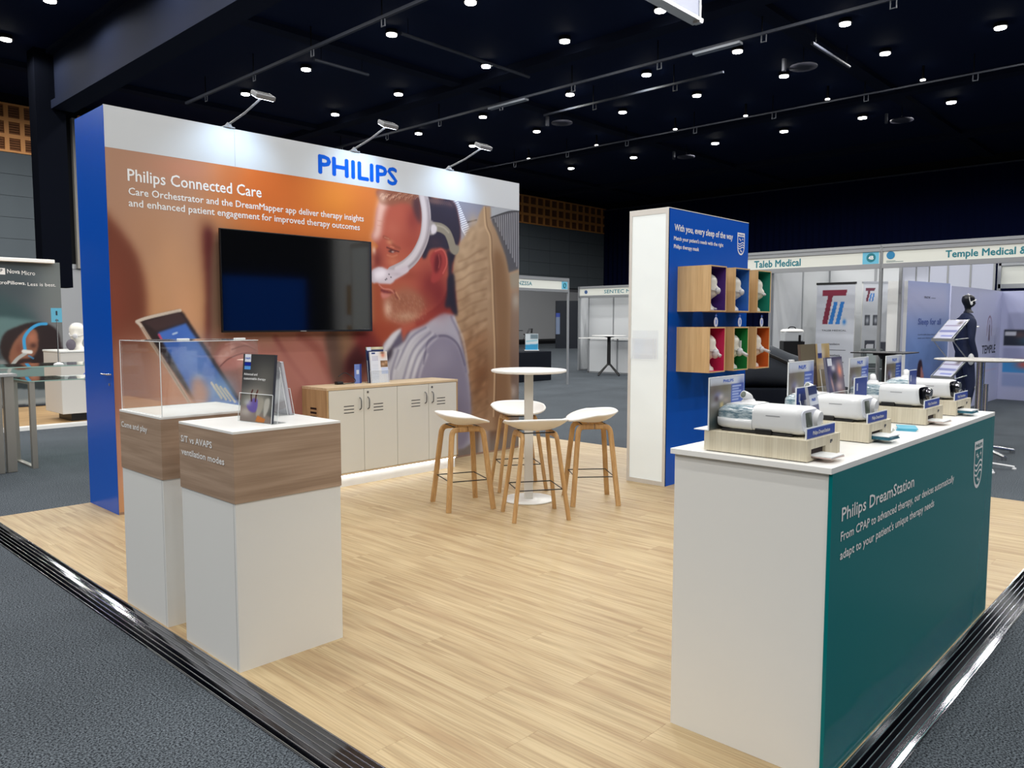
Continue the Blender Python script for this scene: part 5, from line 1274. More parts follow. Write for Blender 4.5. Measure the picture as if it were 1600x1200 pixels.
def emblem(parent, o, w, h, m, name='emblem'):
    """shield with a word above, stars and waves inside"""
    o = Vector(o)
    def out(s, dz=0.0):
        pts = [(-0.5*s, 0.5*h/w), (0.5*s, 0.5*h/w)]
        for k in range(13):
            t = PI*k/12; pts.append((0.5*s*math.cos(t), -0.02*h/w - math.sin(t)**0.8*(0.48*h/w - 0.5*(1-s))))
        return [((x*w), (z*w + (0 if z > 0 else 0))) for x, z in pts]
    a = MB(); p = out(1.0); a.add([o + Vector((x, -0.001, z_)) for x, z_ in p], [tuple(range(len(p)))]); e = put(name, a, M_ink, parent, world=True)
    off = wloc(parent); inner = MB()
    p = out(0.84); p[0] = (p[0][0], p[0][1]-0.16*h); p[1] = (p[1][0], p[1][1]-0.16*h)
    inner.add([o - off + Vector((x, -0.0018, z_*0.955)) for x, z_ in p], [tuple(range(len(p)))])
    put('emblem_field', inner, m, e)
    wv = MB()
    for k, zz in enumerate((0.03, -0.075, -0.18)):
        up_, dn = [], []
        for i in range(15):
            u = -0.40 + 0.8*i/14; s_ = math.sin(u*7.5)*0.045*h; 
            lim = 0.40*w
            up_.append(o - off + Vector((u*w, -0.0026, zz*h + s_ + 0.024*h))); dn.append(o - off + Vector((u*w, -0.0026, zz*h + s_ - 0.016*h)))
        wv.add(up_ + dn[::-1], [tuple(range(30))])
    for (sx, sz) in ((-0.22, 0.22), (-0.08, 0.17), (0.2, 0.22), (-0.05, -0.3), (0.08, -0.33)):
        c = o - off + Vector((sx*w, -0.0026, sz*h)); st = []
        for i in range(8):
            r_ = (0.1 if i % 2 == 0 else 0.035)*w; st.append(c + Vector((r_*math.cos(PI*i/4), 0, r_*math.sin(PI*i/4))))
        wv.add(st, [tuple(range(8))])
    put('emblem_waves', wv, M_ink, e)
    l_ = lettering([('PHILIPS', -0.38*w, 0.38*w, 0.37*h, 0.075*h, 0.03)], m, None, (0, 0, 0), (1, 0, 0), depth=0.002, world=False, name='emblem_word')
    l_.parent = e; l_.location = o - off
emblem(tw, (7.451, TY0, 2.342), 0.155, 0.225, M_blue)

M_ply = grain('pale_ply', (216, 182, 134), (200, 164, 116), 'Z', 2.0, rough=0.55)
def head_rings(sc=1.0):
    """mannequin head and neck looking towards -Y"""
    S_ = [(0.0, .074, .060, .052, 0), (.018, .070, .056, .050, 0), (.03, .045, .044, .044, 0), (.055, .036, .036, .040, .004), (.075, .038, .040, .046, .004), (.09, .044, .060, .056, -.002),
          (.10, .050, .070, .064, -.004), (.115, .054, .077, .074, -.004), (.13, .057, .080, .080, -.002), (.15, .060, .080, .088, 0), (.17, .063, .078, .092, 0), (.19, .064, .078, .092, 0), (.21, .062, .074, .088, 0), (.228, .054, .062, .078, .002), (.243, .038, .044, .058, .004), (.252, .012, .014, .02, .006)]
    R = []; n = 28
    for (z_, w, ff, bb, cy) in S_:
        ring = []
        for i in range(n):
            a = 2*PI*i/n; c, s = math.cos(a), math.sin(a)
            x = w*c; y = (-ff if s < 0 else bb)*abs(s) + cy
            fr = max(0.0, -s)
            if 0.128 <= z_ <= 0.16: y -= 0.022*(fr**22)*(1-(abs(z_-0.135)/0.04))      # nose
            if 0.15 < z_ <= 0.17: y += 0.010*max(0, 1-abs(abs(c)-0.38)/0.2)*(fr > 0)  # eye hollows
            if 0.096 <= z_ <= 0.117: y -= 0.005*(fr**10)                              # lips and chin
            ring.append(Vector((x, y, z_))*sc)
        R.append(ring)
    return R
M_foam = mat('white_mannequin', (226, 222, 212), 0.35); M_sili = mat('grey_silicone', (196, 196, 200), 0.3)
M_sili2 = clear('clear_silicone', (200, 206, 212), 1.0, 0.08)
def mask_head(label, loc, sc, style, grp=None, rz=0.0, cat='mannequin head', hm=None, tm=None):
    t = thing('mannequin_bust', label, cat, loc, rz, grp)
    put('head', MB().rings(head_rings(sc)), hm or M_foam, t)
    e = MB()
    for s in (-1, 1): e.ellipsoid((s*0.062*sc, 0.012*sc, 0.145*sc), (0.008*sc, 0.013*sc, 0.022*sc), 8, 6)
    put('ear', e, hm or M_foam, t)
    mk = MB(); m_ = tm or M_sili
    y0 = -0.088
    if style == 'pillow': mk.ellipsoid((0, -0.095, 0.122), (0.022, 0.014, 0.011), 12, 8)
    elif style == 'nasal': mk.ellipsoid((0, -0.088, 0.130), (0.023, 0.020, 0.024), 14, 8)
    elif style == 'full': mk.ellipsoid((0, -0.08, 0.118), (0.032, 0.026, 0.036), 14, 8).cyl((0, -0.098, 0.115), (0, -0.122, 0.10), 0.012, 0.011)
    elif style == 'frame': mk.ellipsoid((0, -0.084, 0.120), (0.030, 0.026, 0.032), 14, 8).cyl((0, -0.104, 0.116), (0, -0.145, 0.095), 0.012, 0.012).box(-0.008, 0.008, -0.096, -0.082, 0.13, 0.2, b=0.003)
    elif style == 'elbow': mk.ellipsoid((0, -0.086, 0.128), (0.026, 0.022, 0.026), 14, 8).cyl((0, -0.1, 0.13), (0, -0.15, 0.112), 0.010, 0.012)
    mk2 = MB(); mk2.v = [tuple(Vector(v)*sc) for v in mk.v]; mk2.f = mk.f; mk2.sm = mk.sm
    put('mask', mk2, m_, t)
    sb = MB()
    for s in (-1, 1):
        sb.tube([Vector(p)*sc for p in smooth_path([(s*0.026, -0.09, 0.13), (s*0.053, -0.05, 0.14), (s*0.066, 0.0, 0.155), (s*0.058, 0.05, 0.165), (s*0.02, 0.088, 0.17)], 4)], 0.004*sc, n=6, flat=(0.002*sc, 0.006*sc), up=(0, 0, 1))
    if style != 'pillow': sb.tube([Vector(p)*sc for p in smooth_path([(-0.066, 0.0, 0.17), (-0.06, 0.0, 0.215), (-0.03, 0.0, 0.247), (0.03, 0.0, 0.247), (0.06, 0.0, 0.215), (0.066, 0.0, 0.17)], 4)], 0.004*sc, n=6, flat=(0.002*sc, 0.006*sc), up=(0, 1, 0))
    put('strap', sb, m_, t)
    return t
COLS = [('purple', (70, 30, 120)), ('sky blue', (40, 104, 190)), ('sea green', (0, 128, 108)), ('crimson', (196, 24, 84)), ('bright green', (0, 120, 52)), ('orange', (196, 92, 24))]
STY = ['nasal', 'nasal', 'pillow', 'full', 'frame', 'elbow']
for i, (cn, cc) in enumerate(COLS):
    r_, k = divmod(i, 3); x0 = 6.250 + k*0.4535; zb = 1.642 if r_ == 0 else 1.092; w_, h_, d_ = 0.292, 0.41, 0.336; th = 0.011
    t = thing('mask_box', 'open wooden box lined in %s on the blue tower' % cn, 'display box', (x0, TY0-d_, zb), 0, 'coloured mask boxes on the blue tower')
    s_ = MB().box(0, w_, 0, d_, 0, th).box(0, w_, 0, d_, h_-th, h_).box(0, th, 0, d_, th, h_-th).box(w_-th, w_, 0, d_, th, h_-th)
    put('shell', s_, M_ply, t)
    q_ = MB().box(th, w_-th, d_-0.012, d_, th, h_-th).box(th, th+0.002, 0.004, d_-0.012, th, h_-th).box(w_-th-0.002, w_-th, 0.004, d_-0.012, th, h_-th).box(th, w_-th, 0.004, d_-0.012, th, th+0.002).box(th, w_-th, 0.004, d_-0.012, h_-th-0.002, h_-th)
    put('lining', q_, mat('lining_'+cn.replace(' ', '_'), cc, 0.6), t, label='%s lining' % cn)
    mask_head('white mannequin head wearing a mask in the %s box' % cn, (x0+w_*0.56, TY0-d_+0.138, zb+th+0.002), 1.34, STY[i], 'mannequin heads in the mask boxes', rz=0.0)
    if r_ == 1:
        b_ = thing('round_badge', 'small round white badge standing on the %s box' % cn, 'badge', (x0+0.15, TY0-d_+0.02, zb+h_), 0, 'round badges on the lower mask boxes')
        ov = [(0.033*math.cos(2*PI*j/20), 0.045+0.045*math.sin(2*PI*j/20)) for j in range(20)]
        put('disc', MB().prism(ov, 0.004), mat('badge_white', (206, 214, 240), 0.4), b_)
        put('symbol', MB().prism([(-0.006, 0.025), (0.006, 0.025), (0.006, 0.066), (-0.006, 0.066)], 0.001, Matrix.Translation((0, -0.0012, 0))), M_ptype, b_)
        put('topper', MB().prism([(-0.022, 0.105), (-0.006, 0.098), (0, 0.088), (0.006, 0.098), (0.022, 0.105), (0.006, 0.109), (0, 0.12), (-0.006, 0.109)], 0.003), mat('badge_blue', (96, 130, 220), 0.4), b_)
tag(put('small_part', MB().ellipsoid((6.25+0.2, TY0-0.336+0.07, 1.642+0.024), (0.03, 0.025, 0.013), 12, 6), M_sili), 'loose lilac-grey mask cushion lying in the purple box', 'mask cushion')

# ------------------------------------------------------------------ teal counter
KX0, KX1, KY0, KY1, KZ = 2.450, 4.605, 0.930, 1.515, 1.084
kc = thing('display_counter', 'long counter with a teal front and white end', 'counter', (KX0, KY0, PZ))
put('body', MB().box(KX0+0.012, KX1-0.004, KY0+0.012, KY1-0.01, PZ, 1.062), M_white, kc, world=True)
put('front_panel', MB().box(KX0+0.006, KX1, KY0, KY0+0.012, PZ, 1.064), M_teal, kc, world=True, label='teal front panel')
put('worktop', MB().box(KX0-0.004, KX1, KY0, KY1, 1.064, KZ, b=0.001), M_wtop, kc, world=True)
lettering([('Philips DreamStation', 2.541, 3.290, 0.898, 0.046, 0.018), ('From CPAP to advanced therapy, our devices automatically', 2.538, 3.871, 0.832, 0.032, 0.018), ("adapt to your patient's unique therapy needs", 2.538, 3.576, 0.770, 0.032, 0.018)], M_ink, kc, (0, KY0, 0), (1, 0, 0))
emblem(kc, (4.300, KY0, 0.852), 0.162, 0.235, M_teal)

# ------------------------------------------------------------------ breathing machines on their drawer blocks
M_block = grain('bleached_wood_block', (222, 214, 192), (204, 194, 170), 'Z', 3.0, rough=0.55)
M_tank = speckle('smoky_tank_painted_sparkle', (196, 210, 216), (104, 130, 144), 70, rough=0.1, bump=0.3, stretch=(0.7, 0.35, 1.6)); M_tank.node_tree.nodes['Principled BSDF'].inputs['Coat Weight'].default_value = 0.8; M_tank.node_tree.nodes['Principled BSDF'].inputs['Specular IOR Level'].default_value = 0.5; M_face = mat('pale_face_plate', (214, 218, 228), 0.35)  # see-through look and water sparkle painted into the tank's mottled colour
M_lcd = mat('grey_display', (92, 100, 92), 0.2); M_gb = mat('glossy_black', (8, 8, 10), 0.08, coat=0.5)
M_plate = mat('indigo_sign', (50, 76, 168), 0.4); M_silver = mat('silver_shell', (222, 224, 226), 0.3, coat=0.3)
def rrect(w, h, cx, cz, y, n=28, e=0.42, lean=0.0):
    out = []
    for i in range(n):
        a = 2*PI*(i+0.5)/n; c, s = math.cos(a), math.sin(a)
        x = cx + math.copysign(abs(c)**e, c)*w; z_ = cz + math.copysign(abs(s)**e, s)*h
        out.append(Vector((x, y + lean*(z_-cz), z_)))
    return out
def machine(label, loc, black, rz=0.0, spout=1):
    """front face looks towards -Y; the water tank is at the far end"""
    t = thing('breathing_machine', label, 'breathing machine', loc, rz, 'breathing machines on the counter')
    w = 0.084; h = 0.046
    R = [rrect(w*0.90, h*0.86, 0, h+0.006, 0.0, lean=0.12), rrect(w*0.97, h*0.95, 0, h+0.006, 0.006, lean=0.12), rrect(w, h, 0, h+0.006, 0.02), rrect(w, h, 0, h+0.006, 0.17)]
    put('body', MB().rings(R), M_silver, t)
    R = [rrect(w*0.995, h*0.99, 0, h+0.006, 0.1702), rrect(w*0.99, h*0.98, 0, h+0.006, 0.25), rrect(w*0.95, h*0.92, 0, h+0.005, 0.285), rrect(w*0.85, h*0.78, 0, h+0.002, 0.305), rrect(w*0.6, h*0.5, 0, h-0.004, 0.315)]
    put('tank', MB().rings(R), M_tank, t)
    lo = MB(); R = []
    for (yy, sw) in ((0.171, 1.003), (0.25, 1.0), (0.286, 0.962), (0.307, 0.862)):
        ring = [Vector((p.x, p.y, min(p.z, 0.048))) for p in rrect(w*sw+0.001, h*sw+0.001, 0, h+0.006, yy)]; R.append(ring)
    put('tank_base', lo.rings(R), M_silver, t)
    put('tank_lid', MB().rings([rrect(w*0.62, 0.004, 0, 2*h+0.004, 0.172), rrect(w*0.66, 0.006, 0, 2*h+0.004, 0.19), rrect(w*0.66, 0.006, 0, 2*h+0.003, 0.26), rrect(w*0.55, 0.004, 0, 2*h-0.002, 0.288)]), M_silver, t)
    sp = MB(); b = (0.0, 0.225, 2*h+0.006)
    sp.cyl(b, (b[0], b[1], b[2]+0.014), 0.03, 0.019); sp.tube(smooth_path([(b[0]+0.004, b[1], b[2]+0.006), (b[0], b[1], b[2]+0.018), (b[0]-0.012*spout, b[1]+0.004, b[2]+0.026), (b[0]-0.026*spout, b[1]+0.008, b[2]+0.031)], 4), 0.0145, n=14)
    el = put('elbow', sp, M_plast, t)
    put('elbow_bore', MB().cyl((b[0]-0.0262*spout, b[1]+0.008, b[2]+0.0311), (b[0]-0.0275*spout, b[1]+0.0083, b[2]+0.0317), 0.011), M_lcd, el)
    fm = M_gb if black else M_face
    put('face_plate', MB().rings([rrect(w*0.86, h*0.80, 0, h+0.007, -0.0035, lean=0.12), rrect(w*0.88, h*0.83, 0, h+0.007, 0.001, lean=0.12)]), fm, t)
    put('display', MB().rings([rrect(0.022, 0.024, -0.022, h+0.012, -0.0055, e=0.15, lean=0.12), rrect(0.022, 0.024, -0.022, h+0.012, -0.003, e=0.15, lean=0.12)]), M_lcd if not black else mat('dark_display', (24, 26, 30), 0.1), t)
    put('dial', MB().cyl((0.040, -0.018, h+0.010), (0.040, -0.002, h+0.012), 0.025, 0.031, n=24), M_plast if not black else mat('chrome_dial', (150, 150, 156), 0.15, 1.0), t)
    put('side_groove', MB().box(-w-0.0006, -w+0.002, 0.07, 0.12, 0.066, 0.069), mat('groove_grey', (150, 152, 156), 0.5), t)
    put('foot', MB().box(-w*0.9, w*0.9, 0.03, 0.29, 0.0, 0.008, b=0.002).box(-w*0.985, -w*0.8, 0.10, 0.16, 0.0, 0.02, b=0.003), M_black, t)
    return t
def block(label, x0, x1, y0, y1, card, zb=KZ):
    t = thing('drawer_block', label, 'drawer block', (x0, y0, zb), 0, 'bleached wood blocks under the machines'); H_ = 0.073; w = x1-x0; d = y1-y0
    sx0, sx1, sz0, sz1 = 0.030, 0.150, 0.012, 0.042
    b = MB().box(0, w, 0.012, d, 0.003, H_).box(0, sx0, 0, 0.012, 0.003, H_).box(sx1, w, 0, 0.012, 0.003, H_).box(sx0, sx1, 0, 0.012, 0.003, sz0).box(sx0, sx1, 0, 0.012, sz1, H_)
    put('body', b, M_block, t)
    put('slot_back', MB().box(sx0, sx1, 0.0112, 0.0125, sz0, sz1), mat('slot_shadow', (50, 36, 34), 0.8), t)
    put('base_gap', MB().box(0.006, w-0.006, 0.006, d-0.006, 0, 0.003), M_black, t)
    put('mark', MB().box(w*0.68, w*0.68+0.009, -0.0008, 0, 0.046, 0.058).box(w*0.68+0.012, w*0.68+0.018, -0.0008, 0, 0.050, 0.058), M_darktype, t)
    return t
XB = [(2.485, 2.762, 'by the white counter end'), (3.050, 3.300, 'second along the counter'), (3.764, 4.026, 'third along the counter'), (4.252, 4.528, 'fourth along the counter')]
ML = ['silver breathing machine with a grey display, by the white counter end', 'silver breathing machine with a grey display, second along the counter',
      'silver breathing machine with a black face, third along the counter', 'silver breathing machine with a black face, fourth along the counter']
SIGN = [('p', [(0, .32), (.27, .32), (.27, .37), (0, .37)], .001, (216, 222, 236), 1, 0), ('p', [(.165, .0), (.27, .0), (.27, .315), (.165, .315)], .001, (66, 98, 190), 1, 0), ('b', .25, .29, .03, .06, 0, (40, 66, 160), .7), ('b', .22, .05, .05, .05, 0, (118, 130, 176), .8),
  ('p', [(.0, .0), (.165, .0), (.165, .315), (.0, .315)], .001, (128, 126, 120), 1, 0), ('b', .03, .28, .05, .04, 0, (84, 66, 60), .8), ('b', .11, .29, .05, .03, 0, (110, 100, 76), .8), ('b', .06, .24, .03, .03, 0, (110, 116, 170), .9), ('b', .05, .22, .016, .02, 0, (60, 34, 44), .9), ('b', .085, .23, .02, .02, 0, (206, 196, 196), .9),
  ('b', .12, .2, .03, .02, 0, (190, 170, 160), .7), ('b', .03, .18, .03, .02, 0, (190, 186, 200), .7), ('p', [(.075, .19), (.105, .19), (.095, .11), (.085, .11)], .004, (226, 206, 150), 1, 0), ('b', .08, .1, .05, .05, 0, (120, 122, 116), .5), ('b', .03, .05, .05, .05, 0, (52, 70, 76), .9), ('b', .13, .03, .04, .04, 0, (40, 44, 50), .9)]
for k in range(6): SIGN.append(('l', [(.175, .295-k*.02), (.245-(k % 2)*.02, .295-k*.02)], .005, .002, (190, 204, 240), .9))
SG = [s_ for s_ in SIGN]
for i, (x0, x1, lb) in enumerate(XB):
    block('bleached wood drawer block, ' + lb, x0, x1, 1.025, 1.40 + 0.0*i, i)
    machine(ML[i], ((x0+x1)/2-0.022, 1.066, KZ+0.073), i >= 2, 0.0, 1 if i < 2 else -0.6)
    sp = thing('name_plate', 'small indigo name plate on the block, ' + lb, 'name plate', ((x0+x1)/2, 1.037, KZ+0.073), 0, 'name plates on the drawer blocks')
    hw = (x1-x0)*0.42
    put('acrylic', MB().box(-hw-0.008, hw+0.004, 0.0, 0.003, 0, 0.038), M_edge, sp); put('plate', MB().box(-hw, hw, -0.001, 0.0, 0.002, 0.034), M_plate, sp)
    lettering([('Philips DreamStation', -hw*0.62, hw*0.62, 0.012, 0.013, 0.02)], M_ink, sp, (0, -0.001, 0), (1, 0, 0), depth=0.0006, world=False)
    wd = [0.27, 0.27, 0.27, 0.27][i]; hh_ = [0.186, 0.20, 0.195, 0.19][i]
    sc_ = Matrix
    # upright picture sign behind each machine
    s_ = thing('picture_sign', 'upright sign with a bedroom picture behind the machine, ' + lb, 'sign', ((x0+x1)/2 - 0.005 + [0, .1, .06, .08][i], 1.385, KZ+0.073 if i == 0 else KZ), 0.03, 'picture signs behind the machines')
    H2 = hh_ if i == 0 else hh_+0.09
    put('acrylic_frame', MB().box(-wd/2-0.004, wd/2+0.004, 0.0, 0.004, 0, H2+0.003).box(-wd/2, wd/2, 0.004, 0.06, 0, 0.003), M_edge, s_)
    k = H2/0.37
    shp = []
    for q in SG:
        if q[0] == 'b': shp.append(('b', q[1], q[2]*k, q[3], q[4]*k, q[5], q[6], q[7]))
        else: shp.append((q[0], [(p[0], p[1]*k) for p in q[1]]) + tuple(q[2:]))
    paint('sign_face', 0.27, H2, 0.003, (200, 206, 220), shp, M_gloss, s_, (-wd/2, -0.0005, 0), (1, 0, 0), world=False)
    lettering([('PHILIPS', -0.035, 0.045, H2*0.895, H2*0.058, 0.03)], M_ptype, s_, (0, -0.0005, 0), (1, 0, 0), depth=0.0012, world=False)

def blue_card(label, x, y, w, h, z0=KZ):
    t = thing('blue_card', label, 'card', (x, y, z0), 0.0, 'blue cards beside the machines')
    put('acrylic_frame', MB().box(-w/2-0.004, w/2+0.004, 0, 0.004, 0, h+0.003).box(-w/2, w/2, 0.004, 0.05, 0, 0.003), M_edge, t)
    put('card_face', MB().box(-w/2, w/2, -0.0012, 0, 0.002, h), mat('deep_blue_card', (40, 66, 150), 0.4), t)
    put('tablet_picture', MB().box(w*0.02, w*0.32, -0.002, -0.0012, h*0.06, h*0.36).box(-w*0.38, -w*0.28, -0.002, -0.0012, h*0.76, h*0.9), mat('pale_picture', (196, 204, 226), 0.4), t)
    put('tablet_screen', MB().box(w*0.07, w*0.27, -0.0026, -0.002, h*0.09, h*0.33), mat('grey_picture', (150, 152, 160), 0.4), t)
blue_card('blue card standing between the first and second machines', 2.86, 1.2, 0.125, 0.215)
blue_card('blue card standing between the second and third machines', 3.45, 1.2, 0.14, 0.222)
blue_card('blue card standing between the third and fourth machines', 4.16, 1.2, 0.11, 0.222)
blue_card('blue card standing at the far corner of the counter', 4.56, 1.42, 0.08, 0.235)

LEAF = [('p', [(0, .15), (.11, .15), (.11, .19), (0, .19)], .001, (206, 214, 230), 1, 0), ('p', [(.02, .0), (.10, .0), (.10, .12), (.02, .12)], .001, (64, 84, 150), 1, 0), ('p', [(.02, .085), (.1, .085), (.1, .128), (.02, .128)], .002, (150, 138, 130), 1, 0),
        ('p', [(.025, .1), (.045, .1), (.045, .122), (.025, .122)], .001, (222, 226, 236), 1, 0), ('l', [(.03, .08), (.08, .078)], .006, .002, (206, 210, 226), .9), ('b', .08, .11, .012, .012, 0, (190, 176, 140), .9), ('l', [(.03, .04), (.09, .04)], .003, .001, (150, 166, 220), .8), ('l', [(.03, .055), (.09, .055)], .003, .001, (150, 166, 220), .8)]
holder('clear leaflet holder between the first and second machines', (2.865, 1.13, KZ), 0.12, 0.125, 0.17, 0.16)
brochure('small leaflet with a device picture between the first and second machines', (2.865, 1.136, KZ+0.0035), 0.12, 0.11, 0.222, 0.16, (40, 56, 110), LEAF, [('PHILIPS', 0.03, 0.08, 0.166, 0.011, 0.03, M_ptype)], d=0.01, side=(170, 172, 180))
BR1 = [('p', [(0, 0), (.13, 0), (.13, .11), (0, .11)], .004, (46, 44, 56), 1, 0), ('b', .06, .2, .05, .05, 0, (60, 60, 120), .9), ('b', .055, .19, .022, .035, 0, (24, 20, 28), 1), ('b', .05, .235, .018, .016, 0, (200, 196, 206), 1), ('b', .1, .22, .02, .035, .3, (226, 132, 104), 1), ('b', .085, .15, .03, .025, 0, (206, 176, 176), .9), ('b', .03, .16, .008, .04, .3, (206, 160, 150), .8), ('b', .1, .12, .03, .012, 0, (176, 120, 100), .8),
       ('p', [(.03, .0), (.13, .0), (.13, .03), (.03, .03)], .004, (40, 60, 160), 1, 0), ('p', [(.01, .245), (.045, .245), (.045, .28), (.01, .28)], .001, (222, 226, 236), 1, 0), ('b', .12, .04, .02, .01, 0, (196, 130, 60), .8)]
holder('clear holder at the counter back with the dark sleeper brochure', (3.73, 1.375, KZ), 0.0, 0.21, 0.24, 0.15)
brochure('dark brochure with a sleeping couple and white words', (3.73, 1.383, KZ+0.0035), 0.0, 0.195, 0.295, 0.15, (70, 70, 100), scaled(BR1, 1.5, 1.035),
   [('Advanced', 0.045, 0.125, 0.093, 0.014, 0.03, M_ink), ('ventilation', 0.045, 0.14, 0.069, 0.014, 0.03, M_ink), ('Connected care', 0.045, 0.18, 0.045, 0.014, 0.03, M_ink)], d=0.012, side=(120, 120, 140))
BRA = [('p', [(0, .26), (.17, .26), (.17, .36), (0, .36)], .003, (112, 102, 84), 1, 0), ('p', [(0, 0), (.17, 0), (.17, .24), (0, .24)], .004, (84, 62, 58), 1, 0), ('p', [(0, .25), (.17, .25), (.17, .265), (0, .265)], .002, (60, 50, 44), 1, 0)]
BRB = [('p', [(0, .0), (.17, .0), (.17, .36), (.0, .36)], .003, (196, 170, 120), 1, 0), ('b', .12, .25, .03, .05, 0, (120, 84, 50), .8), ('b', .08, .31, .03, .03, 0, (226, 214, 190), .9),
       ('p', [(.02, .31), (.07, .31), (.07, .36), (.02, .36)], .001, (206, 210, 226), 1, 0), ('p', [(.02, .285), (.07, .285), (.07, .31), (.02, .31)], .001, (50, 66, 140), 1, 0), ('b', .06, .24, .04, .03, 0, (214, 200, 190), .8)]
holder('tall clear holder at the counter back behind the second sign', (3.665, 1.452, KZ), 0.0, 0.35, 0.28, 0.09)
brochure('brown brochure standing tall in the wide clear holder', (3.58, 1.460, KZ+0.0035), 0.0, 0.165, 0.355, 0.09, (120, 96, 80), BRA, d=0.012, side=(90, 74, 64))
brochure('cream brochure with a blue label beside the brown one', (3.752, 1.460, KZ+0.0035), 0.0, 0.165, 0.355, 0.09, (196, 170, 120), BRB, d=0.012, side=(90, 74, 64))
# cards handed out on the worktop
M_cyan = mat('cyan_card', (92, 186, 216), 0.4); M_tealcard = mat('dark_teal_card', (44, 110, 132), 0.4)
def cards(label, x, y, z0, rz, m, n=3, w=0.09, d=0.06, name='card_stack', grp=None):
    t = thing(name, label, 'cards', (x, y, z0), rz, grp)
    for k in range(n): put('card', MB().box(-w/2, w/2, -d/2, d/2, k*0.004, k*0.004+0.0035, M=Matrix.Rotation(0.07*((k % 3)-1), 4, 'Z')), m if k < n-1 or m is M_cyan else M_edge, t)
q = (3.58, 1.048, 1.084)
cards('cyan cards fanned flat on the counter before the second machine', q[0], q[1], KZ, 0.3, M_cyan, 3, 0.13, 0.075)
cards('pale printed cards lying flat next to the cyan cards', q[0]-0.13, q[1]+0.06, KZ, 0.2, mat('beige_card', (196, 196, 186), 0.5), 3, 0.12, 0.08)
for i, (x0, x1, lb) in enumerate(XB):
    m_ = M_tealcard if i in (1, 3) else mat('pinkish_card', (206, 184, 178), 0.5)
    cards('%s cards in the block slot, %s' % ('teal' if i in (1, 3) else 'pale', lb), x0+0.09, 1.02-0.02, KZ+0.014, 0.0, m_, 4 if i in (1, 3) else 2, 0.1, 0.08)

# ------------------------------------------------------------------ far shell-scheme booths, right hand side
def shell_row(label, x, y0, y1, ztop, name, posts, back=3.0, sides=(), panels=True):
    """fascia facing -X at x, from y0 (far) down to y1"""
    t = thing('exhibition_booth', label, 'booth', (x, y0, 0), 0, 'shell scheme booths')
    put('fascia_board', MB().box(x, x+0.02, y1, y0, ztop-0.265, ztop-0.09), mat('fascia_cream', (222, 224, 216), 0.5), t, world=True)
    put('fascia_rail', MB().box(x-0.015, x+0.045, y1, y0, ztop-0.04, ztop).box(x-0.015, x+0.045, y1, y0, ztop-0.095, ztop-0.055).box(x+0.0, x+0.03, y1, y0, ztop-0.06, ztop-0.03), M_shellf, t, world=True)
    put('fascia_rail', MB().box(x-0.015, x+0.045, y1, y0, ztop-0.33, ztop-0.265), M_shellf, t, world=True)
    for p in posts: put('post', MB().cyl((x+0.01, p, 0), (x+0.01, p, ztop if p < 5 else ztop-0.33), 0.028, n=8, smooth=False), M_shellf, t, world=True)
    return t
FX = 11.503
tal = shell_row('shell scheme booth lettered with a medical name beside the blue tower', FX, 5.80, 3.80, 2.63, '', [5.395, 3.787])
lettering([('Taleb Medical', -5.67, -4.937, 2.395, 0.108, 0.03)], M_tealtype, tal, (FX, 0, 0), (0, -1, 0))
put('number_tile', MB().box(FX-0.002, FX, 3.82, 4.04, 2.368, 2.54), mat('number_tile_blue', (104, 186, 216), 0.5), tal, world=True)
put('number_disc', MB().cyl((FX-0.004, 3.925, 2.455), (FX-0.002, 3.925, 2.455), 0.062, n=24), M_tealtype, tal, world=True)
lettering([('4B', -3.958, -3.892, 2.43, 0.052, 0.03)], M_ink, tal, (FX-0.004, 0, 0), (0, -1, 0))
XBk = FX + 3.0
def panel_wall(t, axis, c, a, b, n, z1=2.5, m=None, z0=0.0):
    for k in range(n):
        u0, u1 = a + (b-a)*k/n, a + (b-a)*(k+1)/n; lo, hi = min(u0, u1)+0.02, max(u0, u1)-0.02
        g = MB().box(c, c+0.02, lo, hi, z0+0.04, z1-0.04) if axis == 'X' else MB().box(lo, hi, c, c+0.02, z0+0.04, z1-0.04)
        put('wall_panel', g, m or M_shell, t, world=True)
    f = MB()
    for k in range(n+1):
        u = a + (b-a)*k/n
        if axis == 'X': f.box(c-0.01, c+0.03, u-0.02, u+0.02, z0, z1)
        else: f.box(u-0.02, u+0.02, c-0.01, c+0.03, z0, z1)
    for zz in (z0+0.02, z1-0.02):
        if axis == 'X': f.box(c-0.008, c+0.028, min(a, b), max(a, b), zz-0.02, zz+0.02)
        else: f.box(min(a, b), max(a, b), c-0.008, c+0.028, zz-0.02, zz+0.02)
    put('panel_frame', f, M_shellf, t, world=True)
panel_wall(tal, 'X', 13.75, 5.38, 3.83, 2)
panel_wall(tal, 'Y', 5.38, FX+0.05, 13.75, 2)
panel_wall(tal, 'Y', 3.79, FX+0.9, 13.75, 2, m=mat('lilac_panel', (196, 200, 216), 0.6))
tem = shell_row('long shell scheme booth whose fascia runs out of the frame', FX, 3.775, 0.3, 2.63, '', [0.3])
lettering([('Temple Medical &', -2.977, -2.065, 2.405, 0.095, 0.03)], M_tealtype, tem, (FX, 0, 0), (0, -1, 0))
put('logo_globe', MB().cyl((FX-0.003, 3.665, 2.475), (FX, 3.665, 2.475), 0.055, n=24), mat('globe_blue', (40, 128, 176), 0.4), tem, world=True)
put('logo_caption', MB().box(FX-0.002, FX, 3.60, 3.72, 2.396, 2.402).box(FX-0.002, FX, 3.50, 3.72, 2.380, 2.388), mat('caption_grey', (120, 140, 140), 0.5), tem, world=True)
panel_wall(tem, 'X', 20.3, 6.6, 4.25, 5, z1=2.95, m=mat('lilac_panel', (196, 200, 216), 0.6))
far = thing('rear_booth', 'cream fascia of a further booth behind the lilac wall', 'booth', (21.0, 4.2, 0))
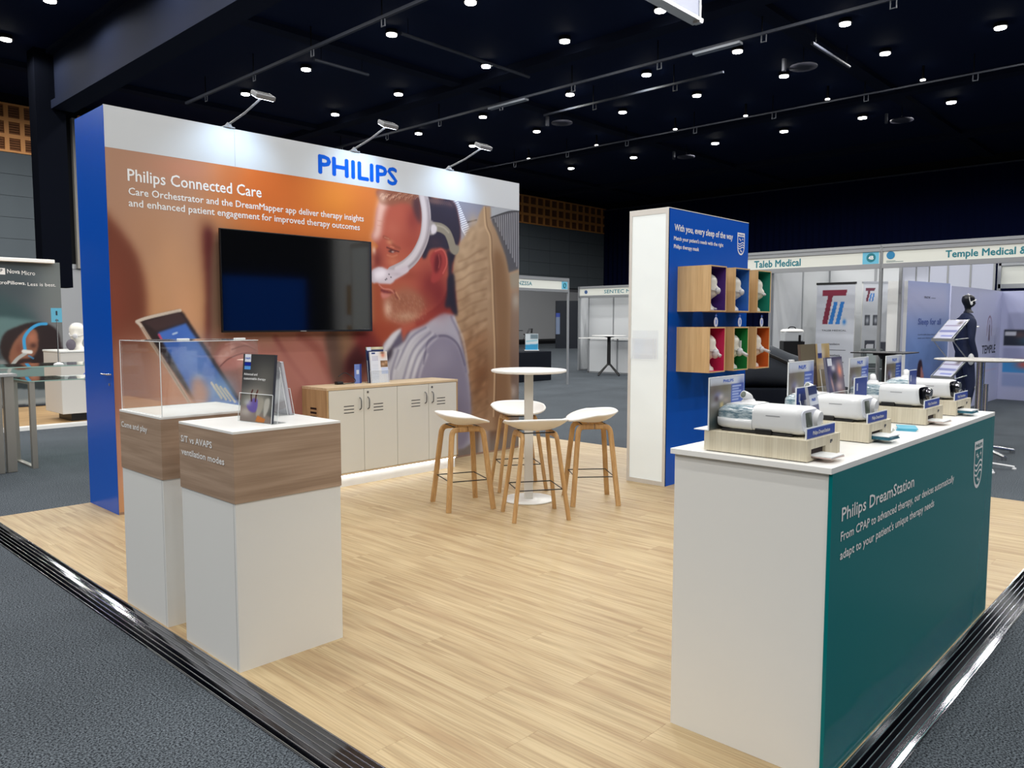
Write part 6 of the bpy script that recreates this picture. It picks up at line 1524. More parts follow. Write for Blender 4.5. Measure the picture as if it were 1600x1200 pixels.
put('fascia_board', MB().box(21.0, 21.05, -1.0, 4.3, 2.44, 2.86), mat('fascia_cream', (222, 224, 216), 0.5), far, world=True)
put('fascia_rail', MB().box(20.95, 21.0, -1.0, 4.3, 2.34, 2.44).box(20.95, 21.0, -1.0, 4.3, 2.86, 2.95), M_shellf, far, world=True)
put('post', MB().box(20.95, 21.03, 4.25, 4.32, 0, 2.95), M_shellf, far, world=True)

def flat_thing(name, label, cat, A, B, zb, h, th, m, bg, shapes, step, texts=(), grp=None, gain=1.0):
    """upright printed board from ground point A to B (as seen from the stand)"""
    A, B = Vector((A[0], A[1], 0)), Vector((B[0], B[1], 0)); d = B-A; w = d.length; an = math.atan2(d.y, d.x)
    t = thing(name, label, cat, (A.x, A.y, zb), an, grp)
    put('board', MB().box(0, w, 0.0, th, 0, h), m, t)
    sc_ = [(s[0], s[1]*w, s[2]*h, s[3]*w, s[4]*h)+tuple(s[5:]) if s[0] == 'b' else (s[0], [(p[0]*w, p[1]*h) for p in s[1]])+tuple(s[2:]) for s in shapes]
    paint('printed_face', w, h, step, bg, sc_, M_gloss, t, (0, 0, 0), (1, 0, 0), world=False, gain=gain)
    for (s, x0, x1, b, c, bold, mm) in texts: lettering([(s, x0*w, x1*w, b*h, c*h, bold)], mm, t, (0, 0, 0), (1, 0, 0), depth=0.004, world=False)
    return t, w
# pull-up banners of the medical booth
M_mar = mat('maroon_logo', (130, 40, 62), 0.5); M_lb = mat('logo_blue', (40, 120, 200), 0.5)
ba, bb = (12.714, 5.167, 2.171), (12.73, 4.563, 2.151)
t, w = flat_thing('pull_up_banner', 'white pull-up banner with a large maroon and blue monogram', 'banner', ba, bb, 0.04, 2.12, 0.02, M_white, (206, 210, 220),
   [('p', [(.16, .955), (.80, .955), (.76, .915), (.43, .915), (.30, .70), (.16, .70), (.30, .915), (.14, .915)], .004, (130, 44, 66), 1, 0),
    ('p', [(.46, .865), (.56, .865), (.44, .70), (.33, .70)], .004, (46, 124, 204), 1, 0), ('p', [(.63, .865), (.73, .865), (.62, .70), (.51, .70)], .004, (46, 124, 204), 1, 0),
    ('b', .74, .715, .045, .02, 0, (46, 124, 204), 1.0), ('b', .6, .05, .5, .06, 0, (90, 160, 196), .9)], 0.012,
   [('TALEB MEDICAL', .16, .80, .645, .012, 0.01, M_darktype), ('Ventilation', .34, .64, .54, .016, 0.01, M_darktype), ('Anaesthesia', .32, .66, .455, .016, 0.01, M_darktype), ('Airway Clearance', .24, .76, .405, .016, 0.01, M_darktype),
    ('Vitals Monitoring', .24, .76, .355, .016, 0.01, M_darktype), ('ICU, IT & Furniture', .22, .80, .305, .016, 0.01, M_darktype), ('Medical Consumables', .22, .80, .255, .016, 0.01, M_darktype)])
put('top_bar', MB().box(-0.01, w+0.01, -0.01, 0.03, 2.115, 2.15), M_black, t); put('base', MB().box(0.0, w, -0.08, 0.1, -0.04, 0.04), M_alu, t)
put('underline', MB().box(w*.2, w*.8, -0.003, -0.002, 1.06, 1.068), M_darktype, t)
ba, bb = (13.022, 4.548, 2.161), (13.34, 4.212, 2.162)
t, w = flat_thing('pull_up_banner', 'white pull-up banner with device pictures beside the aluminium post', 'banner', ba, bb, 0.04, 2.14, 0.02, M_white, (200, 204, 212),
   [('p', [(.10, .965), (.42, .965), (.40, .94), (.25, .94), (.18, .86), (.10, .86), (.18, .94), (.09, .94)], .003, (110, 50, 70), 1, 0), ('p', [(.27, .925), (.32, .925), (.26, .86), (.21, .86)], .003, (46, 124, 204), 1, 0), ('p', [(.36, .925), (.41, .925), (.35, .86), (.30, .86)], .003, (46, 124, 204), 1, 0),
    ('p', [(.08, .76), (.28, .76), (.28, .68), (.08, .68)], .005, (60, 64, 74), 1, 0), ('b', .18, .72, .05, .025, 0, (206, 210, 220), .9), ('p', [(.38, .76), (.56, .76), (.56, .68), (.38, .68)], .005, (60, 64, 74), 1, 0), ('b', .47, .72, .05, .025, 0, (206, 210, 220), .9),
    ('p', [(.12, .57), (.48, .57), (.46, .44), (.10, .44)], .005, (70, 74, 86), 1, 0), ('p', [(.18, .54), (.42, .54), (.40, .48), (.16, .48)], .004, (214, 216, 224), 1, 0), ('p', [(.54, .56), (.9, .56), (.9, .43), (.54, .43)], .005, (76, 80, 92), 1, 0)], 0.012,
   [])
put('top_bar', MB().box(-0.01, w+0.01, -0.01, 0.03, 2.135, 2.165), M_alu, t); put('base', MB().box(0.0, w, -0.08, 0.1, -0.04, 0.04), M_alu, t)

# black draped table with a bag and a white case, between tower and counter
qd = (9.106, 4.263, 0.474)
M_cloth = mat('black_tablecloth', (22, 26, 34), 0.9, spec=0.1); M_bag = mat('charcoal_bag', (48, 54, 62), 0.75)
dt = thing('draped_table', 'table under a black cloth behind the blue tower', 'table', (qd[0], qd[1], 0), math.radians(-47))
pts = []; N0 = 48
R = []
for (zz, s_) in ((0.0, 1.06), (0.3, 1.035), (0.6, 1.01), (0.74, 1.0), (0.76, 0.985)):
    ring = []
    for i in range(N0):
        a = 2*PI*i/N0; c, s = math.cos(a), math.sin(a); e = 0.2; k = s_ + (0.012*math.sin(i*PI/2+zz*3) if zz < 0.7 else 0)*(1-zz/0.76)*3
        ring.append(Vector((math.copysign(abs(c)**e, c)*0.95*k, math.copysign(abs(s)**e, s)*0.42*k, zz)))
    R.append(ring)
put('tablecloth', MB().rings(R), M_cloth, dt)
bg_ = thing('travel_bag', 'slumped charcoal bag lying on the black draped table', 'bag', (qd[0]+0.0, qd[1]+0.0, 0.76), math.radians(-47))
b = MB(); R = []
for k, (xx, ww, hh_) in enumerate(((-0.62, .05, .05), (-0.55, .20, .28), (-0.40, .26, .46), (-0.2, .28, .54), (0.0, .28, .50), (0.2, .28, .42), (0.4, .27, .36), (0.58, .24, .32), (0.66, .12, .16))):
    ring = []
    for i in range(20):
        a = 2*PI*i/20; c, s = math.cos(a), math.sin(a)
        ring.append(Vector((xx + 0.02*math.sin(3*a), math.copysign(abs(c)**.6, c)*ww, hh_/2 + math.copysign(abs(s)**.7, s)*hh_/2*(1+0.05*math.sin(2*a+k)))))
    R.append(ring)
put('body', b.rings(R), M_bag, bg_)
put('carry_strap', MB().tube(smooth_path([(-0.3, -0.2, 0.45), (-0.1, -0.3, 0.40), (0.2, -0.31, 0.28), (0.5, -0.27, 0.3)], 5), 0.012, n=6, flat=(0.004, 0.02), up=(0, 1, 0)), M_black, bg_)
put('luggage_tag', MB().box(0.52, 0.60, -0.262, -0.256, 0.19, 0.32, b=0.002), M_wtop, bg_)
wc_q = (9.891, 4.332, 1.32)
wc = thing('device_case', 'grey and white medical case standing above the charcoal bag', 'case', (wc_q[0], wc_q[1], wc_q[2]-0.02), math.radians(-47))
put('shelf_box', MB().box(-0.13, 0.14, -0.08, 0.08, -(wc_q[2]-0.02-0.76), 0.0), M_black, wc)
put('body', MB().box(-0.125, 0.125, -0.09, 0.09, 0.0, 0.125, b=0.012), mat('case_grey', (176, 180, 184), 0.5), wc)
put('lid', MB().rings([rrect(0.135, 0.100, 0, 0, 0, e=0.5)] and [[Vector((p.x, p.z, 0.127+q_)) for p in rrect(0.135*f_, 0.1*f_, 0, 0, 0, e=0.5)] for q_, f_ in ((0, 1), (0.015, 1.0), (0.03, .85), (0.036, .5))]), M_wtop, wc)
put('latch', MB().box(0.055, 0.085, -0.096, -0.088, 0.0, 0.085), M_black, wc)
put('carry_handle', MB().tube(smooth_path([(-0.05, 0, 0.16), (-0.03, 0, 0.185), (0.03, 0, 0.185), (0.05, 0, 0.16)], 4), 0.007), M_dark, wc)
kq = (9.038, 3.957, 1.003)
tag(put('white_bracket', MB().box(kq[0]-0.03, kq[0]+0.03, kq[1]-0.03, kq[1]+0.03, 0.76, kq[2]+0.1, b=0.008).box(kq[0]-0.045, kq[0]+0.045, kq[1]-0.045, kq[1]+0.045, kq[2]-0.06, kq[2]-0.03, b=0.006), M_plast), 'small white device stem standing before the charcoal bag', 'stem')

# black square high table near the aluminium post
ht = thing('high_table', 'black square high table in front of the monogram banner', 'table', (10.96, 3.52, 0), math.radians(0))
put('tabletop', MB().box(-0.33, 0.33, -0.33, 0.33, 1.14, 1.155, b=0.003), M_black, ht)
put('spider', MB().box(-0.14, 0.14, -0.03, 0.03, 1.11, 1.14).box(-0.03, 0.03, -0.14, 0.14, 1.11, 1.14).cyl((0, 0, 1.06), (0, 0, 1.12), 0.05, 0.09), M_black, ht)
put('column', MB().cyl((0, 0, 0.03), (0, 0, 1.11), 0.03), M_black, ht); put('base', MB().lathe([(0.02, 0), (0.27, 0), (0.26, 0.02), (0.05, 0.04), (0.02, 0.04)]), M_black, ht)
# grey devices standing on a low cabinet by the post
gq = (12.405, 4.174, 0.854)
gd = thing('device_stack', 'two small grey monitors stacked beside the aluminium post', 'monitor', (gq[0], gq[1], 0), math.radians(-60))
put('stand', MB().box(-0.2, 0.2, -0.15, 0.15, 0, 0.55), mat('stand_grey', (160, 162, 160), 0.5), gd)
for k, zz in enumerate((0.55, 0.86)):
    c_ = put('monitor', MB().box(-0.14, 0.14, -0.1, 0.1, zz, zz+0.29, b=0.015), mat('monitor_shell', (70, 78, 80), 0.5), gd)
    put('monitor_screen', MB().box(-0.09, 0.09, -0.106, -0.1, zz+0.07, zz+0.24), mat('monitor_glass', (150, 160, 160), 0.2), c_)

# silver round table and its star base
stq = (10.402, 2.269, 1.12)
sv = thing('silver_table', 'round grey high table on a steel column beyond the counter', 'table', (stq[0], stq[1], 0), 0.5)
put('tabletop', MB().lathe([(0.02, 1.10), (0.44, 1.10), (0.485, 1.108), (0.488, 1.114), (0.48, 1.12), (0.02, 1.12)], n=48), mat('warm_grey_top', (176, 172, 166), 0.4), sv)
put('column', MB().cyl((0, 0, 0.03), (0, 0, 1.10), 0.045), M_steel, sv)
for k in range(4):
    a = k*PI/2 + 0.35; c, s = math.cos(a), math.sin(a)
    put('leg', MB().tube([(0.03*c, 0.03*s, 0.10), (0.3*c, 0.3*s, 0.06), (0.46*c, 0.46*s, 0.035)], 0.02, n=8).cyl((0.45*c, 0.45*s, 0), (0.45*c, 0.45*s, 0.04), 0.03), M_steel, sv)
tq = (9.376, 1.984, 0.0)
s2 = thing('steel_stand', 'steel star-foot stand half hidden behind the teal counter', 'stand', (tq[0], tq[1], 0), 0.0)
put('column', MB().cyl((0, 0, 0.04), (0, 0, 0.9), 0.02), M_steel, s2)
for k in range(4):
    a = k*PI/2 - 1.05; c, s = math.cos(a), math.sin(a)
    put('leg', MB().tube([(0, 0, 0.07), (0.16*c, 0.16*s, 0.05), (0.30*c, 0.30*s, 0.03)], 0.012, n=8).lathe([(0.005, 0), (0.022, 0), (0.02, 0.02), (0.005, 0.025)], c=(0.30*c, 0.30*s, 0), n=12), M_plast, s2)

# popup walls of the temple booth
LIL = (186, 190, 222)
pa, pb = (12.546, 3.738, 2.174), (13.927, 3.519, 2.17)
t, w = flat_thing('popup_banner', 'tall blue popup banner with a long-haired woman', 'banner', pa, pb, 0.0, 2.17, 0.3, M_wtop, (150, 166, 214),
   [('p', [(0, .78), (1, .78), (1, 1), (0, 1)], .12, (184, 188, 222), 1, 0), ('p', [(0, .3), (1, .3), (1, .62), (0, .62)], .2, (116, 146, 206), 1, 0), ('p', [(0, 0), (1, 0), (1, .35), (0, .35)], .15, (96, 120, 186), 1, 0),
    ('p', [(.24, .22), (.30, .42), (.36, .45), (.40, .41), (.40, .30), (.44, .0), (.2, .0)], .012, (60, 44, 56), 1, 1), ('p', [(.37, .40), (.42, .36), (.45, .32), (.40, .28), (.46, .18), (.5, .0), (.34, .0), (.36, .25)], .012, (190, 130, 128), 1, 1),
    ('p', [(.44, .2), (.58, .14), (.6, .0), (.42, .0)], .02, (196, 190, 206), .8, 1), ('b', .85, .16, .16, .2, 0, (86, 84, 122), .8)], 0.014,
   [('nox', .38, .52, .885, .022, 0.0, M_darktype), ('medical', .54, .64, .885, .009, 0.0, M_darktype), ('Sleep for all', .26, .80, .70, .045, 0.02, mat('slate_blue_type', (86, 106, 176), 0.5)),
    ('Comfortable sleep diagnostics for', .26, .8, .625, .008, 0, M_darktype), ('adults and children alike', .26, .66, .6, .008, 0, M_darktype)], gain=1.1)
pa, pb, pc, pd = (15.002, 3.769, 2.174), (16.468, 3.677, 2.163), (18.271, 3.669, 2.181), (18.131, 2.646, 2.15)
M_lil = mat('lilac_fabric', LIL, 0.6)
t, w = flat_thing('popup_wall', 'lilac popup wall behind the black figure', 'popup wall', pa, pb, 0.0, 2.18, 0.1, M_lil, LIL, [('b', .2, .7, .3, .3, 0, (196, 200, 228), .6), ('l', [(.46, .86), (.48, .835), (.58, .84), (.66, .85), (.8, .84)], .015, .01, (90, 80, 110), .8)], 0.02)
t, w = flat_thing('popup_wall', 'lilac popup wall with a dark arch mark above the word TEMPLE', 'popup wall', pb, pc, 0.0, 2.18, 0.1, M_lil, LIL,
   [('l', [(.40, .60), (.42, .72), (.50, .765), (.58, .72), (.60, .60)], .03, .01, (110, 60, 84), 1), ('l', [(.47, .55), (.47, .68), (.50, .73), (.53, .68), (.53, .55)], .02, .01, (120, 80, 100), .8), ('l', [(.5, .56), (.5, .68)], .05, .01, (60, 40, 60), 1),
    ('l', [(.2, .40), (.8, .40)], .015, .01, (150, 150, 180), .6), ('l', [(.2, .28), (.9, .29)], .04, .02, (206, 176, 200), .5)], 0.02, [('TEMPLE', .22, .80, .44, .075, 0.02, M_darktype)])
t, w = flat_thing('popup_wall', 'lilac popup wall with grey text blocks and a blue picture', 'popup wall', pc, pd, 0.0, 2.18, 0.1, M_lil, LIL,
   [('p', [(.12, .56), (1, .56), (1, .80), (.12, .80)], .02, (160, 164, 196), 1, 0), ('p', [(.06, .50), (1, .50), (1, .645), (.06, .645)], .01, (46, 50, 62), 1, 0), ('b', .6, .56, .2, .05, 0, (60, 120, 150), .9), ('b', .35, .6, .12, .03, 0, (90, 70, 70), .9), ('p', [(.08, .595), (.28, .595), (.28, .63), (.08, .63)], .01, (206, 208, 216), 1, 0),
    ('p', [(.06, .36), (1, .36), (1, .48), (.06, .48)], .02, (156, 160, 196), 1, 0), ('p', [(.06, .25), (1, .25), (1, .37), (.06, .37)], .01, (70, 150, 214), 1, 0), ('b', .45, .33, .15, .04, 0, (206, 90, 70), .9), ('p', [(.06, .12), (1, .12), (1, .24), (.06, .24)], .02, (150, 164, 206), 1, 0),
    ('l', [(.42, .86), (.44, .89), (.5, .90)], .02, .01, (60, 50, 80), 1)], 0.02)

# black mannequin with white straps
mq = (13.59, 3.196, 1.981); FH = mq[2]
mn = thing('mannequin', 'black full-size mannequin wearing white head and chest straps', 'mannequin', (mq[0], mq[1], 0), math.radians(-47))
M_man = mat('black_mannequin', (16, 18, 28), 0.35); M_navy = mat('navy_shirt', (22, 34, 66), 0.8)
put('stand', MB().box(-0.3, 0.3, -0.25, 0.25, 0, 0.12, b=0.01), M_wtop, mn)
bd = bpy.data.meshes.new('body'); H0 = FH/1.86
vs = [(0, 0, .98), (0, .0, 1.15), (0, -.01, 1.35), (0, 0, 1.5), (.02, 0, 1.6), (0.0, .17, 1.47), (.0, -.17, 1.47), (-.03, .22, 1.2), (-.03, -.22, 1.2), (.04, .23, .99), (.04, -.23, .99), (.06, .22, .9), (.06, -.22, .9), (0, .1, .92), (0, -.1, .92), (.05, .12, .55), (.05, -.12, .55), (0, .13, .2), (0, -.13, .2), (.12, .13, .14), (.12, -.13, .14)]
ed = [(0, 1), (1, 2), (2, 3), (3, 4), (3, 5), (3, 6), (5, 7), (7, 9), (9, 11), (6, 8), (8, 10), (10, 12), (0, 13), (0, 14), (13, 15), (15, 17), (17, 19), (14, 16), (16, 18), (18, 20)]
rd = [.15, .13, .16, .085, .055, .075, .075, .05, .05, .04, .04, .03, .03, .1, .1, .07, .07, .045, .045, .035, .035]
bd.from_pydata([(x, y, z_*H0) for x, y, z_ in vs], ed, []); bd.update()
bo = bpy.data.objects.new('body', bd); COL.objects.link(bo); bo.parent = mn; bd.materials.append(M_navy)
sk = bo.modifiers.new('skin', 'SKIN'); bd.skin_vertices[0].data[0].use_root = True
for i, r_ in enumerate(rd): bd.skin_vertices[0].data[i].radius = (r_*(1.0 if i > 3 else 0.8), r_)
bo.modifiers.new('sub', 'SUBSURF').levels = 2; bo.modifiers['sub'].render_levels = 2
hd_ = put('head', MB().rings([[Matrix.Rotation(PI/2, 3, 'Z') @ v for v in r] for r in head_rings(1.12)]), M_man, mn); hd_.location = (0.03, 0, FH-0.285)
put('head_strap', MB().tube([Vector(p) for p in smooth_path([(0.03, -0.075, FH-0.16), (0.0, -0.072, FH-0.08), (0.02, 0.0, FH+0.0), (0.0, 0.072, FH-0.08), (0.03, 0.075, FH-0.16)], 5)], 0.008, n=6, flat=(0.004, 0.014), up=(1, 0, 0)).tube([Vector(p) for p in smooth_path([(0.02, -0.08, FH-0.12), (0.10, -0.06, FH-0.09), (0.13, 0, FH-0.085), (0.10, 0.06, FH-0.09), (0.02, 0.08, FH-0.12)], 5)], 0.008, n=6, flat=(0.004, 0.012), up=(0, 0, 1)).ellipsoid((0.03, -0.08, FH-0.14), (0.02, 0.012, 0.03)), M_wtop, mn)
put('chest_strap', MB().tube([Vector(p) for p in smooth_path([(-0.02, -0.20, 1.42*H0), (0.06, -0.17, 1.39*H0), (0.14, -0.08, 1.40*H0), (0.155, 0.02, 1.40*H0)], 5)], 0.01, n=6, flat=(0.006, 0.022), up=(0, 0, 1)), M_wtop, mn)
put('white_kit', MB().ellipsoid((-0.02, -0.22, 0.93*H0), (0.045, 0.045, 0.09)).ellipsoid((0.13, -0.2, 0.52*H0), (0.06, 0.05, 0.05)), M_wtop, mn)

# folding literature rack
ra, rb = Vector((12.49, 3.294, 1.593)), Vector((12.35, 3.002, 1.583))
rk = thing('literature_rack', 'folding zigzag literature rack with brochures before the black mannequin', 'rack', (ra.x, ra.y, 0), math.atan2((rb-ra).y, (rb-ra).x))
wr_ = (Vector((rb.x, rb.y, 0))-Vector((ra.x, ra.y, 0))).length
dirs = [(1.58, 0.0, 1.28, -0.30), (1.22, 0.05, 0.98, -0.32), (0.92, 0.0, 0.62, -0.30)]
for (z1_, y1_, z0_, y0_) in ((1.59, 0.22, 1.30, -0.10), (1.02, 0.22, 0.76, -0.08), (0.52, 0.22, 0.26, -0.08)):
    sh = put('shelf', MB().add([(0, y1_, z1_), (wr_, y1_, z1_), (wr_, y0_, z0_), (0, y0_, z0_), (0, y1_, z1_-0.02), (wr_, y1_, z1_-0.02), (wr_, y0_, z0_-0.02), (0, y0_, z0_-0.02)], [(0, 1, 2, 3), (7, 6, 5, 4), (3, 2, 6, 7), (0, 4, 5, 1), (1, 5, 6, 2), (0, 3, 7, 4)]).box(0, wr_+0.05, y0_-0.02, y0_, z0_-0.02, z0_+0.02), M_alu, rk)
    U = Vector((0, y1_-y0_, z1_-z0_)); L_ = U.length
    paint('leaflet', wr_*0.9, L_*0.9, 0.012, (206, 208, 226), [('l', [(.02, L_*.62), (wr_*.8, L_*.62)], .02, .006, (120, 100, 140), .8), ('l', [(.02, L_*.35), (wr_*.8, L_*.35)], .05, .01, (120, 126, 180), .8), ('b', wr_*.7, L_*.75, .04, .04, 0, (90, 80, 80), .9), ('l', [(wr_*.3, L_*.12), (wr_*.8, L_*.12)], .03, .01, (120, 130, 200), .8)], M_gloss, rk, (wr_*0.05, y0_+0.01, z0_+0.02), (1, 0, 0), tuple(U.normalized()), world=False, off=0.004)
fr_ = MB()
for xx in (0.0, wr_):
    for (z1_, z0_) in ((1.59, 1.02), (1.02, 0.52), (0.52, 0.02)):
        fr_.cyl((xx, 0.22, z1_), (xx, -0.10, (z1_+z0_)/2), 0.008, n=6).cyl((xx, -0.10, (z1_+z0_)/2), (xx, 0.22, z0_), 0.008, n=6).cyl((xx, -0.1, z1_-0.29), (xx, 0.22, (z1_+z0_)/2+0.02), 0.008, n=6)
put('frame', fr_, M_alu, rk)

# ------------------------------------------------------------------ booths behind the stand
AY = 12.283
an_ = thing('exhibition_booth', 'shell scheme fascia with teal capitals beyond the display wall end', 'booth', (13.0, AY, 0), 0, 'shell scheme booths')
put('fascia_board', MB().box(11.0, 15.0, AY, AY+0.02, 2.348, 2.56), mat('fascia_cream', (222, 224, 216), 0.5), an_, world=True)
put('fascia_rail', MB().box(11.0, 15.02, AY-0.015, AY+0.04, 2.555, 2.63).box(11.0, 15.02, AY-0.015, AY+0.04, 2.285, 2.35), M_shellf, an_, world=True)
put('post', MB().cyl((15.02, AY+0.01, 0), (15.02, AY+0.01, 2.63), 0.03, n=8, smooth=False), M_shellf, an_, world=True)
lettering([('ANZSSA', 13.06, 13.675, 2.412, 0.088, 0.02)], M_tealtype, an_, (0, AY, 0), (1, 0, 0))
put('logo_tile', MB().box(14.76, 14.98, AY-0.003, AY, 2.36, 2.545), mat('number_tile_blue', (104, 186, 216), 0.5), an_, world=True)
put('logo_ring', MB().tube([(14.87+0.045*math.cos(a_*PI/10), AY-0.005, 2.452+0.055*math.sin(a_*PI/10)) for a_ in range(20)], 0.014, n=6, closed=True), M_tealtype, an_, world=True)
q = (19.771, 15.722, 2.693); SX, SY, SH = q[0], q[1], q[2]
se = thing('exhibition_booth', 'shell scheme booth with panelled walls between display wall and tower', 'booth', (SX, SY, 0), 0, 'shell scheme booths')
put('fascia_board', MB().box(SX, SX+0.02, SY-5.5, SY, SH-0.29, SH-0.07), mat('fascia_cream', (222, 224, 216), 0.5), se, world=True)
put('fascia_rail', MB().box(SX-0.02, SX+0.05, SY-5.5, SY, SH-0.07, SH).box(SX-0.02, SX+0.05, SY-5.5, SY, SH-0.36, SH-0.29), M_shellf, se, world=True)
put('post', MB().box(SX-0.02, SX+0.04, SY-0.03, SY+0.03, 0, SH), M_shellf, se, world=True)
lettering([('SENTEC MONITORING', -(14.726), -(14.726-2.2), SH-0.235, 0.11, 0.02)], M_tealtype, se, (SX, 0, 0), (0, -1, 0))
put('logo_disc', MB().cyl((SX-0.004, SY-0.28, SH-0.18), (SX, SY-0.28, SH-0.18), 0.06, n=20), mat('globe_navy', (60, 90, 140), 0.4), se, world=True)
panel_wall(se, 'X', SX+0.5, SY+0.0, SY-5.0, 5, z1=SH-0.3)
panel_wall(se, 'Y', SY-0.01, SX+0.05, SX+0.5, 1, z1=SH-0.3)
cq = (19.186, 14.877, 0.118)
sc2 = thing('panel_counter', 'white panel counter standing before the panelled booth wall', 'counter', (cq[0], cq[1], 0))
put('body', MB().box(cq[0], cq[0]+0.5, cq[1]-2.2, cq[1], 0.04, 1.0), M_shell, sc2, world=True)
put('frame', MB().box(cq[0]-0.02, cq[0]+0.02, cq[1]-0.04, cq[1]+0.02, 0, 1.05).box(cq[0]-0.02, cq[0]+0.02, cq[1]-1.12, cq[1]-1.08, 0, 1.05).box(cq[0]-0.02, cq[0]+0.02, cq[1]-2.2, cq[1], 0.0, 0.05), M_shellf, sc2, world=True)
put('top', MB().box(cq[0]-0.05, cq[0]+0.55, cq[1]-2.25, cq[1]+0.35, 1.05, 1.08), M_wtop, sc2, world=True)
xq = (18.478, 13.571, 0.014)
xt = thing('pedestal_table', 'round high table on a splayed black foot by the panelled booth', 'table', (xq[0], xq[1], 0))
put('tabletop', MB().lathe([(0.02, 1.15), (0.5, 1.15), (0.5, 1.175), (0.02, 1.175)], n=36), M_wtop, xt)
put('column', MB().cyl((0, 0, 0.3), (0, 0, 1.12), 0.055, 0.05).cyl((0, 0, 1.10), (0, 0, 1.15), 0.05, 0.2), M_black, xt)
for k in range(4):
    a = k*PI/2 - 0.15; put('leg', MB().tube([(0.03*math.cos(a), 0.03*math.sin(a), 0.34), (0.42*math.cos(a), 0.42*math.sin(a), 0.02)], 0.03, n=6), M_black, xt)
# cloth covered table and its little sign
cq = (15.932, 13.633, -0.005)
ct = thing('draped_table', 'low black draped table seen past the display wall end', 'table', (cq[0], cq[1], 0))
put('tablecloth', MB().box(cq[0]-1.9, cq[0]+0.02, cq[1]-0.02, cq[1]+0.8, 0.0, 0.78, b=0.02), M_cloth, ct, world=True)
sq = (15.867, 14.227, 0.758)
t, w = flat_thing('table_sign', 'small blue and white sign standing on the low black draped table', 'sign', (sq[0]-0.16, sq[1]+0.12), (sq[0]+0.10, sq[1]-0.12), 0.78, 0.46, 0.01, M_wtop, (206, 216, 222), [('p', [(0, .0), (1, .0), (1, .4), (0, .35)], .01, (60, 150, 196), 1, 0), ('p', [(.4, .7), (1, .7), (1, .95), (.4, .95)], .01, (90, 110, 120), .8, 0), ('l', [(.1, .55), (.9, .6)], .03, .01, (120, 190, 206), .8)], 0.012)
put('foot', MB().box(-0.02, w+0.02, -0.04, 0.06, 0, 0.02), M_wtop, t)
# far dark partition with a poster, low stage with table and chairs
bq, bq2 = (35.824, 30.262, -0.023), (36.828, 29.2, -0.022)
t, w = flat_thing('dark_partition', 'dark partition screen with a pale poster on its edge, far across the hall', 'partition', bq, bq2, 0.0, 2.85, 0.3, M_dark, (18, 24, 34), [('p', [(.02, .3), (.17, .3), (.17, .72), (.02, .72)], .01, (110, 124, 150), 1, 0), ('p', [(.02, .66), (.17, .66), (.17, .74), (.02, .74)], .01, (50, 70, 150), 1, 0)], 0.03)
sg = thing('low_stage', 'low black stage along the pale far wall', 'stage', (40, 38.5, 0))
put('deck', MB().box(34, 48, 37.6, 40.7, 0, 0.22), M_dark, sg, world=True)
fq = (41.673, 36.818, 0.322)
ft = thing('cafe_table', 'small dark cafe table on the far stage', 'table', (fq[0], 39.3, 0.22))
put('tabletop', MB().lathe([(0.02, 0.72), (0.75, 0.72), (0.75, 0.76), (0.02, 0.76)], n=24), M_black, ft); put('column', MB().cyl((0, 0, 0), (0, 0, 0.72), 0.05), M_black, ft); put('base', MB().cyl((0, 0, 0), (0, 0, 0.04), 0.35), M_black, ft)
fc = thing('folding_chair', 'dark folding chair at the far cafe table, beside the little sign', 'chair', (fq[0]-1.1, 39.0, 0.22), 2.4, 'folding chairs on the far stage')
put('seat', MB().box(-0.24, 0.24, -0.24, 0.24, 0.44, 0.49, b=0.01), M_black, fc); put('backrest', MB().box(-0.24, 0.24, 0.26, 0.30, 0.58, 0.92, M=Matrix.Rotation(-0.1, 4, 'X'), b=0.01), M_black, fc)
for s in (-1, 1):
    put('leg', MB().cyl((s*0.22, -0.28, 0), (s*0.22, 0.22, 0.9), 0.02, n=6), M_black, fc); put('leg', MB().cyl((s*0.2, 0.3, 0), (s*0.2, -0.2, 0.46), 0.02, n=6), M_black, fc)
f2 = copy_tree(fc); f2.location = (fq[0]+1.1, 38.9, 0.22); f2.rotation_euler = (0, 0, -2.2); f2['label'] = 'dark folding chair at the far cafe table, by the thin post'

